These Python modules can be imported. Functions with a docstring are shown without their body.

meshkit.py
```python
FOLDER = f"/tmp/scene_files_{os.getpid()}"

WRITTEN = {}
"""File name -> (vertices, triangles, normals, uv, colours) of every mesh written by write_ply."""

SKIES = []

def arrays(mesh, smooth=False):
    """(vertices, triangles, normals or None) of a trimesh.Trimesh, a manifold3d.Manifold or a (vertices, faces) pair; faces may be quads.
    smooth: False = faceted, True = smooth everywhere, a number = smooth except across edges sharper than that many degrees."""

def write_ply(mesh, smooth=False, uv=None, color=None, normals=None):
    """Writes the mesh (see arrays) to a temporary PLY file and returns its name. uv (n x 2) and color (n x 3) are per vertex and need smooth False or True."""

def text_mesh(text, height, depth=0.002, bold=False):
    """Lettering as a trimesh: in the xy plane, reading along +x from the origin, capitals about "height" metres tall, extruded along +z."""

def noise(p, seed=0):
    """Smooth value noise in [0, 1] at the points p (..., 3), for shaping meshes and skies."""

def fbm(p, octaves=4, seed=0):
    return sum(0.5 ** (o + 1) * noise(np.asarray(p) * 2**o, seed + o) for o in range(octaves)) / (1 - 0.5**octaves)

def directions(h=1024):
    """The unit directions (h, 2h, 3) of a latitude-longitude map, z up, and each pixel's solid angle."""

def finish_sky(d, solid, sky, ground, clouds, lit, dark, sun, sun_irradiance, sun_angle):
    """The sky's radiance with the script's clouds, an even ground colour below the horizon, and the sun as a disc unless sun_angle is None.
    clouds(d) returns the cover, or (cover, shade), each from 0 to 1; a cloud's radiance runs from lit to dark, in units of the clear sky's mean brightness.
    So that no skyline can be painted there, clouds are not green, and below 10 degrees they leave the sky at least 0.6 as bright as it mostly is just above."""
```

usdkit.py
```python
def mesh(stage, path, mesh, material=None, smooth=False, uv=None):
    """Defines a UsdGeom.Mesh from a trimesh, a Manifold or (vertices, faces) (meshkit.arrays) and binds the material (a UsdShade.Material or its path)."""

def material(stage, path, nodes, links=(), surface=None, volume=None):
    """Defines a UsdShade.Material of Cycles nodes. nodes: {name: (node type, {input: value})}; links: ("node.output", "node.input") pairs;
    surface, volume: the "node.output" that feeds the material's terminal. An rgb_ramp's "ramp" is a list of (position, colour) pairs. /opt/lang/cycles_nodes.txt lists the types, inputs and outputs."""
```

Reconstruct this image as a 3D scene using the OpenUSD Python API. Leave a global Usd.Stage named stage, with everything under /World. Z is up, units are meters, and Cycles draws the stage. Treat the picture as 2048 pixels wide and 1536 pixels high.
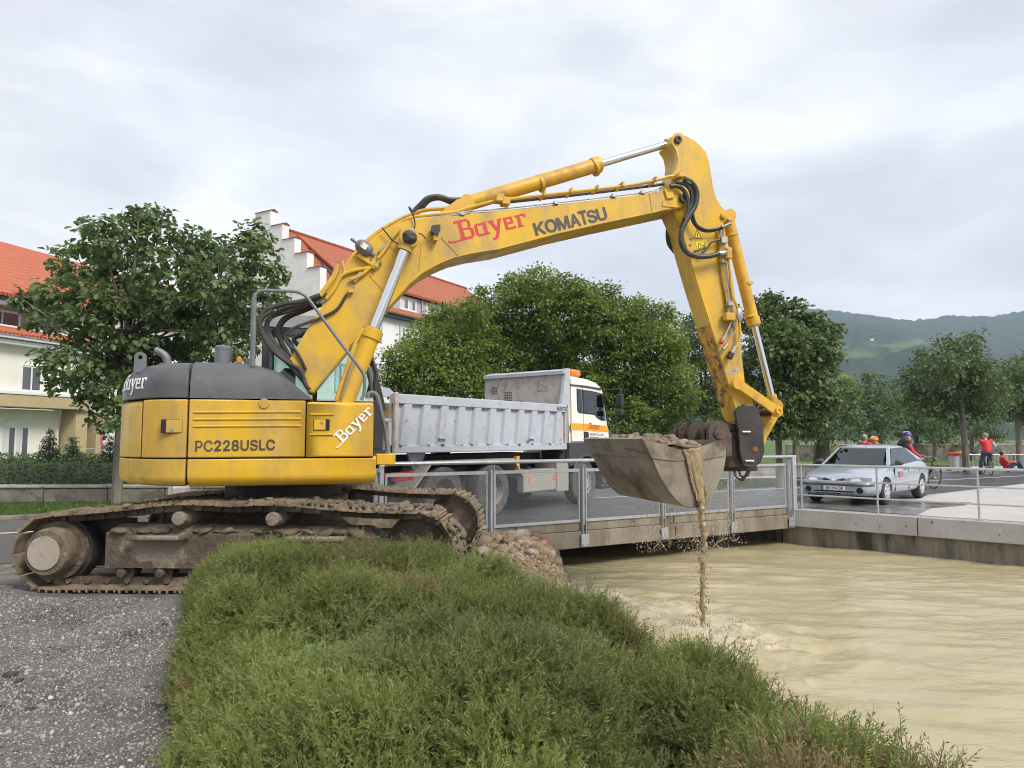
import math, random
import numpy as np, trimesh, manifold3d as m3
import shapely
from shapely import affinity
from shapely.geometry import Polygon, LineString, Point, box as sbox
from shapely.ops import unary_union
from pxr import Usd, UsdGeom, UsdLux, UsdShade, Gf, Sdf, Vt
import usdkit, meshkit
from meshkit import noise, fbm

stage = Usd.Stage.CreateInMemory()
UsdGeom.SetStageUpAxis(stage, UsdGeom.Tokens.z)
UsdGeom.SetStageMetersPerUnit(stage, 1.0)
UsdGeom.Xform.Define(stage, '/World')
UsdGeom.Scope.Define(stage, '/World/Looks')

# ------------------------------------------------------------------ camera, sky, sun
EYE, FPX = 1.52, 1420.0                      # eye height; focal length in pixels of a 2048 wide picture
PITCH = math.atan(109 / FPX)
EXPOSURE = 1.57
SKY_STRENGTH = 0.055
cam = UsdGeom.Camera.Define(stage, '/World/camera')
cam.CreateHorizontalApertureAttr(36.0); cam.CreateVerticalApertureAttr(27.0)
cam.CreateFocalLengthAttr(FPX / 2048 * 36)
cam.CreateClippingRangeAttr((0.05, 20000))
cam.CreateExposureAttr(EXPOSURE)
cam.AddTranslateOp().Set((0, 0, EYE)); cam.AddRotateXOp().Set(90 + math.degrees(PITCH))

SUN = np.array([0.48, -0.50, 0.72]); SUN /= np.linalg.norm(SUN)
SUN_EL, SUN_ROT = math.asin(SUN[2]), math.atan2(SUN[0], SUN[1])
sun = UsdLux.DistantLight.Define(stage, '/World/sun')
sun.CreateIntensityAttr(0.36); sun.CreateAngleAttr(22.0); sun.CreateColorAttr((1.0, 0.95, 0.87))
sun.GetPrim().CreateAttribute('inputs:normalize', Sdf.ValueTypeNames.Bool).Set(True)
zx = np.cross([0, 0, 1.0], SUN); zx /= np.linalg.norm(zx); zy = np.cross(SUN, zx)
sun.AddTransformOp().Set(Gf.Matrix4d(*zx, 0, *zy, 0, *SUN, 0, 0, 0, 0, 1))

CLOUD_LIT, CLOUD_DARK = (7.3, 7.35, 7.6), (4.35, 4.45, 4.8)
sky_m = usdkit.material(stage, '/World/Looks/sky', {
    'tc': ('texture_coordinate', {}), 'mp': ('mapping', {'scale': (1.0, 1.0, 2.6), 'location': (0.3, 0.1, 0.2)}),
    'n1': ('noise_texture', {'scale': 2.3, 'detail': 6.0, 'roughness': 0.52, 'distortion': 0.35}),
    'n2': ('noise_texture', {'scale': 4.5, 'detail': 5.0, 'roughness': 0.55, 'distortion': 0.5}),
    'mm': ('mix', {'fac': 0.3}),
    'ra': ('rgb_ramp', {'ramp': [(0.36, CLOUD_DARK), (0.5, tuple(0.45 * a + 0.55 * b for a, b in zip(CLOUD_LIT, CLOUD_DARK))), (0.63, CLOUD_LIT)]}),
    'sk': ('sky_texture', {'sky_type': 'single_scattering', 'sun_disc': False, 'sun_elevation': SUN_EL, 'sun_rotation': SUN_ROT, 'aerosol_density': 2.0}),
    'mix': ('mix', {'fac': 0.93}),
    'bg': ('background_shader', {'strength': SKY_STRENGTH})},
    [('tc.generated', 'mp.vector'), ('mp.vector', 'n1.vector'), ('mp.vector', 'n2.vector'), ('n1.fac', 'mm.color1'), ('n2.fac', 'mm.color2'),
     ('mm.color', 'ra.fac'), ('sk.color', 'mix.color1'), ('ra.color', 'mix.color2'), ('mix.color', 'bg.color')], surface='bg.background')
dome = UsdLux.DomeLight.Define(stage, '/World/sky')
UsdShade.MaterialBindingAPI.Apply(dome.GetPrim()).Bind(sky_m)
dome.GetPrim().SetCustomDataByKey('kind', 'structure')

# ------------------------------------------------------------------ from the photograph to points of the place
def ray(px, py):
    x, y = (px - 1024) / FPX, -(py - 768) / FPX
    return np.array([x, math.cos(PITCH) - y * math.sin(PITCH), math.sin(PITCH) + y * math.cos(PITCH)])
CAM = np.array([0, 0, EYE])
def at_y(px, py, Y):
    d = ray(px, py); return CAM + d * (Y / d[1])
def at_z(px, py, z=0.0):
    d = ray(px, py); return CAM + d * ((z - EYE) / d[2])
def at_plane(px, py, p, n):
    d = ray(px, py); n = np.asarray(n, float)
    return CAM + d * (np.dot(np.asarray(p, float) - CAM, n) / np.dot(d, n))

# ------------------------------------------------------------------ prims
_names = {}
def numbered(parent, name):
    k = (parent, name); n = _names.get(k, -1) + 1; _names[k] = n
    return parent + '/' + (name if n == 0 else f'{name}_{n:03d}')
def setdata(prim, label=None, cat=None, group=None, kind=None):
    for k, v in (('label', label), ('category', cat), ('group', group), ('kind', kind)):
        if v: prim.SetCustomDataByKey(k, v)
def mat4(o=(0, 0, 0), ex=(1, 0, 0), ey=(0, 1, 0), ez=(0, 0, 1)):
    M = np.eye(4); M[:3, 0], M[:3, 1], M[:3, 2], M[:3, 3] = ex, ey, ez, o; return M
def frame(x, y, z=0.0, deg=0.0):
    a = math.radians(deg); return mat4((x, y, z), (math.cos(a), math.sin(a), 0), (-math.sin(a), math.cos(a), 0))
class Thing:
    def __init__(s, path, M): s.path, s.M = path, M
    @property
    def prim(s): return stage.GetPrimAtPath(s.path)
def thing(name, label, cat, M=None, group=None, kind=None):
    M = np.eye(4) if M is None else M
    p = numbered('/World', name); x = UsdGeom.Xform.Define(stage, p)
    x.AddTransformOp().Set(Gf.Matrix4d(*M.T.ravel().tolist()))
    setdata(x.GetPrim(), label, cat, group, kind)
    return Thing(p, M)
def part(parent, name, mesh, m, smooth=30, label=None, kind=None, world=False):
    """A mesh of its own under a thing or a part; mesh in the thing's frame (world=True: in the world's)."""
    if isinstance(mesh, (list, tuple)) and not (len(mesh) == 2 and isinstance(mesh[0], np.ndarray)): mesh = cat(mesh)
    if world:
        mesh = tm(mesh).copy(); mesh.apply_transform(np.linalg.inv(parent.M))
    p = numbered(parent.path, name)
    q = usdkit.mesh(stage, p, mesh, m, smooth)
    setdata(q.GetPrim(), label, None, None, kind)
    return Thing(p, parent.M)
def solo(name, mesh, m, label=None, cat_=None, group=None, kind=None, smooth=30):
    if isinstance(mesh, (list, tuple)) and not (len(mesh) == 2 and isinstance(mesh[0], np.ndarray)): mesh = cat(mesh)
    p = numbered('/World', name); q = usdkit.mesh(stage, p, mesh, m, smooth)
    setdata(q.GetPrim(), label, cat_, group, kind)
    return Thing(p, np.eye(4))
def copy_of(src, M, label=None, group=None):
    was = src.prim.GetCustomData(); name = src.path.split('/')[-1].rstrip('0123456789').rstrip('_')
    t = thing(name, label or was.get('label'), was.get('category'), M, group or was.get('group'))
    t.prim.GetReferences().AddInternalReference(src.path); t.prim.SetInstanceable(True)
    return t
def instancer(path, protos, m, pos, rot, scale, idx):
    """protos: meshes; rot: quaternions (w,x,y,z) n x 4."""
    pi = UsdGeom.PointInstancer.Define(stage, path)
    rel = []
    mm = m if isinstance(m, (list, tuple)) else [m] * len(protos)
    for k, (g, q) in enumerate(zip(protos, mm)):
        pp = f'{path}/sprig_{k:03d}' ; usdkit.mesh(stage, pp, g, q, False); rel.append(Sdf.Path(pp))
    pi.CreatePrototypesRel().SetTargets(rel)
    pi.CreateProtoIndicesAttr(Vt.IntArray.FromNumpy(np.asarray(idx, np.int32)))
    pi.CreatePositionsAttr(Vt.Vec3fArray.FromNumpy(np.asarray(pos, np.float32)))
    q = np.asarray(rot, float)
    pi.CreateOrientationsAttr(Vt.QuathArray([Gf.Quath(float(a), float(b), float(c), float(d)) for a, b, c, d in q]))
    pi.CreateScalesAttr(Vt.Vec3fArray.FromNumpy(np.asarray(scale, np.float32)))
    return pi

# ------------------------------------------------------------------ meshes
def tm(m):
    if isinstance(m, trimesh.Trimesh): return m
    v, f, _ = meshkit.arrays(m); return trimesh.Trimesh(v, f, process=False)
def cat(ms): return trimesh.util.concatenate([tm(m) for m in ms])
def tr(m, M): m = tm(m).copy(); m.apply_transform(M); return m
def hull(pts): return m3.Manifold.hull_points(np.asarray(pts, float))
def bx(lo, hi, c=0.0):
    """Box from lo to hi with edges cut by c."""
    lo, hi = np.minimum(lo, hi).astype(float), np.maximum(lo, hi).astype(float)
    c = min(c, 0.45 * (hi - lo).min())
    if c <= 0:
        b = trimesh.creation.box(hi - lo); b.apply_translation((lo + hi) / 2); return b
    pts = []
    for i in np.ndindex(2, 2, 2):
        p = np.where(i, hi, lo); s = np.where(i, -1, 1)
        for k in range(3):
            e = s * c; e[k] = 0; pts.append(p + e)
    return tm(hull(pts))
def bc(c, s, ch=0.0): c, s = np.asarray(c, float), np.asarray(s, float); return bx(c - s / 2, c + s / 2, ch)
def perp(d):
    d = np.asarray(d, float); d = d / np.linalg.norm(d)
    a = np.cross(d, [0, 0, 1.0]) if abs(d[2]) < 0.95 else np.cross(d, [1.0, 0, 0])
    a /= np.linalg.norm(a); return a, np.cross(d, a)
def cyl(p, q, r, n=14, r2=None, ch=0.0):
    p, q = np.asarray(p, float), np.asarray(q, float); d = q - p; L = np.linalg.norm(d); d = d / L
    a, b = perp(d); th = np.linspace(0, 2 * np.pi, n, endpoint=False); ring = np.cos(th)[:, None] * a + np.sin(th)[:, None] * b
    r2 = r if r2 is None else r2
    rows = [(0, r - ch), (ch, r), (L - ch, r2), (L, r2 - ch)] if ch else [(0, r), (L, r2)]
    v = np.vstack([p + d * h + ring * rr for h, rr in rows] + [p[None], q[None]]); f = []
    k = len(rows)
    for j in range(k - 1):
        for i in range(n):
            i2 = (i + 1) % n; A, B, C, D = j * n + i, j * n + i2, (j + 1) * n + i2, (j + 1) * n + i
            f += [(A, B, C), (A, C, D)]
    for i in range(n):
        i2 = (i + 1) % n; f += [(k * n, i2, i), (k * n + 1, (k - 1) * n + i, (k - 1) * n + i2)]
    return trimesh.Trimesh(v, f, process=False)
def spline(pts, n=8):
    pts = np.asarray(pts, float)
    if len(pts) < 3: return pts
    P = np.vstack([2 * pts[0] - pts[1], pts, 2 * pts[-1] - pts[-2]]); out = []
    for i in range(len(pts) - 1):
        a, b, c, d = P[i:i + 4]
        for t in np.linspace(0, 1, n, endpoint=False):
            out.append(0.5 * (2 * b + (c - a) * t + (2 * a - 5 * b + 4 * c - d) * t * t + (3 * b - a - 3 * c + d) * t ** 3))
    return np.vstack(out + [pts[-1]])
def tube(pts, r, n=8, smooth=0, caps=True):
    pts = spline(pts, smooth) if smooth else np.asarray(pts, float)
    m = len(pts); r = np.broadcast_to(np.asarray(r, float), m) if np.ndim(r) == 0 or len(r) == m else np.interp(np.linspace(0, 1, m), np.linspace(0, 1, len(r)), r)
    t = np.gradient(pts, axis=0); t /= np.maximum(np.linalg.norm(t, axis=1, keepdims=True), 1e-9)
    a, _ = perp(t[0]); th = np.linspace(0, 2 * np.pi, n, endpoint=False); v = []
    for i in range(m):
        a = a - t[i] * np.dot(a, t[i]); a /= np.linalg.norm(a); b = np.cross(t[i], a)
        v.append(pts[i] + r[i] * (np.cos(th)[:, None] * a + np.sin(th)[:, None] * b))
    v = np.vstack(v + [pts[:1], pts[-1:]]); f = []
    i = np.arange(n); i2 = (i + 1) % n
    for j in range(m - 1):
        A, B, C, D = j * n + i, j * n + i2, (j + 1) * n + i2, (j + 1) * n + i
        f += [np.stack([A, B, C], 1), np.stack([A, C, D], 1)]
    if caps: f += [np.stack([np.full(n, m * n), i2, i], 1), np.stack([np.full(n, m * n + 1), (m - 1) * n + i, (m - 1) * n + i2], 1)]
    return trimesh.Trimesh(v, np.vstack(f), process=False)
def lathe(prof, p, d, n=20):
    """prof: (radius, height) pairs along the axis from p in direction d."""
    p, d = np.asarray(p, float), np.asarray(d, float) / np.linalg.norm(d); a, b = perp(d)
    th = np.linspace(0, 2 * np.pi, n, endpoint=False); ring = np.cos(th)[:, None] * a + np.sin(th)[:, None] * b
    v = np.vstack([p + d * h + ring * max(r, 1e-4) for r, h in prof]); f = []
    i = np.arange(n); i2 = (i + 1) % n
    for j in range(len(prof) - 1):
        A, B, C, D = j * n + i, j * n + i2, (j + 1) * n + i2, (j + 1) * n + i
        f += [np.stack([A, B, C], 1), np.stack([A, C, D], 1)]
    return trimesh.Trimesh(v, np.vstack(f), process=False)
def prism(poly, h, M=None):
    """Polygon (shapely or points) in the xy plane raised by h along z, then moved by M."""
    poly = poly if hasattr(poly, 'geom_type') else Polygon(poly)
    poly = poly.buffer(0)
    gs = [trimesh.creation.extrude_polygon(g, h, engine='earcut') for g in getattr(poly, 'geoms', [poly]) if g.area > 1e-9]
    m = cat(gs)
    if M is not None: m.apply_transform(M)
    return m
def bevel_prism(poly, h, c, M=None):
    """Prism whose two faces' edges are cut by c."""
    poly = poly if hasattr(poly, 'geom_type') else Polygon(poly)
    poly = shapely.geometry.polygon.orient(poly.buffer(0))
    inner = poly.buffer(-c, join_style='mitre')
    cs = m3.CrossSection([np.array(poly.exterior.coords)[:-1]] + [np.array(i.coords)[:-1][::1] for i in poly.interiors])
    ms = [prism(poly, h - 2 * c, mat4((0, 0, c))), prism(inner, h)]
    m = cat(ms)
    if M is not None: m.apply_transform(M)
    return m
def sheet(poly, z, m=None):
    poly = poly if hasattr(poly, 'geom_type') else Polygon(poly)
    out = []
    for g in getattr(poly, 'geoms', [poly]):
        v, f = trimesh.creation.triangulate_polygon(g, engine='earcut')
        t = trimesh.Trimesh(np.column_stack([v, np.full(len(v), z)]), f, process=False)
        if t.face_normals[:, 2].sum() < 0: t.invert()
        out.append(t)
    return cat(out)
def grid(xs, ys, zf):
    X, Y = np.meshgrid(xs, ys); Z = zf(X, Y); n, m = X.shape
    v = np.column_stack([X.ravel(), Y.ravel(), Z.ravel()])
    i = np.arange(n - 1)[:, None] * m + np.arange(m - 1)[None]; i = i.ravel()
    return trimesh.Trimesh(v, np.vstack([np.stack([i, i + 1, i + m + 1], 1), np.stack([i, i + m + 1, i + m], 1)]), process=False)
def sph(c, r, sub=2, sc=(1, 1, 1)):
    s = trimesh.creation.icosphere(sub, 1.0); s.apply_scale(np.asarray(sc, float) * r); s.apply_translation(c); return s
def rock(c, r, rng, sub=1, flat=0.7):
    s = trimesh.creation.icosphere(sub, 1.0); v = s.vertices
    v = v * (0.78 + 0.44 * noise(v * 1.3 + rng.uniform(0, 50, 3)))[:, None] * (r * np.array([rng.uniform(0.8, 1.25), rng.uniform(0.8, 1.25), flat * rng.uniform(0.8, 1.2)]))
    R = trimesh.transformations.random_rotation_matrix(rng.random(3)); a = trimesh.Trimesh(v, s.faces, process=False)
    a.apply_transform(trimesh.transformations.rotation_matrix(rng.uniform(0, 6.3), (0, 0, 1))); a.apply_transform(trimesh.transformations.rotation_matrix(rng.uniform(-.5, .5), R[:3, 0]))
    a.apply_translation(c); return a

# ------------------------------------------------------------------ materials
def mat(name, c, c2=None, scale=6.0, rough=0.5, metal=0.0, bump=0.0, bscale=60.0, dirt=None, damt=0.5, dscale=3.0, drough=0.9, coat=0.0, stretch=(1, 1, 1), rough2=None, spec=0.5, world=False, island=0.0, dsoft=0.12):
    n = {'tc': ('texture_coordinate', {}), 'ge': ('geometry', {}), 'mp': ('mapping', {'scale': stretch}), 'p': ('principled_bsdf', {'roughness': rough, 'metallic': metal, 'coat_weight': coat, 'base_color': c, 'specular_ior_level': spec})}
    l = [('ge.position' if world else 'tc.object', 'mp.vector')]
    col = None
    if c2 is not None:
        n['n1'] = ('noise_texture', {'scale': scale, 'detail': 4.0, 'roughness': 0.6})
        n['r1'] = ('rgb_ramp', {'ramp': [(0.3, c), (0.7, c2)]})
        l += [('mp.vector', 'n1.vector'), ('n1.fac', 'r1.fac')]; col = 'r1.color'
        if rough2 is not None:
            n['rr'] = ('map_range', {'from_min': 0.35, 'from_max': 0.65, 'to_min': rough, 'to_max': rough2}); l += [('n1.fac', 'rr.value'), ('rr.result', 'p.roughness')]
    if island:
        n['hv'] = ('hsv', {'saturation': 1.0, 'color': c}); n['im'] = ('map_range', {'from_min': 0.0, 'from_max': 1.0, 'to_min': 1 - island, 'to_max': 1 + island})
        l += [('ge.random_per_island', 'im.value'), ('im.result', 'hv.value')]
        if col: l.append((col, 'hv.color'))
        col = 'hv.color'
    if dirt is not None:
        n['n2'] = ('noise_texture', {'scale': dscale, 'detail': 7.0, 'roughness': 0.65, 'distortion': 0.4})
        n['r2'] = ('rgb_ramp', {'ramp': [(1 - damt - dsoft, (0, 0, 0)), (1 - damt + dsoft, (1, 1, 1))]})
        n['mx'] = ('mix', {'color1': c, 'color2': dirt}); l += [('mp.vector', 'n2.vector'), ('n2.fac', 'r2.fac'), ('r2.color', 'mx.fac')]
        if col: l.append((col, 'mx.color1'))
        col = 'mx.color'
        n['rm'] = ('mix_float', {'a': rough, 'b': drough}); n['bw'] = ('rgb_to_bw', {}); l += [('r2.color', 'bw.color'), ('bw.val', 'rm.fac'), ('rm.result', 'p.roughness')]
    if col: l.append((col, 'p.base_color'))
    if bump:
        n['n3'] = ('noise_texture', {'scale': bscale, 'detail': 5.0, 'roughness': 0.65}); n['b'] = ('bump', {'strength': 1.0, 'distance': bump})
        l += [('mp.vector', 'n3.vector'), ('n3.fac', 'b.height'), ('b.normal', 'p.normal')]
    return usdkit.material(stage, '/World/Looks/' + name, n, l, surface='p.BSDF')
def leafmat(name, c1, c2, c3=None, trans=0.35, rough=0.45):
    c3 = c3 or c2
    n = {'g': ('geometry', {}), 'r': ('rgb_ramp', {'ramp': [(0.0, c1), (0.6, c2), (1.0, c3)]}), 'tc': ('texture_coordinate', {}), 'nn': ('noise_texture', {'scale': 0.9, 'detail': 2.0}),
         'mr': ('map_range', {'from_min': 0.3, 'from_max': 0.7, 'to_min': 0.72, 'to_max': 1.3}), 'hv': ('hsv', {}), 'p': ('principled_bsdf', {'roughness': rough, 'specular_ior_level': 0.35}),
         'tb': ('translucent_bsdf', {}), 'lt': ('hsv', {'hue': 0.49, 'saturation': 1.05, 'value': 1.3}), 'mx': ('mix_closure', {'fac': trans})}
    l = [('g.random_per_island', 'r.fac'), ('g.position', 'nn.vector'), ('nn.fac', 'mr.value'), ('mr.result', 'hv.value'), ('r.color', 'hv.color'), ('hv.color', 'p.base_color'), ('hv.color', 'lt.color'), ('lt.color', 'tb.color'), ('p.BSDF', 'mx.closure1'), ('tb.BSDF', 'mx.closure2')]
    return usdkit.material(stage, '/World/Looks/' + name, n, l, surface='mx.closure')
def glassmat(name, tint=(0.8, 0.9, 0.88), rough=0.02):
    return usdkit.material(stage, '/World/Looks/' + name, {'f': ('fresnel', {'IOR': 1.5}), 't': ('transparent_bsdf', {'color': tint}), 'g': ('glossy_bsdf', {'color': (0.95, 0.95, 0.95), 'roughness': rough}), 'm': ('mix_closure', {})},
        [('f.fac', 'm.fac'), ('t.BSDF', 'm.closure1'), ('g.BSDF', 'm.closure2')], surface='m.closure')
# ------------------------------------------------------------------ materials of the setting
M_ground = mat('park_ground', (0.05, 0.095, 0.018), (0.10, 0.155, 0.03), 1.2, 0.9, bump=0.03, bscale=25, world=True)
M_grass = mat('grass_blades', (0.05, 0.11, 0.012), (0.10, 0.17, 0.02), 4, 0.6, world=True, island=0.35)
M_asphalt = mat('wet_asphalt', (0.045, 0.045, 0.047), (0.085, 0.085, 0.085), 0.8, 0.22, bump=0.006, bscale=180, world=True, rough2=0.62, spec=0.45)
M_paint = mat('road_paint', (0.62, 0.62, 0.6), (0.4, 0.4, 0.39), 9, 0.6, world=True)
M_square = mat('paved_square', (0.20, 0.195, 0.19), (0.29, 0.28, 0.27), 0.6, 0.75, bump=0.004, bscale=150, world=True)
M_slab = mat('pale_concrete', (0.36, 0.34, 0.33), (0.45, 0.43, 0.42), 0.9, 0.8, bump=0.003, bscale=90, world=True)
M_wetslab = mat('wet_concrete', (0.13, 0.12, 0.115), (0.20, 0.19, 0.18), 1.4, 0.1, bump=0.001, bscale=60, world=True, rough2=0.3)
M_kerb = mat('kerb_concrete', (0.33, 0.31, 0.31), (0.42, 0.40, 0.40), 1.5, 0.85, bump=0.006, bscale=70, dirt=(0.06, 0.05, 0.045), damt=0.345, dscale=11, world=True, stretch=(1, 1, 0.8), dsoft=0.03)
M_wall_wet = mat('stained_concrete', (0.19, 0.16, 0.12), (0.30, 0.27, 0.23), 1.0, 0.7, bump=0.008, bscale=40, dirt=(0.05, 0.042, 0.025), damt=0.46, dscale=2.0, world=True, stretch=(1.5, 1.5, 0.25))
M_deck = mat('bridge_concrete', (0.18, 0.15, 0.115), (0.26, 0.225, 0.18), 1.6, 0.8, bump=0.006, bscale=60, dirt=(0.09, 0.07, 0.05), damt=0.42, dscale=2.4, world=True, stretch=(1.2, 1.2, 0.3))
M_gravelbase = mat('gravel_ground', (0.11, 0.098, 0.09), (0.22, 0.20, 0.19), 55, 0.9, bump=0.02, bscale=90, dirt=(0.055, 0.047, 0.04), damt=0.44, dscale=1.5, world=True)
M_pebble = mat('pebbles', (0.22, 0.20, 0.19), (0.48, 0.45, 0.44), 7, 0.85, world=True, island=0.45)
M_soil = mat('dredged_soil', (0.13, 0.088, 0.05), (0.24, 0.17, 0.10), 5, 0.9, bump=0.02, bscale=45, world=True)
M_stone = [mat('river_stone_%s' % k, a, b, 9, 0.8, bump=0.004, bscale=60, dirt=(0.19, 0.135, 0.08), damt=0.5, dscale=7) for k, a, b in (
    ('tan', (0.17, 0.125, 0.075), (0.26, 0.20, 0.13)), ('grey', (0.13, 0.12, 0.11), (0.20, 0.185, 0.17)), ('pale', (0.23, 0.205, 0.17), (0.33, 0.295, 0.25)), ('brown', (0.10, 0.068, 0.042), (0.17, 0.12, 0.08)))]
M_redstone = mat('river_stone_red', (0.25, 0.10, 0.06), (0.30, 0.16, 0.10), 9, 0.8, bump=0.004)
M_greystone = mat('garden_wall_stone', (0.14, 0.125, 0.10), (0.29, 0.27, 0.22), 2.5, 0.9, bump=0.03, bscale=14, dirt=(0.05, 0.05, 0.04), damt=0.4, dscale=2.0, world=True)
M_walltop = mat('garden_wall_coping', (0.3, 0.28, 0.25), (0.42, 0.4, 0.36), 3, 0.9, bump=0.01, world=True)
M_zinc = mat('galvanised_steel', (0.42, 0.44, 0.46), (0.56, 0.58, 0.60), 14, 0.42, metal=0.75, bump=0.0006, bscale=120)

# ------------------------------------------------------------------ ground plan
RO, RE, RQ = np.array([-0.34, 11.8]), np.array([0.866, 0.5]), np.array([0.5, -0.866])      # rail line of the bridge: origin, along, towards the river's open side
def rl(t, q, z=0.0): p = RO + RE * t + RQ * q; return np.array([p[0], p[1], z])
CORNER = rl(7.45, 0)[:2]
QD = np.array([0.745, -0.667])                                                       # the quay's edge from the corner
QN = np.array([0.667, 0.745])                                                        # away from the water
BANK = np.array([rl(0.75, 0)[:2], (0.22, 10.4), (0.2, 8.6), (0.42, 7.0), (0.8, 5.5), (1.15, 4.2), (1.45, 3.1), (1.7, 2.0), (2.0, 0), (2.2, -5)])
Q_END = CORNER + QD * 40
CHANNEL = Polygon([rl(0.75, -8.6)[:2], *BANK, (Q_END[0], -14), Q_END, CORNER, rl(7.45, -8.6)[:2]])
WATER = -0.75
BANKL = LineString(BANK)
def bank_dist(x, y):
    """Distance from the top of the bank, positive over the water."""
    best, side = np.full(np.shape(x), 1e9), np.zeros(np.shape(x))
    for a, b in zip(BANK[:-1], BANK[1:]):
        d = b - a; L2 = d @ d; t = np.clip(((x - a[0]) * d[0] + (y - a[1]) * d[1]) / L2, 0, 1)
        ex, ey = x - a[0] - t * d[0], y - a[1] - t * d[1]; dd = np.hypot(ex, ey); s = d[0] * ey - d[1] * ex
        m = dd < best; best = np.where(m, dd, best); side = np.where(m, np.sign(s), side)
    return best * np.where(side == 0, 1, side)
HEAP = np.array([0.14, 10.35])
def land(x, y):
    """Height of the gravel bank."""
    d = bank_dist(x, y); z = 0.03 * (fbm(np.stack([x * 0.9, y * 0.9, 0 * x], -1), 3) - 0.5) + 0.02 * (fbm(np.stack([x * 7, y * 7, 0 * x], -1), 3, 5) - 0.5)
    s = np.clip((d + 0.15) / 1.25, 0, 1.6)
    z = z - 1.05 * s * s * (3 - 2 * np.clip(s, 0, 1)) / np.where(s > 1, 1, 1)
    # ruts pushed up by the crawler
    z = z + 0.05 * np.exp(-((y - 6.65 + 0.05 * (x + 2.7)) / 0.22) ** 2) * (fbm(np.stack([x * 3, y * 3, 0 * x + 9], -1), 3) - 0.15) * ((x > -6) & (x < 0))
    z = z + 0.16 * np.exp(-(((x + 5.25) / 0.45) ** 2 + ((y - 6.75) / 0.55) ** 2)) * fbm(np.stack([x * 4, y * 4, 0 * x + 2], -1), 3) * 1.5
    return z
# the river's own bed of land: one sheet to the horizon with the channel and the near bank left out
near_poly = Polygon([rl(-16, 0.35)[:2], rl(0.55, 0.35)[:2], *BANK[1:], (-9, -5), (-16, 3)])
g_far = sbox(-400, -60, 900, 900).difference(CHANNEL).difference(near_poly.buffer(0.06))
solo('ground', sheet(g_far, -0.012), M_ground, kind='structure')
# near bank as a fine height field along the road's edge
ts, qs = np.concatenate([np.linspace(-16, -7, 40), np.linspace(-6.9, 4.2, 190)]), np.concatenate([np.linspace(0.3, 9.5, 180), np.linspace(9.6, 17, 60)])
T, Q = np.meshgrid(ts, qs); X, Y = RO[0] + RE[0] * T + RQ[0] * Q, RO[1] + RE[1] * T + RQ[1] * Q
Zb = land(X, Y); n_, m_ = X.shape; ii = (np.arange(n_ - 1)[:, None] * m_ + np.arange(m_ - 1)[None]).ravel()
bank_mesh = trimesh.Trimesh(np.column_stack([X.ravel(), Y.ravel(), Zb.ravel()]), np.vstack([np.stack([ii, ii + m_, ii + m_ + 1], 1), np.stack([ii, ii + m_ + 1, ii + 1], 1)]), process=False)
keep = bank_mesh.triangles_center[:, 2] > -1.6; bank_mesh.update_faces(keep); bank_mesh.remove_unreferenced_vertices()
solo('gravel_bank', bank_mesh, M_gravelbase, kind='structure', smooth=True)
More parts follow.
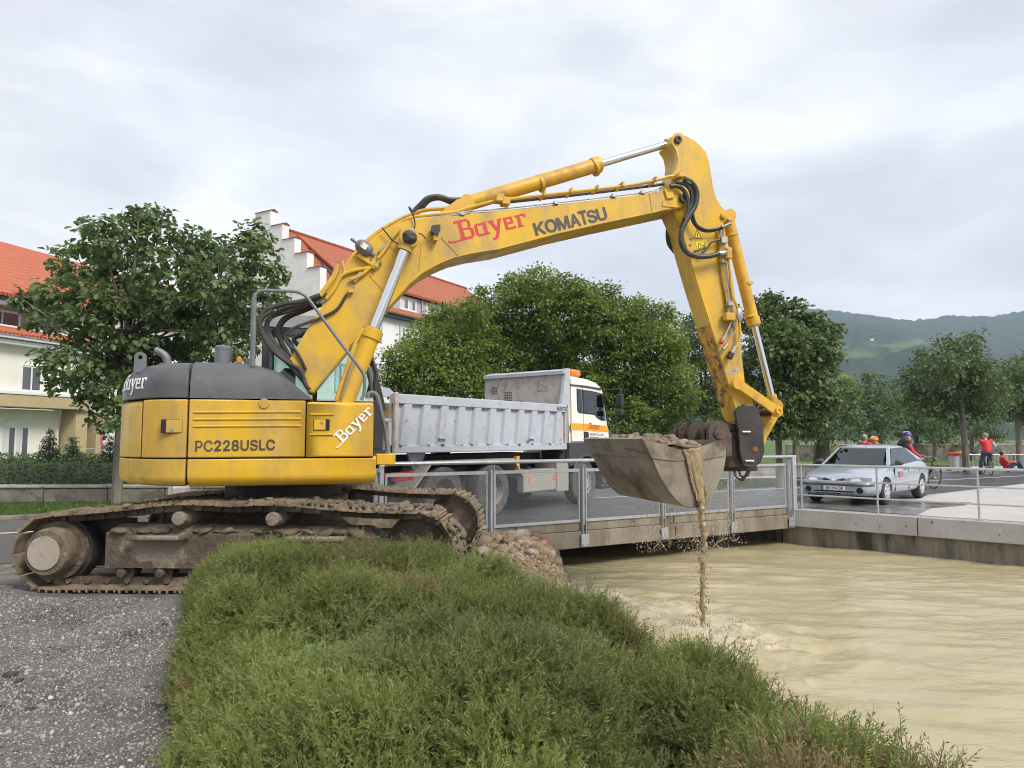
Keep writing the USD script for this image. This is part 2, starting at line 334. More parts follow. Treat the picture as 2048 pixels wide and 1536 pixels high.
# road over the bridge
road = Polygon([rl(-40, -0.3)[:2], rl(70, -0.3)[:2], rl(70, -8.4)[:2], rl(3.5, -8.4)[:2], rl(0.5, -6.0)[:2], rl(-40, -6.0)[:2]])
verge = Polygon([rl(-40, 0.5)[:2], rl(-4, 0.5)[:2], rl(0.7, 0.5)[:2], rl(0.7, -0.3)[:2], rl(-40, -0.3)[:2]])
solo('road', sheet(road, 0.004), M_asphalt, kind='structure')
solo('road_edge', sheet(verge, -0.002), mat('packed_gravel', (0.15, 0.135, 0.115), (0.26, 0.235, 0.205), 30, 0.9, bump=0.01, dirt=(0.06, 0.05, 0.04), damt=0.5, dscale=1.2, world=True), kind='structure')
lines = []
for q, t0, t1 in ((-4.3, 4.6, 40), (-8.1, 4.0, 40), (-3.6, -40, -3)): lines.append(Polygon([rl(t0, q)[:2], rl(t1, q)[:2], rl(t1, q - 0.13)[:2], rl(t0, q - 0.13)[:2]]))
solo('road_marking', sheet(unary_union(lines), 0.009), M_paint, kind='structure')
kb = [bx((t, 0, 0), (t + 1.97, 0.16, 0.1), 0.012) for t in np.arange(-40, 44, 2.0)]
KM = mat4(rl(0, -8.42, 0), (*RE, 0), (*(-RQ), 0))
kerb_line = thing('road_kerb', 'low grey kerb between the wet road and the grass verge', 'kerb', KM, kind='structure')
for k in range(len(kb)):
    t_ = -40 + 2.0 * k
    if t_ > 3.5 or t_ < -1.5: part(kerb_line, 'kerbstone', tr(kb[k], mat4((0, 0 if t_ > 0 else -2.4, -.03))), M_deck if t_ < 0 else M_slab)
# quay on the right
def qd(a, b): return CORNER + QD * a + QN * b
square = Polygon([rl(7.45, -0.3)[:2], qd(0.02, 0.3), qd(40, 0.3), qd(40, 45), rl(62, -0.3)[:2]])
solo('square', sheet(square, 0.0), M_square, kind='structure')
pale = Polygon([qd(2.15, 0.3), qd(1.9, 1.5), (9.6, 17.2), (11.2, 19.3), (17.5, 24.3), (34, 37), qd(40, 20), qd(40, 0.3)])
solo('pale_pavement', sheet(pale, 0.005), M_slab, kind='structure')
wet = Polygon([qd(0.1, 0.31), qd(2.3, 0.31), (9.1, 15.6), (10.3, 16.3), (10.9, 17.0), (9.7, 17.6), (10.3, 18.9), (8.8, 19.6), (7.4, 18.2), rl(7.5, -0.4)[:2]]).buffer(0.25).buffer(-0.25).difference(unary_union([Polygon([qd(-1, -1), qd(40, -1), qd(40, 0.31), qd(-1, 0.31)])]))
solo('puddle', sheet(wet, 0.01), M_wetslab, kind='structure')
quay = thing('quay_wall', 'stained concrete quay wall with pale kerb blocks along the muddy water', 'wall', mat4((*CORNER, 0), (*QD, 0), (*QN, 0)))
x0 = 0.0
for k, L in enumerate([2.36, 4.6, 4.6, 4.6, 4.6, 4.6]):
    part(quay, 'kerb_block', bx((x0 + 0.008, -0.02, -0.37), (x0 + L - 0.008, 0.298, 0.0), 0.012), M_kerb); x0 += L
part(quay, 'wall', bx((-0.3, 0.09, -2.0), (30, 0.6, -0.372)), M_wall_wet)
for k, x in enumerate((3.2, 6.1, 9.0, 12)): part(quay, 'joint', bx((x, 0.083, -2.0), (x + 0.02, 0.0905, -0.375)), M_deck)
# bridge
bridge = thing('bridge', 'flat concrete road bridge over the muddy river', 'bridge', mat4(rl(0, 0), (*RE, 0), (*(-RQ), 0)))   # y points away over the road
part(bridge, 'deck', bx((0.2, 0.25, -0.42), (7.9, 8.5, -0.004)), M_deck)
for a, b in ((-0.35, 0.48), (0.50, 4.0), (4.015, 7.44)):
    part(bridge, 'fascia', bx((a + 0.005, -0.02, -0.40), (b, 0.248, -0.115), 0.008), M_deck)
    part(bridge, 'kerb', bx((a + 0.005, 0.03, -0.112), (b, 0.248, 0.05), 0.012), M_deck)
part(bridge, 'abutment', bx((-0.6, 0.1, -2.0), (0.75, 8.4, -0.425)), M_wall_wet)
part(bridge, 'abutment', bx((7.46, 0.4, -2.0), (8.3, 8.4, -0.425)), M_wall_wet)
part(bridge, 'back_wall', bx((0.76, 8.0, -2.0), (7.4, 8.4, -0.43)), M_wall_wet)

# ------------------------------------------------------------------ water
FOAM = [np.array([at_z(px, py, WATER)[:2] for px, py in pl]) for pl in (
    [(1165, 1180), (1215, 1200), (1280, 1215), (1350, 1215), (1420, 1240), (1480, 1262), (1530, 1278), (1558, 1292), (1525, 1300)],
    [(1200, 1185), (1230, 1192), (1260, 1205)], [(1300, 1235), (1370, 1262), (1430, 1280), (1470, 1310)], [(1440, 1262), (1480, 1262)], [(1470, 1310), (1560, 1330), (1620, 1370)],
    [(1250, 1212), (1330, 1240), (1400, 1272), (1450, 1290)], [(1400, 1262), (1440, 1285), (1480, 1290), (1535, 1290)])]
def seg_dist(x, y, pl):
    best = np.full(np.shape(x), 1e9)
    for a, b in zip(pl[:-1], pl[1:]):
        d = b - a; t = np.clip(((x - a[0]) * d[0] + (y - a[1]) * d[1]) / max(d @ d, 1e-9), 0, 1); best = np.minimum(best, np.hypot(x - a[0] - t * d[0], y - a[1] - t * d[1]))
    return best
def foam_at(x, y):
    f = np.zeros(np.shape(x))
    for pl, w, s in zip(FOAM, (0.14, 0.10, 0.16, 0.2, 0.04, 0.2, 0.11), (.9, .9, 0.6, .7, 0.4, 0.55, .9)): f = np.maximum(f, s * np.exp(-(seg_dist(x, y, pl) / w) ** 2))
    tex = fbm(np.stack([x * 9, y * 9, 0 * x], -1), 4, 3)
    return np.clip(f * np.clip((tex - 0.33) * 3.4, 0, 1.15), 0, 1)
def water_z(x, y):
    p = lambda a, b, s: np.stack([x * a + 0.25 * y * b, y * b, 0 * x + s], -1)
    near = np.exp(-(seg_dist(x, y, FOAM[0]) / 1.1) ** 2)
    z = 0.06 * (fbm(p(0.5, 1.3, 1), 2, 1) - 0.5) + 0.03 * (noise(p(1.5, 4.2, 4), 2) - 0.5) + 0.016 * (noise(p(3.4, 8.5, 2), 5) - 0.5) + 0.009 * (noise(p(8, 16, 2), 6) - 0.5) + near * 0.14 * (fbm(p(2.4, 3.0, 7), 4, 3) - 0.5)
    return WATER + z + 0.035 * foam_at(x, y)
wx = np.concatenate([np.linspace(-2, 0, 12), np.linspace(0.05, 6, 160), np.linspace(6.1, 12, 70), np.linspace(12.4, 40, 50)])
wy = np.concatenate([np.linspace(-13, 1.5, 30), np.linspace(1.6, 13, 240), np.linspace(13.1, 24, 70)])
wm = grid(wx, wy, water_z)
fa = foam_at(wm.vertices[:, 0], wm.vertices[:, 1])
M_water = usdkit.material(stage, '/World/Looks/muddy_water', {
    'g': ('geometry', {}), 'mp': ('mapping', {'scale': (1.0, 2.6, 1.0), 'rotation': (0, 0, 0.12)}), 'n': ('noise_texture', {'scale': 0.8, 'detail': 5.0, 'roughness': 0.6, 'distortion': 0.8}), 'r': ('rgb_ramp', {'ramp': [(0.32, (0.345, 0.295, 0.165)), (0.68, (0.395, 0.345, 0.215))]}),
    'n2': ('noise_texture', {'scale': 7.0, 'detail': 4.0, 'roughness': 0.6, 'distortion': 0.4}), 'b': ('bump', {'strength': 0.6, 'distance': 0.016}), 'a': ('attribute', {'attribute': 'foam'}), 'mx': ('mix', {'color2': (0.52, 0.45, 0.34)}),
    'rm': ('mix_float', {'a': 0.08, 'b': 0.7}), 'p': ('principled_bsdf', {'specular_ior_level': 0.5, 'ior': 1.33})},
    [('g.position', 'mp.vector'), ('mp.vector', 'n.vector'), ('n.fac', 'r.fac'), ('mp.vector', 'n2.vector'), ('n2.fac', 'b.height'), ('b.normal', 'p.normal'), ('r.color', 'mx.color1'), ('a.fac', 'mx.fac'), ('a.fac', 'rm.fac'), ('rm.result', 'p.roughness'), ('mx.color', 'p.base_color')], surface='p.BSDF')
w = solo('water', wm, M_water, kind='structure', smooth=True)
UsdGeom.PrimvarsAPI(w.prim).CreatePrimvar('foam', Sdf.ValueTypeNames.FloatArray, 'vertex').Set(Vt.FloatArray.FromNumpy(fa.astype(np.float32)))

# ------------------------------------------------------------------ the hill beyond
def hill_z(x, y):
    """Wooded ridge far behind the square; x, y in metres."""
    px = 1024 + FPX * x / np.maximum(y, 1)
    ridge = np.interp(px, [1250, 1400, 1480, 1560, 1600, 1650, 1740, 1760, 1800, 1838, 1870, 1920, 2000, 2048, 2200, 2500], [870, 800, 715, 640, 617, 617, 630, 630, 635, 640, 634, 627, 629, 624, 610, 640])
    lo = np.interp(px, [1150, 1500, 1680, 1760, 1850, 1950, 2048, 2500], [870, 790, 735, 715, 690, 720, 760, 760])
    mid = np.interp(px, [1150, 1500, 1640, 1740, 1800, 1860, 1950, 2048, 2500], [870, 740, 668, 655, 664, 690, 690, 700, 700])
    el = lambda p, d: (877 - p) / FPX * d
    z = np.interp(0, [0], [0]) + 0 * x
    e0, e1, e2, e3 = 0 * x, el(lo, 950.0), el(mid, 1300.0), el(ridge, 1800.0)
    z = np.where(y < 950, e1 * np.clip((y - 620) / 330, 0, 1) ** 1.3, np.where(y < 1300, e1 + (e2 - e1) * ((y - 950) / 350) ** 1.15, np.where(y < 1800, e2 + (e3 - e2) * ((y - 1300) / 500) ** 1.1, e3 - 0.3 * (y - 1800))))
    return z
def clear_at(px, py):
    """Meadows and roads on the hillside, where no forest stands (0..1)."""
    f = 0
    for cx, cy, rx, ry, s in ((1725, 708, 32, 9, 1), (1690, 714, 25, 6, .9), (1800, 690, 60, 5, .9), (1850, 683, 28, 5, .9), (1690, 693, 16, 6, .7), (1795, 699, 40, 4, .7)):
        f = np.maximum(f, s * np.exp(-(((px - cx) / rx) ** 2 + ((py - cy) / ry) ** 2) ** 2))
    return f
hx, hy = np.linspace(60, 1750, 330), np.concatenate([np.linspace(620, 1300, 130), np.linspace(1306, 1830, 110)])
HXX, HYY = np.meshgrid(hx, hy)
def hill_full(x, y):
    z = hill_z(x, y); px = 1024 + FPX * x / y; py = 877 - (z - EYE) / y * FPX
    c = clear_at(px, py); p = np.stack([x, y, 0 * x], -1)
    return z + (1 - c) * (9 * (noise(p / 16.0) - 0.4) + 12 * (noise(p / 38.0, 3) - 0.5) + 7 * (noise(p / 8.0, 6) - 0.5)) * np.clip(z / 25, 0, 1) - 1.0
hm = grid(hx, hy, hill_full)
hv = hm.vertices; hpx = 1024 + FPX * hv[:, 0] / hv[:, 1]; hpy = 877 - (hill_z(hv[:, 0], hv[:, 1]) - EYE) / hv[:, 1] * FPX
M_hill = usdkit.material(stage, '/World/Looks/wooded_hill', {
    'g': ('geometry', {}), 'n': ('noise_texture', {'scale': 0.05, 'detail': 7.0, 'roughness': 0.75}), 'r': ('rgb_ramp', {'ramp': [(0.3, (0.010, 0.020, 0.010)), (0.7, (0.036, 0.055, 0.022))]}),
    'a': ('attribute', {'attribute': 'meadow'}), 'm': ('mix', {'color2': (0.075, 0.12, 0.03)}), 'p': ('principled_bsdf', {'roughness': 0.95, 'specular_ior_level': 0.1})},
    [('g.position', 'n.vector'), ('n.fac', 'r.fac'), ('r.color', 'm.color1'), ('a.fac', 'm.fac'), ('m.color', 'p.base_color')], surface='p.BSDF')
h = solo('hills', hm, M_hill, kind='structure', smooth=True)
UsdGeom.PrimvarsAPI(h.prim).CreatePrimvar('meadow', Sdf.ValueTypeNames.FloatArray, 'vertex').Set(Vt.FloatArray.FromNumpy(clear_at(hpx, hpy).astype(np.float32)))
# transmitter mast on the ridge and two farmhouses on the slope
M_mast = mat('mast_steel', (0.5, 0.42, 0.42), (0.6, 0.55, 0.55), 3, 0.6)
mx_ = 1780 * (1603 - 1024) / FPX; mz = float(hill_z(np.array([mx_]), np.array([1780.0]))[0]) - 3
mast = thing('transmitter_mast', 'slender red and white radio mast on the wooded ridge', 'radio mast', mat4((mx_, 1780, mz)))
part(mast, 'tower_base', cyl((0, 0, -4), (0, 0, 20), 2.9, 8, 2.0), M_mast)
part(mast, 'platform', cyl((0, 0, 15), (0, 0, 19), 4.4, 10), mat('mast_red', (0.45, 0.08, 0.06)))
part(mast, 'mast', cyl((0, 0, 20), (0, 0, 38), 1.5, 6, 0.9), M_mast)
part(mast, 'antenna', cyl((0, 0, 38), (0, 0, 54), 0.8, 6, 0.3), mat('antenna_white', (0.6, 0.6, 0.62)))
for px, py, c, lab in ((1744, 689, (0.75, 0.72, 0.68), 'tiny white farmhouse above the meadow on the hill'), (1851, 686, (0.6, 0.5, 0.42), 'tiny farmhouse with pale roof at the far end of the hill meadow')):
    Yh = 1190.0; P = at_y(px, py, Yh); P[2] = float(hill_z(np.array([P[0]]), np.array([Yh]))[0]) - 1
    fh = thing('farmhouse', lab, 'house', mat4(P))
    part(fh, 'wall', bx((-2.2, -2, -2), (2.2, 2, 1.8)), mat('farm_wall_%d' % px, c))
    part(fh, 'roof', tm(hull([(-2.5, -2.3, 1.82), (2.5, -2.3, 1.82), (2.5, 2.3, 1.82), (-2.5, 2.3, 1.82), (-2.5, 0, 3.2), (2.5, 0, 3.2)])), mat('farm_roof_%d' % px, (0.25, 0.14, 0.10)))
# air
hz = trimesh.creation.box((2700, 2050, 560)); hz.apply_translation((850, 900, 560 / 2 - 6)); 
HAZE_DENSITY = 0.00026
M_haze = usdkit.material(stage, '/World/Looks/haze', {'v': ('principled_volume', {'color': (0.66, 0.82, 1.0), 'density': HAZE_DENSITY, 'anisotropy': 0.2})}, volume='v.volume')
solo('haze', hz, M_haze, kind='stuff', smooth=False)
# ------------------------------------------------------------------ excavator
MC = np.array([-2.70, 8.50, 0.0]); YAW = math.radians(15)
UV, NV = np.array([math.cos(YAW), math.sin(YAW), 0]), np.array([math.sin(YAW), -math.cos(YAW), 0])
M_up = mat4(MC, UV, -NV)
def sz(px, py, w):
    """Along the boom and height of a pixel on the vertical plane w metres to the near side of the boom's middle."""
    p = at_plane(px, py, MC + NV * w, NV); return float((p - MC) @ UV), float(p[2])
def p3(px, py, w): s, z = sz(px, py, w); return np.array([s, -w, z])
M_yel = mat('yellow_paint', (0.57, 0.335, 0.012), (0.63, 0.38, 0.018), 2.2, 0.34, bump=0.0006, bscale=8, dirt=(0.30, 0.205, 0.09), damt=0.41, dscale=2.4, drough=0.65, coat=0.12, dsoft=0.16, stretch=(1, 1, .6))
M_yelworn = mat('worn_yellow_paint', (0.53, 0.30, 0.02), (0.60, 0.35, 0.03), 2.2, 0.45, dirt=(0.30, 0.17, 0.06), damt=0.40, dscale=3.5, drough=0.7, dsoft=0.12)
M_yellow_rusty = mat('rusty_yellow_paint', (0.5, 0.26, 0.02), (0.55, 0.30, 0.03), 3, 0.55, dirt=(0.085, 0.05, 0.03), damt=0.47, dscale=9, drough=0.85, dsoft=0.09)
M_hood = mat('dark_grey_paint', (0.045, 0.048, 0.056), (0.065, 0.068, 0.078), 3, 0.33, bump=0.0008, bscale=14, dirt=(0.12, 0.115, 0.11), damt=0.38, dscale=2.5, coat=0.1, dsoft=0.2)
M_seam = mat('shadow_gap_steel', (0.012, 0.012, 0.012), rough=0.8)
M_rail = mat('grey_handrail_paint', (0.11, 0.12, 0.13), (0.16, 0.165, 0.175), 6, 0.4)
M_hose = mat('black_rubber_hose', (0.018, 0.018, 0.018), (0.04, 0.038, 0.036), 8, 0.5, dirt=(0.16, 0.13, 0.1), damt=0.33, dscale=9)
M_chrome = mat('chromed_rod', (0.72, 0.73, 0.75), rough=0.14, metal=1.0)
M_steel = mat('bare_steel', (0.32, 0.31, 0.30), (0.45, 0.44, 0.42), 8, 0.4, metal=0.8)
M_mud = mat('caked_mud', (0.115, 0.085, 0.055), (0.23, 0.18, 0.125), 7, 0.92, bump=0.03, bscale=22, dirt=(0.055, 0.042, 0.03), damt=0.45, dscale=4)
M_shoe = mat('muddy_track_steel', (0.17, 0.125, 0.08), (0.27, 0.21, 0.14), 5, 0.75, bump=0.01, bscale=40, dirt=(0.05, 0.042, 0.035), damt=0.42, dscale=6)
M_frame = mat('muddy_frame', (0.075, 0.055, 0.04), (0.12, 0.09, 0.062), 3, 0.85, bump=0.03, bscale=14, dirt=(0.22, 0.18, 0.14), damt=0.47, dscale=1.5, drough=0.7, dsoft=0.03)
M_darksteel = mat('dark_greasy_steel', (0.016, 0.015, 0.015), (0.03, 0.026, 0.024), 4, 0.5, dirt=(0.06, 0.05, 0.042), damt=0.42, dscale=5, bump=0.004)
M_brownsteel = mat('brown_worn_steel', (0.075, 0.05, 0.04), (0.12, 0.085, 0.068), 4, 0.6, metal=0.2, dirt=(0.035, 0.03, 0.027), damt=0.42, dscale=5, bump=0.003)
M_bucket = mat('worn_bucket_steel', (0.20, 0.17, 0.135), (0.30, 0.265, 0.215), 2.2, 0.5, metal=0.35, dirt=(0.10, 0.07, 0.05), damt=0.46, dscale=1.8, drough=0.7, dsoft=0.1)
M_cabglass = glassmat('cab_glass', (0.86, 0.95, 0.925))
M_black = mat('black_plastic', (0.02, 0.02, 0.021), (0.035, 0.035, 0.036), 6, 0.55)
M_red = mat('red_lettering', (0.50, 0.03, 0.035), rough=0.4)
M_white = mat('white_lettering', (0.78, 0.78, 0.78), rough=0.4)
M_charcoal = mat('charcoal_lettering', (0.055, 0.05, 0.05), rough=0.45)
M_lemon = mat('warning_yellow', (0.72, 0.55, 0.01), rough=0.4)
M_label = mat('label_paper', (0.6, 0.62, 0.6), rough=0.5)

ex = thing('excavator', 'large yellow crawler excavator with dark grey hood holding a filled bucket over the river', 'excavator', M_up)

# --- lettering: slab letters drawn as strokes
def strokes(parts):
    return unary_union([LineString(p).buffer(w / 2, cap_style=c, join_style=2) for p, w, c in parts])
def bayer_poly():
    F, R = 2, 1; g = []
    B = [([(0.16, 0), (0.16, 1.0)], .2, F), ([(-.08, .96), (.52, .96), (.63, .88), (.63, .62), (.55, .54)], .10, F), ([(.16, .53), (.6, .53)], .09, F), ([(.55, .53), (.70, .44), (.70, .14), (.6, .05), (-.0, .05)], .13, F),
         ([(.63, .9), (.63, .6)], .15, F), ([(.70, .46), (.70, .1)], .17, F), ([(-.62, .07), (-.5, .0), (-.2, .0), (.3, .03)], .09, R), ([(-.10, .99), (-.10, .88)], .07, F)]
    a = [([(.98, .60), (1.36, .60)], .10, F), ([(1.40, .66), (1.40, .0)], .18, F), ([(.96, .62), (.90, .5), (.90, .14), (1.0, .05), (1.40, .05)], .11, F), ([(.93, .55), (.93, .1)], .15, F), ([(1.34, .05), (1.58, .05)], .10, F)]
    y = [([(1.62, .62), (1.92, .62)], .09, F), ([(1.76, .62), (1.98, .12)], .17, F), ([(2.24, .64), (1.96, -.10), (1.86, -.24)], .17, F), ([(2.12, .62), (2.36, .62)], .09, F), ([(1.66, -.30), (1.90, -.26)], .12, F)]
    e = [([(2.52, .58), (2.52, .08)], .17, F), ([(2.46, .60), (2.86, .60), (2.88, .33), (2.52, .33)], .10, F), ([(2.87, .62), (2.87, .30)], .13, F), ([(2.46, .05), (2.94, .05), (2.98, .12)], .11, F)]
    r = [([(3.06, .60), (3.24, .60)], .09, F), ([(3.26, .64), (3.26, .02)], .18, F), ([(3.10, .04), (3.44, .04)], .09, F), ([(3.28, .58), (3.50, .62), (3.62, .58)], .11, F), ([(3.60, .64), (3.60, .46)], .13, F)]
    for L in (B, a, y, e, r): g.append(strokes(L))
    return unary_union(g)
BAYER = bayer_poly()
def bayer(height, depth=0.003, shear=0.0):
    g = affinity.scale(affinity.skew(BAYER, shear, 0, origin=(0, 0)), height, height, origin=(0, 0))
    return prism(g, depth)
def on_face(m, p, xdir, nrm):
    """Lettering laid on a face: x along xdir, out along nrm."""
    xd = np.asarray(xdir, float) / np.linalg.norm(xdir); nz = np.asarray(nrm, float) / np.linalg.norm(nrm)
    return tr(m, mat4(p, xd, np.cross(nz, xd), nz))

# --- upper body outline in plan (near side is -y)
def plan(near=1.38, far=1.36, tail=1.73, front=0.97):
    th = np.linspace(0, 2 * np.pi, 160)
    return Point(0, 0).buffer(tail, 48).intersection(sbox(-3, -near, 0, far)).union(sbox(-0.9, -near, front, far)).buffer(-0.55, 24).buffer(0.55, 24).union(sbox(-0.1, -near, front, far))
def layered(poly, z0, z1, rb=0.0, rt=0.0, n=6):
    """Convex outline raised from z0 to z1 with rounded lower and upper edges (cut sides, given with the outline as a pair, stay sharp)."""
    if isinstance(poly, tuple):
        whole, cutter = poly; ins_of = lambda ins: whole.buffer(-ins, join_style='mitre').intersection(cutter.buffer(-min(ins, 0.01), join_style='mitre'))
    else: ins_of = lambda ins: poly.buffer(-ins, join_style='mitre')
    poly = ins_of(0.0)
    pts = []
    for r, z, sgn in ((rb, z0, 1), (rt, z1, -1)):
        if r <= 0: pts.append(np.column_stack([np.array(poly.exterior.coords)[:-1], np.full(len(poly.exterior.coords) - 1, z)])); continue
        for a in np.linspace(0, np.pi / 2, n):
            ins = r * (1 - math.sin(a)); zz = z + sgn * r * (1 - math.cos(a)); g = ins_of(ins) if ins > 1e-6 else poly
            c = np.array(g.exterior.coords)[:-1]; pts.append(np.column_stack([c, np.full(len(c), zz)]))
    return tm(hull(np.vstack(pts)))
FP = plan()
seam1, seam2, front = -0.853, 0.255, 0.93
clip = lambda a, b, y0=-9, y1=9: (FP, sbox(a, y0, b, y1))
G = 0.007
ZB, ZM, ZT, ZH = 1.055, 1.325, 1.905, 2.285
# core behind the seams
part(ex, 'body_core', layered(FP.buffer(-0.035), ZB + 0.09, ZT - 0.03), M_seam)
part(ex, 'counterweight', layered(clip(-9, seam1 - G), ZB, ZM - G, 0.09, 0.008), M_yel)
cw = part(ex, 'counterweight', layered(clip(-9, seam1 - G - 0.46), ZM + G, ZT - 0.0, 0.01, 0.06), M_yel)
part(ex, 'rear_door', layered(clip(seam1 - 0.455, seam1 - G, -9, 9), ZM + G, ZT, 0.012, 0.02), M_yel)
part(ex, 'skirt', layered(clip(seam1 + G, front + 0.03), ZB - 0.01, ZM - G, 0.11, 0.012), M_yel)
door = part(ex, 'pump_door', layered(clip(seam1 + G, seam2 - G), ZM + G, ZT, 0.014, 0.014), M_yel)
fbox = part(ex, 'tool_box', layered(clip(seam2 + G, front, -9, -0.50), ZM + G, ZT - 0.01, 0.014, 0.035), M_yel)
part(ex, 'front_deck', layered(clip(seam2 + G, front, -0.49, 9), ZM + G, ZM + 0.26, 0.012, 0.012), M_darksteel)
# hood: rear piece rounded at the tail, front piece sloping down ahead
part(ex, 'hood', layered(clip(-9, seam1 - G), ZT + 0.012, ZH, 0.01, 0.24, 9), M_hood)
hp = []
for y, dz, ins in ((-1.375, 0, 0), (-1.36, 0.16, 0), (-1.29, 0.30, 0), (-1.16, 0.375, 0), (0.9, 0.375, 0), (1.355, 0.12, 0), (1.36, 0, 0)):
    z = ZT + 0.012 + dz
    fr = sz(625, 795, 1.38)[0]; s_end = fr - 0.62 * (dz / 0.375) ** 1.35
    hp += [(seam1 + G, y, z), (s_end, y, z)]
hoodf = tm(hull([(x, y, z) for x, y, z in hp if y < 0.2] + [(seam1 + G, -0.02, ZT + .012), (seam1 + G, -0.02, ZH), (sz(560, 722, 1.2)[0] - 0.05, -0.30, ZH), (sz(625, 795, 1.38)[0], -0.5, ZT + .012)]))
part(ex, 'hood', hoodf, M_hood)
part(ex, 'hood', tm(hull([(x, y, z) for x in (seam1 + G, -0.25) for y, z in ((0.0, ZT + .012), (0.0, ZH), (1.2, ZH), (1.36, ZH - .2), (1.36, ZT + .012))])), M_hood)
# pressed ribs, round plate, latches
for py in (824, 838, 852):
    a, b = p3(388, py + 0.6, 1.383), p3(601, py - 0.6, 1.383); part(ex, 'pressed_rib', tm(hull(np.vstack([np.array(sph(a, 0.011, 1, (1, .8, 1)).vertices), np.array(sph(b, 0.011, 1, (1, .8, 1)).vertices)]))), M_yel)
c = p3(528, 807, 1.385); part(ex, 'round_plate', cyl(c + [0, 0.01, 0], c + [0, -0.008, 0], 0.05, 24, ch=0.003), mat('tan_plastic', (0.45, 0.26, 0.05), rough=0.6))
def latch(px, py, w):
    c = p3(px, py, w)
    r = part(ex, 'latch_recess', [bx(c + [-.125, -.012, .095], c + [.12, .01, .11], .006), bx(c + [-.125, -.014, -.11], c + [.12, .01, -.095], .006)], M_yel)
    part(ex, 'latch', bx(c + [-.085, -.007, -.06], c + [.075, .01, .055], .004), M_seam)
    part(ex, 'latch_handle', bx(c + [-.08, -.013, -.055], c + [.035, .0, .05], .004), M_yel)
    part(ex, 'lock', cyl(c + [0, .0, .02], c + [0, -.02, .02], .014, 12), M_steel)
latch(644, 849, 1.383)
cl = p3(345, 851, 1.36)
part(ex, 'latch', bx(cl + [-.10, -.016, -.075], cl + [.095, .02, .06], .004), M_seam); part(ex, 'latch_handle', bx(cl + [-.055, -.024, -.07], cl + [.088, .01, .055], .004), M_yel); part(ex, 'lock', cyl(cl + [-.0, .0, -.04], cl + [-.0, -.03, -.04], .016, 12), M_steel)
part(ex, 'front_step', bx(p3(752, 908, 1.15) + [0, -0.06, -0.115], p3(790, 908, 1.15) + [0, 0.25, 0], .008), M_yel)
part(ex, 'tool_box_front', layered(sbox(front + .004, -1.34, front + .035, -.55), ZB + .1, ZM + .02, .0, .03), M_yel)
# writing on the body
t = meshkit.text_mesh('PC228USLC', 0.098, 0.002, bold=True)
a, b = p3(388, 902, 1.386), p3(550, 899, 1.386); W = b[0] - a[0]; t.apply_scale([W / t.bounds[1, 0], 1.0, 1])
cut = t.bounds[1, 0] * 0.232; tv = t.triangles_center[:, 0]; full = t.copy(); full.update_faces(tv > cut); pc = t.copy(); pc.update_faces(tv <= cut)
full.remove_unreferenced_vertices(); pc.remove_unreferenced_vertices()
part(ex, 'lettering', on_face(full, a, (b - a) * [1, 1, 1], (0, -1, 0)), M_charcoal)
for k in range(6):
    lo, hi = -0.004 + k * 0.0185, -0.004 + k * 0.0185 + 0.0115
    q = trimesh.intersections.slice_mesh_plane(trimesh.intersections.slice_mesh_plane(pc, (0, 1, 0), (0, lo, 0)), (0, -1, 0), (0, hi, 0))
    if len(q.faces): part(ex, 'lettering_stripe', on_face(q, a, b - a, (0, -1, 0)), M_charcoal)
a, b = p3(689, 880, 1.386), p3(744, 826, 1.386)
part(ex, 'lettering', on_face(bayer(0.122, 0.003, 0), a + [-.02, 0, -.03], b - a, (0, -1, 0)), M_white)
# the name on the rounded tail: each letter's strip wrapped round the hood
tb = bayer(0.168, 0.002); tb = tb.subdivide_to_size(0.03); v = tb.vertices
ang0 = math.atan2(-1.38, -0.96); R = 1.733; length = v[:, 0].max()
ang = ang0 - (length - v[:, 0] + 0.40) / R
zz = 2.02 + v[:, 1] * 1.0; rr = R + v[:, 2] - np.where(zz > ZH - 0.24, 0.24 * (1 - np.sqrt(np.clip(1 - ((zz - (ZH - 0.24)) / 0.24) ** 2, 0, 1))), 0)
tb.vertices = np.column_stack([np.cos(ang) * rr, np.sin(ang) * rr, zz])
part(ex, 'lettering', tb, M_white, smooth=False)
cw_l = 252
# lifting eye, exhaust, breather, small lamp
c = p3(282, 727, 0.85); part(ex, 'lifting_eye', prism(Point(0, .06).buffer(.055, 10).union(sbox(-.055, -.1, .055, .06)).difference(Point(0, .06).buffer(.023, 10)), .05, mat4(c, (1, 0, 0), (0, 0, 1), (0, -1, 0))), M_rail)
a = p3(336, 725, 0.7); part(ex, 'exhaust_pipe', tube([a + [0, 0, -.12], a + [-.01, 0, .03], a + [-.06, 0, .095], a + [-.13, 0, .13]], .04, 14, 5), M_rail)
a = p3(446, 722, 0.75); part(ex, 'air_intake', lathe([(.085, -.1), (.085, .12), (.088, .122), (.088, .15), (.07, .165), (.001, .17)], a, (0, 0, 1), 20), M_rail)
a = p3(478, 722, 0.8); part(ex, 'beacon_base', lathe([(.03, -.02), (.03, .02), (.018, .035), (.018, .05), (.001, .055)], a, (0, 0, 1), 12), mat('amber_lens', (0.6, 0.25, 0.03), rough=0.3))
part(ex, 'filler_cap', bx(p3(488, 722, .8) + [0, 0, -.03], p3(505, 722, .8) + [0, .15, .03], .01), M_hood)
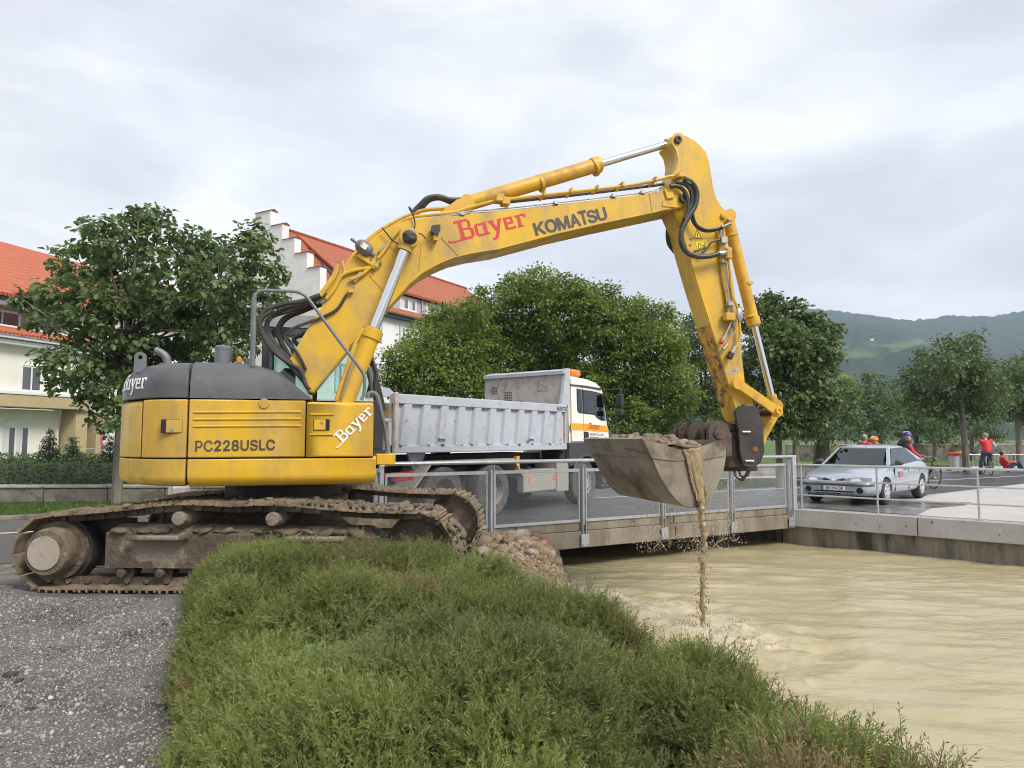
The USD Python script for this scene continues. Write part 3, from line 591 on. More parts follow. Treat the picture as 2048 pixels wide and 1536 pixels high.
# handrail
w = 1.22
pts = [p3(*q, w) for q in ((505, 722), (507, 640), (508, 600), (514, 586), (528, 581), (560, 582), (590, 583), (607, 589), (620, 602), (650, 643), (690, 697), (720, 737), (728, 752), (729, 770), (727, 790), (722, 800))]
part(ex, 'handrail', tube(pts, [.023] * 3 + [.0175] * 13, 10, 3), M_rail)
part(ex, 'handrail_foot', cyl(pts[0] + [0, 0, -.06], pts[2], .028, 12), M_rail)
pts = [p3(*q, 1.0) for q in ((736, 797), (737, 788), (744, 785), (753, 789), (758, 802), (764, 830), (771, 862), (775, 905))]
part(ex, 'handrail', tube(pts, .022, 9, 4), M_rail)
# --- cab on the far side
cy0, cy1 = 0.42, 1.34
cz0, cz1, cs0, cs1 = 1.38, 3.06, -0.33, 1.16
def cabpost(s0, z0, s1, z1, y, r=.05): return tm(hull(np.vstack([np.array([s0, y, z0]) + np.array(o) * r for o in np.ndindex(2, 2, 2)] + [np.array([s1, y, z1]) + np.array(o) * r for o in np.ndindex(2, 2, 2)])))
part(ex, 'cab_roof', tm(hull([(cs0 - .02, cy0 - .03, cz1 - .14), (cs0 - .02, cy1 + .03, cz1 - .14), (cs1 - .2, cy0 - .03, cz1 - .14), (cs1 - .2, cy1 + .03, cz1 - .14), (cs0 + .08, cy0 + .05, cz1 + .03), (cs0 + .08, cy1 - .05, cz1 + .03), (cs1 - .4, cy0 + .05, cz1 + .03), (cs1 - .4, cy1 - .05, cz1 + .03)])), M_rail)
for y in (cy0, cy1 - .05):
    part(ex, 'cab_pillar', cabpost(cs0, cz0, cs0, cz1 - .14, y, .09), M_black)
    part(ex, 'cab_pillar', cabpost(cs1, cz0 + .5, cs1 - .28, cz1 - .14, y, .05), M_black)
    part(ex, 'cab_pillar', cabpost(cs0 + .62, cz0, cs0 + .62, cz1 - .14, y, .05), M_black)
    part(ex, 'cab_side', bx((cs0 + .05, y, cz0), (cs1 + .02, y + .05, cz0 + .62), .01), M_black)
    part(ex, 'cab_window', bx((cs0 + .09, y + .02, cz0 + .62), (cs0 + .61, y + .026, cz1 - .15)), M_cabglass)
    part(ex, 'cab_window', prism([(cs0 + .68, cz0 + .63), (cs1 - .02, cz0 + .63), (cs1 - .30, cz1 - .15), (cs0 + .68, cz1 - .15)], .006, mat4((0, y + .03, 0), (1, 0, 0), (0, 0, 1), (0, -1, 0))), M_cabglass)
part(ex, 'cab_back', bx((cs0 - .01, cy0 + .1, cz0), (cs0 + .04, cy1 - .1, cz0 + 1.0), .01), M_black)
part(ex, 'cab_floor', bx((cs0, cy0, cz0 - .1), (cs1 + .05, cy1, cz0 - .002), .01), M_black)
part(ex, 'seat', [bx((.0, .65, cz0), (.5, 1.1, cz0 + .5), .05), bx((-.12, .65, cz0 + .4), (.06, 1.1, cz0 + 1.05), .05)], M_black)
part(ex, 'swing_frame', [bx((-0.9, -1.2, ZB + .02), (0.9, 1.2, ZB + .12))], M_darksteel)

# --- undercarriage: its own direction, 3 degrees towards the camera
ta = math.radians(-3); TU, TN = np.array([math.cos(ta), math.sin(ta), 0]), np.array([math.sin(ta), -math.cos(ta), 0])
Minv = np.linalg.inv(M_up); MT = Minv @ mat4(MC, TU, -TN)      # track frame inside the machine's frame; near side is -y there
T = lambda m: tr(m, MT)
part(ex, 'slew_ring', T(cyl((0, 0, .82), (0, 0, 1.06), .66, 40)), M_darksteel)
part(ex, 'slew_bearing', T(cyl((0, 0, .70), (0, 0, .86), .74, 40)), M_mud)
part(ex, 'car_body', T(cat([bx((-.75, -.75, .38), (.75, .75, .74), .05)] + [tm(hull([(sx * .2, sy * .5, .4), (sx * .75, sy * .5, .4), (sx * 1.15, sy * 1.0, .35), (sx * .6, sy * 1.0, .35), (sx * .2, sy * .5, .72), (sx * .75, sy * .5, .72), (sx * 1.15, sy * 1.0, .58), (sx * .6, sy * 1.0, .58)])) for sx in (-1, 1) for sy in (-1, 1)])), M_mud)
SPR, IDL = (-1.80, .40, .345), (1.85, .43, .365)     # centre along, height, radius of the running line
def loop():
    pts = []
    for a in np.linspace(-90, -268, 22): pts.append((SPR[0] + SPR[2] * math.cos(math.radians(a)), SPR[1] + SPR[2] * math.sin(math.radians(a))))
    top = [(-1.45, .772), (-1.0, .815), (-.75, .85), (-.52, .868), (-.3, .868), (0.0, .852), (.3, .866), (.45, .868), (.65, .858), (1.0, .825), (1.35, .803), (1.6, .798)]
    pts += top
    for a in np.linspace(88, -90, 22): pts.append((IDL[0] + IDL[2] * math.cos(math.radians(a)), IDL[1] + IDL[2] * math.sin(math.radians(a))))
    pts += [(1.3, .06), (-1.2, .06)]
    return np.array(pts + pts[:1])
LP = loop(); LS = np.concatenate([[0], np.cumsum(np.linalg.norm(np.diff(LP, axis=0), axis=1))]); NSH = 47
def at_loop(s):
    s = s % LS[-1]; p = np.array([np.interp(s, LS, LP[:, 0]), np.interp(s, LS, LP[:, 1])]); q = np.array([np.interp((s + .03) % LS[-1], LS, LP[:, 0]), np.interp((s + .03) % LS[-1], LS, LP[:, 1])]) if s + .03 < LS[-1] else LP[1]
    d = q - p; return p, d / np.linalg.norm(d)
rs = np.random.default_rng(4)
PITCHM = LS[-1] / NSH
shoe0 = prism([(-.098, .012), (-.088, .0), (.088, .0), (.098, .012), (.086, .017), (.080, .046), (.066, .048), (.058, .018), (.012, .018), (.006, .044), (-.008, .044), (-.014, .018), (-.066, .018), (-.072, .040), (-.084, .040), (-.09, .018)], .60, mat4((0, .30, 0), (1, 0, 0), (0, 0, 1), (0, -1, 0)))
link0 = cat([tm(hull([(-.1, s - .02, -.075), (.09, s - .02, -.075), (-.1, s + .02, -.075), (.09, s + .02, -.075), (-.085, s - .02, -.0), (.085, s - .02, -.0), (-.085, s + .02, 0), (.085, s + .02, 0)])) for s in (-.09, .09)] + [cyl((.095, -.14, -.04), (.095, .14, -.04), .028, 10)])
def clod(n, spread, r, rng, ybias=0):
    ms = []
    for _ in range(n): ms.append(rock((rng.uniform(-.08, .08), rng.uniform(-.28, .28), .03 + rng.uniform(0, .02)), r * rng.uniform(.5, 1.3), rng, 1, .55))
    return ms
for side, yc in ((-1, -1.19), (1, 1.19)):
    for k in range(NSH):
        p, d = at_loop(k * PITCHM)
        nrm = np.array([d[1] * -1, d[0]])      # outwards: to the left of travel (loop runs clockwise seen from the near side)
        M = MT @ mat4((p[0], yc, p[1]), (d[0], 0, d[1]), (0, 1, 0), (nrm[0], 0, nrm[1]))
        if np.linalg.det(M[:3, :3]) < 0: M = M @ np.diag([1, -1, 1, 1])
        muddy = (side < 0 and p[0] > .75 and p[1] > .3) or rs.random() < .3
        extra = []
        if muddy and p[1] > .1: extra = clod(11 if (side < 0 and p[0] > .75) else 4, .2, .045 if side < 0 and p[0] > .75 else .03, rs)
        sp = part(ex, 'track_shoe', tr(shoe0, M), M_shoe, smooth=False)
        part(sp, 'link', tr(link0, M), M_frame, smooth=30)
        if extra: part(sp, 'mud', tr(cat(extra), M), M_mud, smooth=True, kind='stuff')
    # frame, wheels
    fr_ = tm(hull([(-1.28, yc - .20, .24), (1.45, yc - .20, .24), (-1.28, yc + .2, .24), (1.45, yc + .2, .24), (-1.28, yc - .2, .58), (1.45, yc - .2, .55), (-1.28, yc + .2, .58), (1.45, yc + .2, .55), (-1.2, yc - .08, .66), (1.35, yc - .08, .64), (-1.2, yc + .08, .66), (1.35, yc + .08, .64)]))
    f_ = part(ex, 'track_frame', T(fr_), M_frame)
    for s0, s1 in ((-.98, -.42), (.58, 1.16)): part(f_, 'step_plate', T(bx((s0, yc + side * .2, .525), (s1, yc + side * .33, .57), .012)), M_frame)
    part(f_, 'mud_bank', T(tr(cat([rock((rs.uniform(-1.2, 1.3), yc + side * rs.uniform(.05, .2), .60), rs.uniform(.03, .09), rs, 1, .4) for _ in range(80)]), np.eye(4))), M_mud, smooth=True)
    part(ex, 'sprocket_guard', T(bx((-2.02, yc + (.11 if side < 0 else -.13), .2), (-1.15, yc + (.13 if side < 0 else -.11), .70), .01)), M_darksteel)
    part(ex, 'sprocket', T(cyl((SPR[0], yc - .09, SPR[1]), (SPR[0], yc + .09, SPR[1]), .32, 26)), M_darksteel)
    yo = yc + side * .10
    part(ex, 'final_drive', T(lathe([(.29, 0), (.29, .06), (.245, .07), (.235, .2), (.215, .235), (.05, .245), (.001, .245)], (SPR[0], yo, SPR[1]), (0, side, 0), 30)), M_mud)
    part(ex, 'drive_cover', T(lathe([(.165, .0), (.165, .006), (.001, .008)], (SPR[0] - .01, yo + side * .246, SPR[1]), (0, side, 0), 26)), mat('clean_hub_%d' % (side + 1), (0.30, 0.255, 0.205), (0.36, 0.31, 0.26), 4, 0.6, dirt=(0.1, 0.08, 0.06), damt=0.35, dscale=8))
    part(ex, 'idler_wheel', T(lathe([(.33, -.1), (.35, -.09), (.35, -.04), (.31, -.03), (.29, .0), (.10, .02), (.09, .06), (.001, .065)], (IDL[0], yc + side * .06, IDL[1]), (0, side, 0), 30)), M_frame)
    part(ex, 'idler_wheel', T(lathe([(.33, -.1), (.35, -.09), (.35, -.04), (.31, -.03), (.29, .0), (.10, .02), (.001, .065)], (IDL[0], yc - side * .06, IDL[1]), (0, -side, 0), 30)), M_frame)
    for s in (-.50, .44):
        part(ex, 'carrier_roller', T(lathe([(.06, -.25), (.06, -.13), (.085, -.12), (.085, .05), (.07, .08), (.068, .17), (.06, .18), (.001, .185)], (s, yc + side * .12, .735), (0, side, 0), 18)), M_frame)
    for s in np.linspace(-1.12, 1.25, 7):
        part(ex, 'track_roller', T(lathe([(.001, -.16), (.085, -.16), (.085, -.05), (.1, -.045), (.1, .0), (.05, .01), (.045, .07), (.001, .075)], (s, yc + side * .12, .19), (0, side, 0), 16)), M_frame)
# --- boom
BW = 0.27
def tri_poly(pxs, w): return [sz(x, y, w) for x, y in pxs]
def plate(poly, w_near, w_far, c=0.012):
    """Outline (s, z) as a solid between two planes on the near side."""
    return bevel_prism(Polygon(poly), w_near - w_far, c, mat4((0, -w_far, 0), (1, 0, 0), (0, 0, 1), (0, -1, 0)))
boom_px = [(616, 783), (598, 752), (580, 718), (591, 700), (606, 674), (637, 625), (662, 582), (679, 552), (696, 526), (718, 500), (749, 475), (780, 455), (812, 441), (850, 436), (918, 431), (998, 423), (1111, 411), (1261, 392), (1325, 381), (1352, 379), (1367, 383), (1376, 393), (1376, 405), (1362, 414), (1337, 419), (1302, 427), (1202, 448), (1114, 468), (997, 499), (945, 507), (908, 516), (877, 529), (845, 547), (818, 570), (779, 613), (702, 693), (648, 758), (626, 785)]
bp = Polygon(tri_poly(boom_px, BW)).buffer(0.004).simplify(0.004)
part(ex, 'boom', plate(bp, BW, -BW), M_yel)
# raised edge bead and weld lines on the near face
edge = [p3(x, y, BW + .004) for x, y in ((700, 690), (779, 611), (818, 568), (845, 545.5), (877, 527.5), (908, 515), (945, 506), (997, 498), (1114, 467), (1202, 447), (1302, 426), (1335, 418))]
part(ex, 'boom_flange', tube(np.array(edge) + [0, 0, .0], .008, 6), M_yel)
for q in (((738, 550), (768, 583)), ((842, 497), (838, 540)), ((882, 475), (920, 515)), ((1299, 387), (1304, 424))):
    part(ex, 'weld_seam', tube([p3(*q[0], BW + .002), p3(*q[1], BW + .002)], .006, 5), M_yel)
boss = lambda px, py, w, r, t=.03, m=M_darksteel, hole=True: part(ex, 'pin', lathe([(r * 1.0, -.05), (r, t), (r * .85, t + .006), (r * .5, t + .006)] + ([(r * .45, t - .008), (.001, t - .008)] if hole else [(.001, t + .012)]), p3(px, py, w), (0, -1, 0), 24), m)
boss(1365, 398, BW, .062, .05)
part(ex, 'boom_ear', plate(Polygon(tri_poly([(1328, 379), (1345, 377), (1348, 396), (1334, 398)], BW + .02)), BW + .03, BW, .006), M_yel)
part(ex, 'boom_rib', bx(p3(1325, 411, BW + .012) - [0, 0, .012], p3(1350, 407, BW + .0) + [0, 0, .012], .004), M_yelworn)
# writing on the boom
a, b = p3(917, 482, BW + .001), p3(1050, 452, BW + .001)
L = np.linalg.norm(b - a); part(ex, 'lettering', on_face(bayer(L / 3.62, .003, 0), p3(922, 481, BW), b - a, (0, -1, 0)), M_red)
KW = {'K': 0, 'O': 1, 'M': 2, 'A': 3, 'T': 4, 'S': 5, 'U': 6}
a, b = p3(1072, 471, BW), p3(1217, 437, BW); L = np.linalg.norm(b - a); xd = (b - a) / L; up = np.cross((0, -1, 0), xd)
cur = 0.0; H_ = L / 6.05; widths = dict(K=.90, O=.98, M=1.06, A=.86, T=.62, S=.80, U=.86); tot = sum(widths.values()); H_ = L / tot * 1.0
for ch in 'KOMATSU':
    g = meshkit.text_mesh(ch, H_ * .90, .003, bold=True)
    g.apply_translation([-g.bounds[0, 0], -min(0, g.bounds[0, 1]) * 0, 0]); g.apply_scale([widths[ch] * .93 * H_ / g.bounds[1, 0], 1, 1])
    if ch == 'T': g.apply_scale([1.15, 1.12, 1]); g.apply_translation([-.05 * H_, .0, .0])
    wide = cat([g, *[tr(g, mat4((dx * H_ * .028, dy * H_ * .02, 0.0002 * k))) for k, (dx, dy) in enumerate(((1, 0), (0, 1), (-1, 0), (0, -1)))]])
    wide.apply_translation([cur, 0, 0]); part(ex, 'lettering', on_face(wide, a, xd, (0, -1, 0)), M_charcoal); cur += widths[ch] * H_
# arm
AW = 0.185
arm_px = [(1345, 273), (1350, 269), (1357, 267), (1371, 271), (1390, 281), (1403, 293), (1412, 304), (1417, 318), (1421, 338), (1427, 377), (1434, 399), (1444, 414), (1453, 424), (1456, 431), (1453, 439), (1447, 445), (1452, 470), (1464, 545), (1474, 620), (1482, 690), (1487, 740), (1490, 765), (1499, 790), (1510, 812), (1513, 826), (1508, 840), (1495, 846), (1480, 841), (1473, 828), (1469, 813), (1451, 750), (1433, 690), (1415, 632), (1398, 580), (1378, 513), (1362, 455), (1347, 420), (1337, 398), (1338, 378), (1345, 352), (1353, 336), (1355, 320), (1351, 300), (1342, 286)]
part(ex, 'arm', plate(Polygon(tri_poly(arm_px, AW)).buffer(.004).simplify(.004), AW, -AW), M_yel)
# dark, rubbed front web of the arm
web = [sz(x, y, AW) for x, y in ((1420, 650), (1433, 690), (1451, 750), (1469, 813))]
wp = [np.array([s - .012, y, z]) for s, z in web for y in (-AW + .004, AW - .004)]
wv = np.array(wp + [p + [.006, 0, 0] for p in wp]); k = len(web); wf = []
for i in range(k - 1): wf += [(2 * i, 2 * i + 1, 2 * i + 3), (2 * i, 2 * i + 3, 2 * i + 2)]
part(ex, 'arm_web', trimesh.Trimesh(wv, wf, process=False), M_yellow_rusty, smooth=False)
low = Polygon(tri_poly([(1433, 690), (1483, 690), (1490, 765), (1499, 790), (1469, 813)], AW + .004))
boss(1355, 280, AW, .055); boss(1446, 433, AW, .045, m=M_yelworn, hole=False); boss(1477, 767, AW + .06, .052, .02, M_yelworn)
boss(1495, 828, AW + .05, .14, .05, M_brownsteel)
# arm cylinder above the boom
def cylinder(base, mid, end, w, rb, rr, name, rod=M_chrome, py=M_yelworn):
    a, m, e = p3(*base, w), p3(*mid, w), p3(*end, w); d = (e - a) / np.linalg.norm(e - a); L = (m - a) @ d; mm = a + d * L
    c = part(ex, name, cat([cyl(a, mm, rb, 24), cyl(mm - d * .12, mm, rb * 1.16, 24, ch=.006), cyl(mm - d * .02, mm + d * .02, rb * .9, 24)]), py)
    part(c, 'rod', cyl(mm, e, rr, 20), rod)
    part(c, 'rod_eye', cat([cyl(e - d * .16, e, rr * 1.5, 16), cyl(e + [0, -.09, 0], e + [0, .09, 0], rr * 1.9, 20)]), py)
    part(c, 'base_eye', cat([cyl(a + [0, -.09, 0], a + [0, .09, 0], rb * 1.05, 20)]), py)
    return a, mm, e, d
cylinder((932, 408), (1200, 332), (1352, 283), 0.0, .098, .05, 'arm_cylinder')
part(ex, 'cylinder_bracket', plate(Polygon(tri_poly([(868, 434), (915, 398), (945, 396), (952, 412), (940, 428)], .12)), .12, .09, .004), M_yelworn); part(ex, 'cylinder_bracket', plate(Polygon(tri_poly([(868, 434), (915, 398), (945, 396), (952, 412), (940, 428)], -.12)), -.09, -.12, .004), M_yelworn)
cb_ = p3(1080, 370, 0.0); 
for px, py in ((1081, 368), (1190, 336)): a = p3(px, py, 0); d = p3(px + 10, py - 3, 0) - a; d /= np.linalg.norm(d); part(ex, 'pipe_clamp', cyl(a - d * .02, a + d * .02, .115, 20), M_yelworn)
# boom cylinders, one each side
for w in (.46, -.46):
    cylinder((672, 850), (748, 660), (818, 478), w, .107, .062, 'boom_cylinder', py=M_yel)
boss(819, 476, .52, .085, .05, M_brownsteel)
part(ex, 'boom_cylinder_pin', cyl(p3(819, 476, .52), p3(819, 476, .52) + [0, 1.04, 0], .055, 16), M_brownsteel)
part(ex, 'grease_cake', [rock(p3(819 + a, 476 + b, .56), r, rs, 2, .8) for a, b, r in ((0, 0, .07), (-4, -8, .05), (5, 3, .05), (2, -7, .055), (-4, 5, .05), (7, -4, .04))], M_darksteel, smooth=True)
part(ex, 'cylinder_pipe', tube([p3(*q, .60) for q in ((672, 800), (690, 745), (700, 715), (712, 683), (722, 664), (728, 658))], .02, 8, 3), M_yelworn)
part(ex, 'cylinder_pipe', tube([p3(*q, .58) for q in ((683, 797), (698, 750), (706, 728))], .014, 8), M_steel)
# bucket cylinder along the arm's far edge
cylinder((1455, 433), (1503, 652), (1548, 812), 0.0, .085, .047, 'bucket_cylinder')
for px, py in ((1462, 470), (1492, 568), (1498, 632)): a = p3(px, py, 0); d = p3(px + 2.2, py + 10, 0) - a; d /= np.linalg.norm(d); part(ex, 'pipe_clamp', cyl(a - d * .02, a + d * .02, .1, 18), M_yelworn)
# linkage
def link(p, q, w, r0, r1, t, m=M_yelworn):
    a, b = sz(*p, w), sz(*q, w); g = Point(a).buffer(r0, 12).union(Point(b).buffer(r1, 12)).union(LineString([a, b]).buffer(min(r0, r1) * .78, cap_style=2))
    return part(ex, 'link_arm', plate(g, w, w - t, .006), m)
for w in (.30, -.25): link((1477, 767), (1556, 822), w, .085, .085, .05)
link((1556, 822), (1524, 880), .13, .08, .07, .26)
boss(1556, 822, .31, .05, .03, M_yelworn)
part(ex, 'link_pin', cyl(p3(1556, 822, .3), p3(1556, 822, .3) + [0, .6, 0], .045, 16), M_brownsteel)
# coupler and tilting rotator
coup = [(1470, 822), (1480, 812), (1512, 812), (1519, 826), (1527, 850), (1529, 905), (1522, 925), (1508, 936), (1488, 932), (1480, 905), (1478, 862)]
for w in (.30, -.24): part(ex, 'coupler_plate', plate(Polygon(tri_poly(coup, w)), w, w - .05, .006), M_darksteel)
part(ex, 'coupler_body', plate(Polygon(tri_poly([(1480, 860), (1518, 850), (1522, 915), (1505, 928), (1488, 925)], .2)), .2, -.2, .01), M_darksteel)
part(ex, 'coupler_hook', bx(p3(1428, 847, .2) , p3(1480, 862, -.1), .015), M_darksteel)
part(ex, 'coupler_hook', bx(p3(1434, 862, .18), p3(1492, 878, -.05), .012), M_brownsteel)
part(ex, 'lock_pin', cyl(p3(1484, 864, .31), p3(1500, 864, .31), .018, 10), M_steel)
part(ex, 'lock_pin', cyl(p3(1490, 922, .31), p3(1507, 922, .31), .018, 10), M_steel)
part(ex, 'tilt_motor', cyl(p3(1462, 878, .05), p3(1464, 934, .05), .12, 20, .15), M_brownsteel)
part(ex, 'tilt_motor', cyl(p3(1478, 868, .0), p3(1480, 932, .0), .1, 20), M_darksteel)
part(ex, 'orange_cap', cyl(p3(1511, 898, .305), p3(1511, 898, .32), .035, 14), mat('orange_rust', (0.30, 0.12, 0.03), rough=0.7))
part(ex, 'lower_bar', bx(p3(1455, 931, .1), p3(1500, 941, -.1), .02), M_darksteel)
for q in (((1470, 938), (1470, 950), (1480, 958), (1490, 952), (1496, 938)), ((1478, 940), (1482, 952), (1494, 952), (1500, 940)), ((1466, 936), (1474, 955), (1486, 960), (1494, 944))):
    part(ex, 'coupler_hose', tube([p3(*k, .15 + .04 * i) for i, k in enumerate(q)], .014, 7, 4), M_hose)
# bucket: end plate nearest, curved shell behind it
BN, BF = 1.08, -0.84
end_px = [(1284, 877), (1302, 914), (1318, 950), (1338, 983), (1352, 1000), (1366, 1012), (1380, 1016), (1402, 1015), (1418, 1004), (1434, 976), (1448, 940), (1453, 912), (1451, 880), (1430, 884), (1404, 893), (1380, 902), (1355, 898), (1310, 884)]
ep = tri_poly(end_px, BN)
bucket = part(ex, 'bucket', plate(Polygon(ep), BN, BN - .03, .006), M_bucket)
def shell(outline, w0, w1, t):
    o = np.array(outline); c = o.mean(0); n = []
    for i in range(len(o)):
        d = o[min(i + 1, len(o) - 1)] - o[max(i - 1, 0)]; m = np.array([-d[1], d[0]]); m /= np.linalg.norm(m); n.append(m if m @ (c - o[i]) > 0 else -m)
    return plate(Polygon(np.vstack([o, (o + np.array(n) * t)[::-1]])).buffer(0), w0, w1, .004)
sh = ep[:13]
part(bucket, 'shell', shell(sh, BN - .031, BF, .025), M_bucket)
part(bucket, 'end_plate', plate(Polygon(ep), BF, BF - .03, .006), M_bucket)
lipd = np.array(sh[1]) - np.array(sh[0]); lipd /= np.linalg.norm(lipd); lo_ = np.array([-lipd[1], lipd[0]]); lo_ = lo_ if lo_[0] < 0 else -lo_
lp = [np.array(sh[0]), np.array(sh[0]) + lipd * .25, np.array(sh[0]) + lipd * .25 + lo_ * .014, np.array(sh[0]) + lo_ * .014]
part(bucket, 'cutting_edge', plate(Polygon(lp), BN + .004, BF - .034, .003), M_bucket)
blade = [(1284, 877), (1304, 917), (1345, 922), (1375, 921), (1405, 920), (1452, 911), (1451, 880), (1430, 884), (1404, 893), (1380, 902), (1355, 898), (1310, 884)]
part(bucket, 'side_cutter', plate(Polygon(tri_poly(blade, BN + .012)), BN + .013, BN, .003), M_bucket)
for px, py, r, w, t in ((1424, 862, .17, .36, .07), (1424, 862, .17, .24, .07), (1412, 860, .155, -.08, .13), (1404, 862, .14, -.42, .08), (1404, 862, .14, -.54, .07)):
    a = np.array(sz(1426, 866, .2)); g = Point(a).buffer(.165, 14).union(sbox(a[0] - .165, a[1] - .32, a[0] + .19, a[1]))
    part(bucket, 'ear', plate(g, w, w - t, .008), M_brownsteel)
part(bucket, 'ear_pin', cyl(np.array([a[0], -.38, a[1]]), np.array([a[0], .85, a[1]]), .085, 18), M_brownsteel)
# hydraulic pipes along the boom
def pipe(pxs, w, r, m, n=7, sm=4, name='hydraulic_pipe'): return part(ex, name, tube([p3(*q, w) for q in pxs], r, n, sm), m)
pipe([(668, 598), (690, 560), (716, 516), (744, 482), (782, 456), (820, 436), (860, 430), (905, 425), (950, 412), (995, 401), (1050, 395), (1150, 383), (1250, 372), (1310, 361), (1340, 353), (1362, 355)], .17, .023, M_yel)
pipe([(650, 605), (680, 562), (705, 520), (735, 484), (775, 452), (815, 432), (850, 420), (900, 416), (940, 410)], .05, .026, M_yelworn)
pipe([(640, 608), (668, 570), (700, 520), (730, 485), (770, 455), (815, 440)], -.12, .026, M_yelworn)
pipe([(1005, 405), (1080, 397), (1180, 386), (1280, 374), (1345, 366)], -.05, .024, M_charcoal)
pipe([(722, 520), (752, 486), (782, 462), (806, 449), (850, 438), (900, 430), (925, 424), (1000, 418), (1110, 406), (1230, 392), (1290, 385), (1320, 376)], .2, .010, M_steel, 6)
pipe([(740, 505), (768, 478), (800, 455), (850, 442), (922, 428), (1000, 422), (1110, 410), (1230, 396), (1296, 387), (1325, 372)], .24, .010, M_steel, 6)
pipe([(700, 560), (722, 550), (738, 537), (748, 526), (763, 508), (775, 492), (785, 475), (800, 458)], .31, .022, M_yel)
pipe([(640, 592), (655, 572), (668, 553), (676, 530)], .26, .033, M_yel, 8)
pipe([(652, 598), (668, 578), (680, 556), (690, 547), (712, 540), (735, 535), (750, 524)], .3, .022, M_yel, 8)
pipe([(690, 548), (687, 535), (684, 522)], .28, .022, M_yel, 8)
for px, py in ((924, 429), (1111, 407), (1226, 393), (1284, 386)): part(ex, 'pipe_clamp', bc(p3(px, py, BW - .03), (.06, .1, .045), .006), M_steel)
for px, py in ((998, 398), (1010, 404)): part(ex, 'pipe_clamp', bc(p3(px, py, .2), (.11, .14, .1), .01), M_yelworn)
for px, py in ((1085, 392), (1138, 386), (1190, 380), (1240, 373), (1305, 363)): part(ex, 'pipe_clamp', bc(p3(px, py, .1), (.03, .24, .07), .005), M_yelworn)
for px, py in ((770, 492), (762, 500), (718, 549), (712, 560), (702, 577)): part(ex, 'fitting', cyl(p3(px - 4, py + 5, .30), p3(px + 4, py - 5, .30), .02, 8), M_steel)
# accumulator and valve block on the boom's back
a, b = p3(712, 484, .33), p3(738, 503, .33); d = (b - a) / np.linalg.norm(b - a)
acc = part(ex, 'accumulator', lathe([(.001, 0), (.04, .01), (.075, .045), (.085, .09), (.085, .16), (.07, .2), (.035, .22), (.03, .26), (.001, .26)], a, d, 20), M_rail)
part(acc, 'valve_cap', cyl(a - d * .07, a + d * .01, .022, 10), M_rail)
cc = a + d * .12 + np.array([0, -.083, 0]); part(acc, 'label', on_face(bx((-.03, -.035, 0), (.03, .035, .004)), cc, d, (0, -1, 0)), M_label); part(acc, 'label', on_face(bx((-.05, -.035, 0), (-.032, .035, .004)), cc, d, (0, -1, 0)), mat('orange_label', (0.7, 0.3, 0.04)))
part(ex, 'valve_bracket', bevel_prism(Polygon(tri_poly([(722, 518), (738, 505), (764, 527), (750, 541), (742, 536)], .30)), .05, .005, mat4((0, -.27, 0), (1, 0, 0), (0, 0, 1), (0, -1, 0))), M_yel)
part(ex, 'valve_bracket', bevel_prism(Polygon(tri_poly([(713, 512), (718, 506), (750, 525), (745, 532)], .34)), .03, .005, mat4((0, -.31, 0), (1, 0, 0), (0, 0, 1), (0, -1, 0))), M_yel)
for px, py in ((748, 510), (755, 517), (751, 534), (761, 525), (742, 520)): part(ex, 'bolt', cyl(p3(px, py, .31), p3(px, py, .345), .018, 8), M_steel)
part(ex, 'rod_stop', bx(p3(696, 577, .28) - [0, 0, .01], p3(707, 587, .33) + [0, 0, .01], .004), M_yel)
# work lamp and its cable
lp_ = p3(872, 463, BW + .08)
lam = part(ex, 'work_lamp', tm(hull([lp_ + np.array(q) for q in ((-.055, -.05, .06), (.045, -.05, .08), (-.06, -.05, -.02), (.02, -.05, -.06), (-.055, .05, .06), (.045, .05, .08), (-.06, .05, -.02), (.02, .05, -.06), (.055, 0, .03))])), M_black)
part(lam, 'lamp_bracket', [bx(lp_ + [-.03, -.03, -.12], lp_ + [.02, .09, -.03], .005)], M_yelworn)
pipe([(852, 478), (845, 470), (838, 467), (828, 468)], .34, .008, M_hose, 6)
pipe([(816, 490), (800, 489), (785, 480), (772, 465), (764, 455)], .33, .009, M_hose, 6)
pipe([(826, 466), (830, 450), (827, 432), (820, 420), (818, 414), (822, 418), (828, 432)], .31, .009, M_hose, 6)
pipe([(826, 425), (840, 410), (856, 396), (878, 393), (900, 399), (920, 399), (934, 398)], .05, .032, M_hose, 8, 5, 'hydraulic_hose')
pipe([(832, 428), (845, 414), (860, 400), (880, 397), (900, 404), (920, 404), (934, 402)], -.08, .03, M_hose, 8, 5, 'hydraulic_hose')
pipe([(938, 397), (960, 391), (1000, 388), (1040, 382), (1072, 375)], .02, .018, M_yelworn)
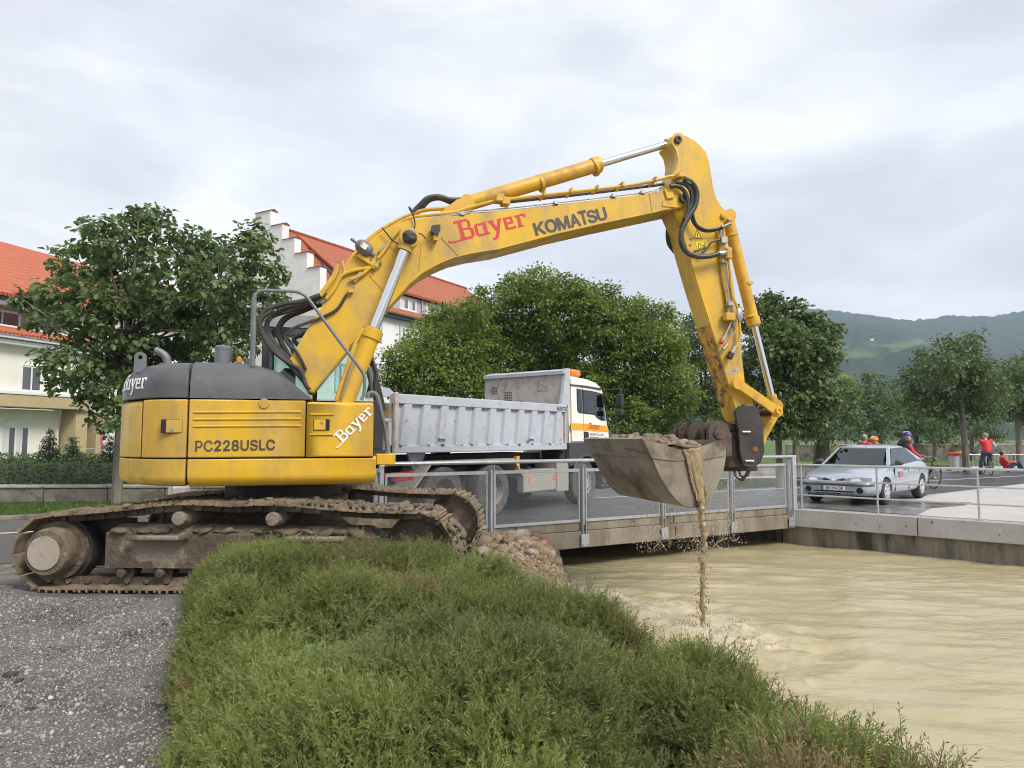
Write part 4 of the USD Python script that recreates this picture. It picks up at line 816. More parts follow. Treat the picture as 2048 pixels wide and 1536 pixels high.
# hoses from the body up to the boom
for k, (pts, w, r) in enumerate((
    ([(612, 768), (590, 740), (560, 710), (532, 676), (520, 648), (530, 622), (565, 608), (605, 602), (640, 590)], .33, .028), ([(606, 760), (580, 728), (552, 694), (533, 662), (540, 636), (570, 618), (612, 606), (648, 588)], .24, .030),
    ([(604, 752), (575, 716), (548, 684), (534, 655), (542, 634), (575, 622), (618, 610), (650, 598)], .12, .030), ([(600, 745), (582, 718), (565, 690), (556, 660), (570, 636), (605, 622), (652, 602)], .05, .032),
    ([(604, 742), (590, 712), (580, 685), (565, 672), (560, 655), (575, 636), (610, 620), (655, 606)], -.05, .028), ([(612, 740), (600, 715), (590, 700), (578, 690), (570, 672), (590, 655), (630, 640), (672, 620), (694, 588)], .30, .018),
    ([(618, 735), (610, 705), (596, 690), (588, 678), (606, 668)], -.2, .026), ([(616, 728), (606, 698), (592, 686), (590, 676), (612, 662)], -.3, .026), ([(620, 780), (612, 770), (600, 740), (575, 725), (545, 700), (525, 668), (522, 640), (545, 620)], .36, .024))):
    pipe(pts, w, r, M_hose, 9, 5, 'hydraulic_hose')
for (p, q) in (((636, 600), (652, 586)), ((642, 608), (660, 594)), ((632, 606), (650, 590))): part(ex, 'fitting', cyl(p3(*p, .2), p3(*q, .2), .036, 10), mat('olive_fitting_%d' % p[0], (0.2, 0.19, 0.12), rough=0.5))
pipe([(735, 795), (742, 770), (750, 745), (742, 715), (748, 690)], -.1, .03, M_hose, 8, 5, 'hydraulic_hose'); pipe([(752, 800), (750, 770), (752, 745), (744, 715), (742, 690)], .05, .022, M_hose, 8, 5, 'hydraulic_hose')
pipe([(748, 795), (744, 760), (738, 735)], .0, .045, M_rail, 10, 3, 'hydraulic_hose')
# hoses over the arm joint
pipe([(1368, 357), (1382, 364), (1391, 376), (1394, 392), (1390, 412), (1378, 432), (1367, 452), (1362, 472), (1364, 490), (1376, 506), (1398, 513), (1420, 512), (1438, 507)], .33, .036, M_hose, 10, 5, 'hydraulic_hose')
pipe([(1352, 364), (1370, 368), (1381, 380), (1384, 398), (1380, 418), (1370, 438), (1362, 456)], .30, .030, M_hose, 9, 5, 'hydraulic_hose')
pipe([(1340, 372), (1358, 373), (1370, 384), (1376, 402), (1376, 422), (1370, 440)], .33, .028, M_hose, 9, 5, 'hydraulic_hose')
pipe([(1386, 420), (1388, 438), (1396, 452), (1412, 459), (1430, 458), (1446, 453)], .29, .017, M_hose, 8, 5, 'hydraulic_hose'); pipe([(1382, 430), (1386, 444), (1396, 457), (1412, 463), (1430, 461), (1446, 456)], .27, .017, M_hose, 8, 5, 'hydraulic_hose')
pipe([(1404, 505), (1414, 496), (1424, 484), (1438, 480), (1448, 479)], .26, .016, M_hose, 8, 5, 'hydraulic_hose'); pipe([(1388, 503), (1402, 499), (1410, 494)], .26, .016, M_hose, 8, 5, 'hydraulic_hose')
pipe([(1337, 450), (1335, 468), (1338, 488), (1350, 505)], -.2, .03, M_hose, 8, 5, 'hydraulic_hose')
pipe([(1352, 352), (1376, 366), (1385, 380), (1390, 394)], .28, .012, M_yelworn)
part(ex, 'fitting', cyl(p3(1368, 357, .33), p3(1382, 365, .33), .032, 12), M_steel); part(ex, 'fitting', cyl(p3(1436, 507, .33), p3(1450, 505, .33), .034, 12), M_steel)
part(ex, 'hose_clamp', bc(p3(1358, 353, .28), (.09, .16, .07), .01), M_yelworn); part(ex, 'hose_clamp', cyl(p3(1443, 455, .3), p3(1461, 447, .3), .026, 10), M_rail); part(ex, 'hose_clamp', bc(p3(1446, 481, .25), (.1, .1, .1), .01), M_steel)
part(ex, 'pipe_block', bc(p3(1454, 508, .28), (.09, .14, .16), .012), M_yelworn)
for dx, r, m in ((0, .013, M_steel), (6, .013, M_steel), (-3, .01, M_yelworn)):
    pipe([(1440 + dx, 455), (1443 + dx, 500), (1447 + dx, 540), (1455 + dx, 590), (1460 + dx, 625), (1462 + dx, 640)], .23, r, m, 7, 3)
pipe([(1456, 515), (1460, 545), (1464, 590), (1474, 612), (1478, 640), (1480, 670), (1474, 690), (1462, 703)], .26, .018, M_yelworn, 8)
for px, py in ((1446, 522), (1459, 608)): part(ex, 'fitting', bc(p3(px, py, .25), (.08, .08, .06), .008), M_steel)
part(ex, 'pipe_block', bc(p3(1458, 634, .26), (.15, .1, .11), .012), M_yel); part(ex, 'cover_plate', sph(p3(1479, 629, .28), .1, 2, (.55, .3, 1.0)), M_steel)
for (p, q, r, m) in (((1462, 645), (1452, 668), .012, M_steel), ((1452, 668), (1443, 685), .024, M_steel), ((1445, 682), (1442, 686), .03, M_red), ((1472, 660), (1452, 690), .008, M_steel), ((1454, 690), (1446, 699), .026, M_steel), ((1470, 694), (1461, 712), .036, M_steel), ((1463, 706), (1458, 716), .045, M_black), ((1466, 645), (1468, 655), .03, M_rail)):
    part(ex, 'coupling', cyl(p3(*p, .26), p3(*q, .26), r, 12), m)
# stickers on the arm
a = p3(1404, 491, AW + .001); part(ex, 'warning_sticker', on_face(bx((-.085, -.075, 0), (.085, .075, .002)), a, p3(1410, 489, AW) - p3(1404, 491, AW), (0, -1, 0)), M_lemon)
a = p3(1395, 470, AW + .001); tri = Polygon([(-.07, -.05), (.07, -.05), (0, .08)]); part(ex, 'warning_sticker', on_face(prism(tri, .002), a, (1, 0, .1), (0, -1, 0)), M_lemon)
part(ex, 'warning_mark', on_face(prism(tri.difference(tri.buffer(-.009)), .002), a + [0, -.002, 0], (1, 0, .1), (0, -1, 0)), M_charcoal); part(ex, 'warning_mark', on_face(cat([bx((-.006, -.02, 0), (.006, .03, .002)), bx((-.006, -.035, 0), (.006, -.026, .002))]), a + [0, -.002, 0], (1, 0, .1), (0, -1, 0)), M_charcoal)
a = p3(1404, 491, AW + .003); part(ex, 'warning_mark', on_face(cat([prism(sbox(-.06, -.045, -.015, .03).difference(sbox(-.052, -.037, -.023, .022)), .002), bx((.0, -.006, 0), (.045, .004, .002)), bx((.045, -.05, 0), (.056, .05, .002))]), a, (1, 0, .1), (0, -1, 0)), M_charcoal)
a = p3(1448, 484, AW); 
for q in ((1382, 478), (1380, 490)): part(ex, 'scuff', on_face(prism(Polygon([(-.03, 0), (.01, .02), (.03, .0), (0, -.03)]), .0015), p3(*q, AW + .001), (1, 0, .4), (0, -1, 0)), mat('rust_scuff_%d' % q[1], (0.22, 0.09, 0.03)))
for q, s in (((1462, 742), 1.0), ((1470, 738), .7)): part(ex, 'scuff', on_face(prism(Polygon([(-.1, -.02), (-.02, -.005), (.09, .03), (.05, .0), (.1, -.015), (-.01, -.04)]), .0015), p3(*q, AW + .001), (1, 0, .1), (0, -1, 0)), mat('bare_scuff_%d' % q[0], (0.33, 0.32, 0.32), rough=0.4))
# leaves caught on the tool box
lv = []
for px, py, sc, an in ((612, 796, 1, 2.6), (640, 789, 1.1, .7), (648, 793, 1, .1), (630, 795, .9, 2.2), (658, 792, .8, .4), (645, 796, 1, -.4), (606, 799, .9, 3.6), (618, 800, 1.0, 4.2)):
    g = prism(Polygon([(0, 0), (.03, .028), (.08, .03), (.13, 0), (.08, -.03), (.03, -.028)]), .002); c = p3(px, py, 1.30)
    lv.append(tr(g, mat4(c, (math.cos(an), -.3, math.sin(an)), (-math.sin(an), -.2, math.cos(an)), (.1, -.95, .2)) @ np.diag([sc, sc, 1, 1])))
solo('fallen_twig', cat(lv), leafmat('twig_leaf', (0.10, 0.2, 0.03), (0.16, 0.28, 0.05), trans=0.2), 'broken leafy green twig lying on top of the yellow tool box', 'twig')
# ------------------------------------------------------------------ railings
M_wire = mat('expanded_metal', (0.5, 0.52, 0.55), rough=0.45, metal=0.6)
def mesh_panel(L, z0, z1, px=0.034, pz=0.020, w=0.0018):
    """Diamond mesh of flat strands between x 0..L."""
    n = max(2, int(round(L / px))); xs = np.linspace(0, L, n * 2 + 1); rows = int((z1 - z0) / pz); v, f = [], []
    for r in range(rows):
        zc = z0 + (r + .5) * (z1 - z0) / rows; amp = (z1 - z0) / rows * .5
        z = zc + amp * np.where(np.arange(len(xs)) % 2, 1, -1) * (1 if r % 2 else -1)
        b = len(v) and sum(len(a) for a in v)
        v.append(np.vstack([np.column_stack([xs, 0 * xs, z - w / 2]), np.column_stack([xs, 0 * xs + .001, z + w / 2])])); m = len(xs); i = np.arange(m - 1)
        f += [np.stack([b + i, b + i + 1, b + m + i + 1], 1), np.stack([b + i, b + m + i + 1, b + m + i], 1)]
    return trimesh.Trimesh(np.vstack(v), np.vstack(f), process=False)
rail = thing('bridge_railing', 'galvanised bridge railing with fine mesh panels and round top rail', 'railing', mat4(rl(0, -0.02), (*RE, 0), (*(-RQ), 0)))
RT = [-1.89, 0.0, 1.85, 3.70, 5.55, 7.28]
for k, t in enumerate(RT):
    end = k in (0,)
    zb = -0.36 if not end else 0.0
    pp = part(rail, 'post', [bx((t - .006 - .03, -.07, zb), (t + .006 - .03, .02, 1.06), .002), bx((t - .006 + .03, -.07, zb), (t + .006 + .03, .02, 1.06), .002), bx((t - .024, -.045, .0), (t + .024, -.03, 1.0), 0)] if not end else [bx((t - .035, -.03, 0), (t + .035, .03, 1.1), .006)], M_zinc)
    if not end:
        part(pp, 'base_plate', bx((t - .085, -.085, -.375), (t + .085, -.0705, -.16), .002), M_zinc)
        for dx in (-.055, .055):
            part(pp, 'bolt', cyl((t + dx, -.086, -.34), (t + dx, -.105, -.34), .014, 8), M_steel)
part(rail, 'post', bx((7.40, -.05, -.36), (7.52, .03, 1.16), .006), M_zinc)
part(rail, 'top_rail', tube([(-1.92, -.01, 1.0), (-1.90, -.01, 1.09), (-1.84, -.01, 1.125), (-1.7, -.01, 1.13), (7.55, -.01, 1.13)], .032, 12), M_zinc)
for k in range(5):
    a, b = RT[k] + .06, RT[k + 1] - .06
    fr = part(rail, 'mesh_frame', [bx((a, -.012, .93), (b, .012, .985), .003), bx((a, -.012, .045), (b, .012, .095), .003), bx((a, -.012, .095), (a + .03, .012, .93), .003), bx((b - .03, -.012, .095), (b, .012, .93), .003)], M_zinc)
    part(fr, 'mesh', tr(mesh_panel(b - a - .06, .095, .93), mat4((a + .03, 0, 0))), M_wire, smooth=False)
# wing of the same kind going back along the road side
WL = rl(-1.95, -0.05); WD = np.array([-0.55, 0.835, 0])
wing = thing('side_railing', 'short galvanised mesh railing behind the excavator turning away from the bridge', 'railing', mat4(WL, WD, np.cross((0, 0, 1), WD)))
for t in (0.02, 1.75): part(wing, 'post', bx((t - .03, -.03, 0), (t + .03, .03, 1.06), .005), M_zinc)
part(wing, 'top_rail', cyl((0, 0, 1.0), (1.78, 0, 1.0), .028, 12), M_zinc)
fr = part(wing, 'mesh_frame', [bx((.07, -.012, .88), (1.7, .012, .93), .003), bx((.07, -.012, .06), (1.7, .012, .1), .003)], M_zinc)
part(fr, 'mesh', tr(mesh_panel(1.63, .1, .88), mat4((.07, 0, 0))), M_wire, smooth=False)
def along_quay(px):
    k = (px - 1024) / FPX; return (k * CORNER[1] - CORNER[0]) / (QD[0] - k * QD[1])
qr = thing('quay_railing', 'plain galvanised tube railing with three bars along the quay edge', 'railing', mat4((*qd(0, 0.12), 0), (*QD, 0), (*QN, 0)))
qp = [0.12, along_quay(1745), along_quay(1946)]; step = qp[2] - qp[1]; qp += [qp[2] + step * k for k in range(1, 6)]
for t in qp:
    p = part(qr, 'post', cyl((t, 0, 0), (t, 0, .95), .021, 10), M_zinc); part(p, 'foot', bx((t - .07, -.05, .0005), (t + .07, .05, .012), .003), M_zinc)
for z, r in ((.95, .026), (.62, .017), (.30, .017)): part(qr, 'rail', cyl((0.02, 0, z), (qp[-1], 0, z), r, 10), M_zinc)

# ------------------------------------------------------------------ white house with stepped gable
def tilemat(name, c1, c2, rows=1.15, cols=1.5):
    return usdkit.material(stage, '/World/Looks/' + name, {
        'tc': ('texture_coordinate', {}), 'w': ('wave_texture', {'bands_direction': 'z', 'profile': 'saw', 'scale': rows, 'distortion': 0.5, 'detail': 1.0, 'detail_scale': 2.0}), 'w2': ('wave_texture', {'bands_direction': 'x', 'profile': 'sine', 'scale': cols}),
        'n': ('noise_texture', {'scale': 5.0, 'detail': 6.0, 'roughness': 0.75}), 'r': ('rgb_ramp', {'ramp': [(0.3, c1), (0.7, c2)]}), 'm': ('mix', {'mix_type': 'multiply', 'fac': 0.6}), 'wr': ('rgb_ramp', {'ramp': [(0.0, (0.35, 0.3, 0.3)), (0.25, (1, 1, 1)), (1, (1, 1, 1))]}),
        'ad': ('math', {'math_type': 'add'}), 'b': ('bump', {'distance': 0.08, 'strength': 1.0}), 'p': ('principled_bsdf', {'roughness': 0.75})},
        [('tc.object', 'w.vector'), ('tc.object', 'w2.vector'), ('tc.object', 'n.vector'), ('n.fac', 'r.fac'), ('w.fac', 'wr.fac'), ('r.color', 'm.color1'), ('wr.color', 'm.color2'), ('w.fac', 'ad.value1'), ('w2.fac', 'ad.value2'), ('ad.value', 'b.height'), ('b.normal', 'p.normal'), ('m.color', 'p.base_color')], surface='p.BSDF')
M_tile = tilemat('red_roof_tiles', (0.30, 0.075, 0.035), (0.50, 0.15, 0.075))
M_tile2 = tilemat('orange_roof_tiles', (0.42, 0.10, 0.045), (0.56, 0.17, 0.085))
M_render = mat('white_render', (0.66, 0.65, 0.66), (0.75, 0.74, 0.75), 1.2, 0.9, bump=0.006, bscale=25, dirt=(0.55, 0.53, 0.52), damt=0.36, dscale=0.7)
M_cream = mat('cream_render', (0.66, 0.635, 0.57), (0.73, 0.71, 0.65), 1.0, 0.9, bump=0.006, bscale=25)
M_ochre = mat('ochre_render', (0.36, 0.29, 0.16), (0.43, 0.35, 0.21), 1.0, 0.9, bump=0.005, bscale=25)
M_dormer = mat('grey_dormer_panel', (0.33, 0.34, 0.37), (0.39, 0.40, 0.43), 2, 0.7)
M_eave = mat('dark_eave_board', (0.055, 0.055, 0.06), (0.085, 0.085, 0.09), 3, 0.7)
M_winframe = mat('white_window_frame', (0.62, 0.63, 0.64), (0.7, 0.7, 0.71), 5, 0.5)
M_stonesill = mat('stone_window_surround', (0.36, 0.355, 0.34), (0.44, 0.43, 0.41), 4, 0.8)
M_pane = usdkit.material(stage, '/World/Looks/window_pane', {'f': ('fresnel', {'IOR': 1.5}), 'd': ('diffuse_bsdf', {'color': (0.06, 0.065, 0.075)}), 'g': ('glossy_bsdf', {'roughness': 0.03, 'color': (.9, .93, .97)}), 'a': ('math', {'math_type': 'multiply_add', 'value2': 1.0, 'value3': 0.16}), 'm': ('mix_closure', {})},
    [('f.fac', 'a.value1'), ('a.value', 'm.fac'), ('d.BSDF', 'm.closure1'), ('g.BSDF', 'm.closure2')], surface='m.closure')
M_curtain = mat('net_curtain', (0.45, 0.45, 0.44), (0.62, 0.62, 0.6), 9, 0.9, stretch=(4, 4, .2))
def window(t, x0, x1, z0, z1, y=0.0, surround=True, curtain=False, mull=1, arch=False, name='window', sill=True):
    """A window in a wall whose outer face is at y, facing -y: casing proud of the wall, recessed sash, panes."""
    f = []
    c = .11 if surround else .05
    for a, b in (((x0 - c, z0 - (c if sill else 0)), (x0, z1 + c)), ((x1, z0 - (c if sill else 0)), (x1 + c, z1 + c)), ((x0, z1), (x1, z1 + c))) + ((((x0, z0 - c), (x1, z0)),) if sill else ()): f.append(bx((a[0], y - .05, a[1]), (b[0], y + .12, b[1]), .006))
    w = part(t, name, f, M_stonesill if surround else M_winframe)
    s = []
    for a, b in (((x0, z0), (x0 + .07, z1)), ((x1 - .07, z0), (x1, z1)), ((x0 + .07, z0), (x1 - .07, z0 + .07)), ((x0 + .07, z1 - .07), (x1 - .07, z1))): s.append(bx((a[0], y - .02, a[1]), (b[0], y + .03, b[1])))
    xs = np.linspace(x0 + .07, x1 - .07, mull + 2)
    for x in xs[1:-1]: s.append(bx((x - .04, y - .022, z0 + .07), (x + .04, y + .03, z1 - .07)))
    part(w, 'frame', s, M_winframe)
    for k in range(mull + 1):
        a, b = xs[k] + (.04 if k else 0), xs[k + 1] - (.04 if k < mull else 0)
        part(w, 'pane', bx((a, y - .008, z0 + .07), (b, y - .002, z1 - .07)), M_pane)
        if curtain: part(w, 'curtain', bx((a + .01, y - .0115, z0 + .08), (a + (b - a) * .55, y - .0085, z1 - .08)), M_curtain)
GA, GB = np.array([0.5, 0.866, 0]), np.array([-0.866, 0.5, 0])
gh = thing('gabled_house', 'tall white house with stepped gable and long red tiled roof behind the boom', 'house', mat4((-9.66, 35.2, 0), GA, GB))
LN, WD_ = 21.0, 8.62; mid_ = 4.31
step_pts = [(0, 0), (0, 10.17)]
yy, zz_ = 0.93, 10.17
for k in range(4):
    step_pts += [(yy, zz_), (yy, zz_ + .875)]; zz_ += .875; yy += .93
top = [(y, z) for y, z in step_pts]; mir = [(WD_ - y, z) for y, z in top][::-1]
gp = Polygon(top + mir)
part(gh, 'gable_wall', prism(gp, .45, mat4((0, 0, 0), (0, 1, 0), (0, 0, 1), (1, 0, 0))), M_render)
ys = [(0, .93), (.93, 1.86), (1.86, 2.79), (2.79, 3.72), (3.72, WD_ - 3.72)]
for k, (a, b) in enumerate(ys):
    z = 10.17 + .875 * k; part(gh, 'step_cap', tm(hull([(-.07, a - .05, z + .003), (.52, a - .05, z + .003), (-.07, b - .03 * (k < 4) + .05 * (k == 4), z + .003), (.52, b - .03 * (k < 4) + .05 * (k == 4), z + .003), (.22, a - .05, z + .12), (.22, b, z + .12)])), M_tile)
    if k < 4: part(gh, 'step_cap', tm(hull([(-.07, WD_ - a + .05, z + .003), (.52, WD_ - a + .05, z + .003), (-.07, WD_ - b, z + .003), (.52, WD_ - b, z + .003), (.22, WD_ - a, z + .12), (.22, WD_ - b, z + .12)])), M_tile)
part(gh, 'side_wall', bx((.451, .0, 0), (LN, .4, 8.62)), M_render)
part(gh, 'end_wall', bx((LN - .4, .401, 0), (LN, WD_, 8.5)), M_render)
part(gh, 'back_wall', bx((.451, WD_ - .4, 0), (LN - .401, WD_, 8.5)), M_render)
def slope(x0, x1, ya, za, yb, zb, t=.16): return tm(hull([(x, y, z + d) for x in (x0, x1) for y, z in ((ya, za), (yb, zb)) for d in (0, t)]))
DX = 2.3
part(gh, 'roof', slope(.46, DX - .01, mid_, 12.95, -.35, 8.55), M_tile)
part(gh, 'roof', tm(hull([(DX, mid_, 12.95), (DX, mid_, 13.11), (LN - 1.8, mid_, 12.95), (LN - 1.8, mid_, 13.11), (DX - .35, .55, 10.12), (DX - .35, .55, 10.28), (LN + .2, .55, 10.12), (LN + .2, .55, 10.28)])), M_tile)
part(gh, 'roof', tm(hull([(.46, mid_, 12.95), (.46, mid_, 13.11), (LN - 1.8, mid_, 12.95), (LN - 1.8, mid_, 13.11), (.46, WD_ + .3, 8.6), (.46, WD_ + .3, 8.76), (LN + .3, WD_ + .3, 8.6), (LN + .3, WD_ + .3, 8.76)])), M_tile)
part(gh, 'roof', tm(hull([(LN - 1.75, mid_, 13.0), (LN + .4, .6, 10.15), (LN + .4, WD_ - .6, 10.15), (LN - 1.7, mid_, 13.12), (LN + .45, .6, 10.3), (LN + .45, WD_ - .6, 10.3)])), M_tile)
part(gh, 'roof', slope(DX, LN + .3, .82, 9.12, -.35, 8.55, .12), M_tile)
for k in range(24): part(gh, 'ridge_tile', cyl((.5 + k * .8, mid_, 13.12), (.5 + k * .8 + .78, mid_, 13.12), .12, 8), M_tile2)
part(gh, 'dormer_wall', bx((DX, .82, 8.9), (LN - .1, 1.2, 10.12)), M_dormer)
part(gh, 'dormer_cheek', prism([(.82, 9.0), (.82, 10.16), (3.6, 12.3)], .05, mat4((DX - .0, 0, 0), (0, 1, 0), (0, 0, 1), (1, 0, 0)) @ mat4((0, 0, -.06))), M_dormer)
part(gh, 'eave', bx((.46, -.36, 8.36), (LN + .3, .0 - .01, 8.54), .01), M_eave)
part(gh, 'gutter', cyl((.46, -.42, 8.56), (LN + .3, -.42, 8.56), .06, 8), M_eave)
for t0 in np.arange(4.80, 19.5, 2.57): window(gh, t0, t0 + 1.5, 9.28, 10.0, .82, False, True, 1, sill=True)
for t0 in np.arange(1.25, 19, 2.57):
    for z0, z1 in ((6.95, 8.0), (4.0, 5.3), (1.1, 2.5)): window(gh, t0, t0 + .85, z0, z1, .0, True, True, 1)
part(gh, 'downpipe', cyl((9.4, .72, 9.1), (9.4, .72, 10.1), .05, 8), M_dormer)
part(gh, 'downpipe', cyl((-.05, 2.9, 0), (-.05, 2.9, 11.2), .05, 8), M_dormer)
part(gh, 'wall_band', bx((-.06, 0.02, 8.4), (-.001, WD_ - .02, 8.55)), M_render)
# ------------------------------------------------------------------ cream house on the left
LA, LB = np.array([0.29, 0.957, 0]), np.array([-0.957, 0.29, 0])
lh = thing('cream_house', 'cream house with orange tiled roof, loggia and ochre ground floor pillars', 'house', mat4((-25.2, 35.0, 0), LA, LB))
part(lh, 'ground_wall', bx((-6, 1.0, 0), (4.1, 1.4, 3.05)), M_cream)
part(lh, 'floor_slab', bx((-6, -.15, 3.1), (4.9, 1.5, 3.74), .02), M_ochre)
part(lh, 'balcony_edge', bx((-6, -.2, 3.742), (4.95, .1, 3.9), .01), M_winframe)
part(lh, 'floor_wall', bx((-6, 0.12, 3.9), (4.8, .5, 6.2)), M_cream)
part(lh, 'wing_wall', bx((4.41, .12, 3.9), (4.8, 6.0, 8.3)), M_cream)
for x in (4.35, 5.7): part(lh, 'pillar', bx((x, .1, 0), (x + .75, 1.2, 3.09), .02), M_ochre)
part(lh, 'beam', bx((4.96, .2, 2.6), (7.4, 1.0, 3.09), .02), M_ochre)
part(lh, 'fascia', bx((-6, -.35, 6.2), (5.1, .3, 6.42), .01), M_winframe); part(lh, 'fascia', bx((-6, -.55, 6.46), (5.3, .2, 6.62), .01), M_winframe)
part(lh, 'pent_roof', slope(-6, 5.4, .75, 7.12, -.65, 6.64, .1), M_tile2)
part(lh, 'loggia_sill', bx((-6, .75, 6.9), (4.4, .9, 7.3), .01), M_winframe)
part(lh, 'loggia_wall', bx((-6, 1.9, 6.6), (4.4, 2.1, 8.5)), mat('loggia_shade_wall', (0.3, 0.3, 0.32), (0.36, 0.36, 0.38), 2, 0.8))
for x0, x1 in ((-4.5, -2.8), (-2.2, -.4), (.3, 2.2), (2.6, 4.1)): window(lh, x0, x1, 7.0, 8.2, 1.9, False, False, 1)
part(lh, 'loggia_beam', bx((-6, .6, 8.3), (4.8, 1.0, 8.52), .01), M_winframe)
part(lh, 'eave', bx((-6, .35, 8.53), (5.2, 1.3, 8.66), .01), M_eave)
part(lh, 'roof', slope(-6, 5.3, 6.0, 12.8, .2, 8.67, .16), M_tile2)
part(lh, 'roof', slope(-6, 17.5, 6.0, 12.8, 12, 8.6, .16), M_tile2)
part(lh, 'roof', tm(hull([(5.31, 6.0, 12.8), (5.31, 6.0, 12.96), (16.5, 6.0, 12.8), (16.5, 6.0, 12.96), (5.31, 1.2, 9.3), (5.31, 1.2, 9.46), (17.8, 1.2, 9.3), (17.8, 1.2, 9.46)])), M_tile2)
part(lh, 'long_wall', bx((4.81, 1.9, 0), (17.4, 2.3, 9.35)), M_cream)
part(lh, 'end_wall', bx((17.0, 2.31, 0), (17.4, 11, 9.3)), M_cream)
part(lh, 'side_roof', slope(5.5, 17.4, 1.85, 6.5, .9, 6.1, .1), M_tile2)
for x in (1.05, -1.35, 3.2): window(lh, x, x + 1.12, 3.95, 5.25, .12, False, False, 1)
for x in (6.3, 8.9, 11.5, 14.1):
    for z in (3.9, 6.9): window(lh, x, x + 1.0, z, z + 1.35, 1.9, False, False, 1)
window(lh, .85, 2.35, .42, 2.15, 1.0, False, True, 1, name='terrace_door')
window(lh, -2.6, -1.1, .42, 2.15, 1.0, False, True, 1, name='terrace_door')
part(lh, 'door_arch', prism(Polygon([(.8, 2.2), (2.4, 2.2), (2.3, 2.35), (1.9, 2.47), (1.6, 2.5), (1.3, 2.47), (.9, 2.35)]), .1, mat4((0, 1.02, 0), (1, 0, 0), (0, 0, 1), (0, -1, 0))), M_winframe)
# ------------------------------------------------------------------ low garden wall, lawn strip, hedge
rw = np.random.default_rng(11)
gw = thing('garden_wall', 'low mossy stone garden wall behind the excavator, below the hedge', 'wall', mat4((-15, 17.05, 0), (1, 0.03, 0), (-.03, 1, 0)))
x = 0.0
while x < 11.6:
    L = rw.uniform(.9, 1.6); part(gw, 'wall_block', tm(hull([np.array(q) + rw.uniform(-.012, .012, 3) for q in bx((x + .006, 0, -.1), (x + L - .006, .38, .33), .02).vertices])), M_greystone)
    part(gw, 'coping_stone', tm(hull([np.array(q) + rw.uniform(-.006, .006, 3) for q in bx((x + .006, -.03, .332), (x + L - .006, .41, .40), .015).vertices])), M_walltop); x += L
for k, (px, w_) in enumerate(((358, .34), (415, .5))):
    P = at_y(px, 985, 14.6); part(thing('stone_post' if k == 0 else 'stone_block', 'squat pale stone block under the excavator body' if k == 0 else 'grey rough stone block behind the slew ring', 'stone block', mat4((P[0], 14.6 + k * 1.2, 0))), 'block', bx((-w_ / 2, -.15, -.05), (w_ / 2, .15, .55 if k == 0 else .38), .03), M_walltop if k == 0 else M_greystone)
P = at_y(342, 985, 13.6); mp = thing('marker_post', 'thin grey metal post standing on the lawn under the excavator body', 'post', mat4((P[0], 13.6, 0))); part(mp, 'post', cyl((0, 0, 0), (0, 0, .62), .03, 8), M_zinc); part(mp, 'cap', cyl((0, 0, .62), (0, 0, .64), .036, 8), M_zinc)
P = at_y(750, 925, 15.5)
# low walls behind the square on the right
def lowwall(name, label, p, q, h_, th, m, seed):
    p, q = np.array(p, float), np.array(q, float); L = np.linalg.norm(q - p); d = (q - p) / L; rr = np.random.default_rng(seed)
    t = thing(name, label, 'wall', mat4((*p, 0), (*d, 0), (-d[1], d[0], 0))); x = 0
    while x < L - .2:
        l = min(rr.uniform(1.2, 2.2), L - x); part(t, 'wall_block', bx((x + .006, 0, -.1), (x + l - .006, th, h_ + rr.uniform(-.01, .01)), .02), m); x += l
    part(t, 'coping', bx((-.02, -.03, h_ + .014), (L + .02, th + .03, h_ + .08), .01), M_walltop)
lowwall('park_wall', 'low dark stone wall in the park behind the bridge railing', (7.3, 27.2), (12.3, 27.9), .42, .35, M_greystone, 3)
lowwall('promenade_wall', 'long low grey wall far across the square behind the bins', (19.5, 50.5), (50, 52.0), 1.05, .4, M_greystone, 4)
# ------------------------------------------------------------------ vehicles
M_tyre = mat('dusty_tyre_rubber', (0.045, 0.044, 0.044), (0.085, 0.083, 0.08), 5, 0.8, bump=0.004, bscale=30, dirt=(0.14, 0.125, 0.11), damt=0.38, dscale=3)
M_tyreclean = mat('black_tyre_rubber', (0.02, 0.02, 0.021), (0.035, 0.035, 0.035), 5, 0.7)
M_tippergrey = mat('grey_tipper_paint', (0.36, 0.385, 0.44), (0.43, 0.455, 0.51), 3, 0.5, dirt=(0.33, 0.24, 0.17), damt=0.36, dscale=7, dsoft=0.05)
M_tipperin = mat('scraped_headboard', (0.40, 0.38, 0.36), (0.46, 0.44, 0.42), 3, 0.6, dirt=(0.33, 0.17, 0.09), damt=0.40, dscale=4, dsoft=0.1)
M_rustmud = mat('tailgate_mud', (0.24, 0.155, 0.075), (0.36, 0.25, 0.14), 3, 0.85, dirt=(0.12, 0.07, 0.04), damt=0.4, dscale=4, bump=0.006)
M_cabwhite = mat('white_truck_paint', (0.70, 0.68, 0.62), (0.76, 0.74, 0.69), 2, 0.3, coat=0.3, dirt=(0.5, 0.45, 0.36), damt=0.3, dscale=2.5, dsoft=0.15)
M_orange = mat('orange_stripe', (0.72, 0.30, 0.015), (0.76, 0.34, 0.02), 3, 0.35)
M_chassis = mat('truck_chassis_black', (0.018, 0.018, 0.02), (0.035, 0.034, 0.034), 4, 0.6, dirt=(0.1, 0.09, 0.075), damt=0.36, dscale=4)
M_fender = mat('dark_grey_fender', (0.04, 0.042, 0.048), (0.06, 0.062, 0.068), 4, 0.5)
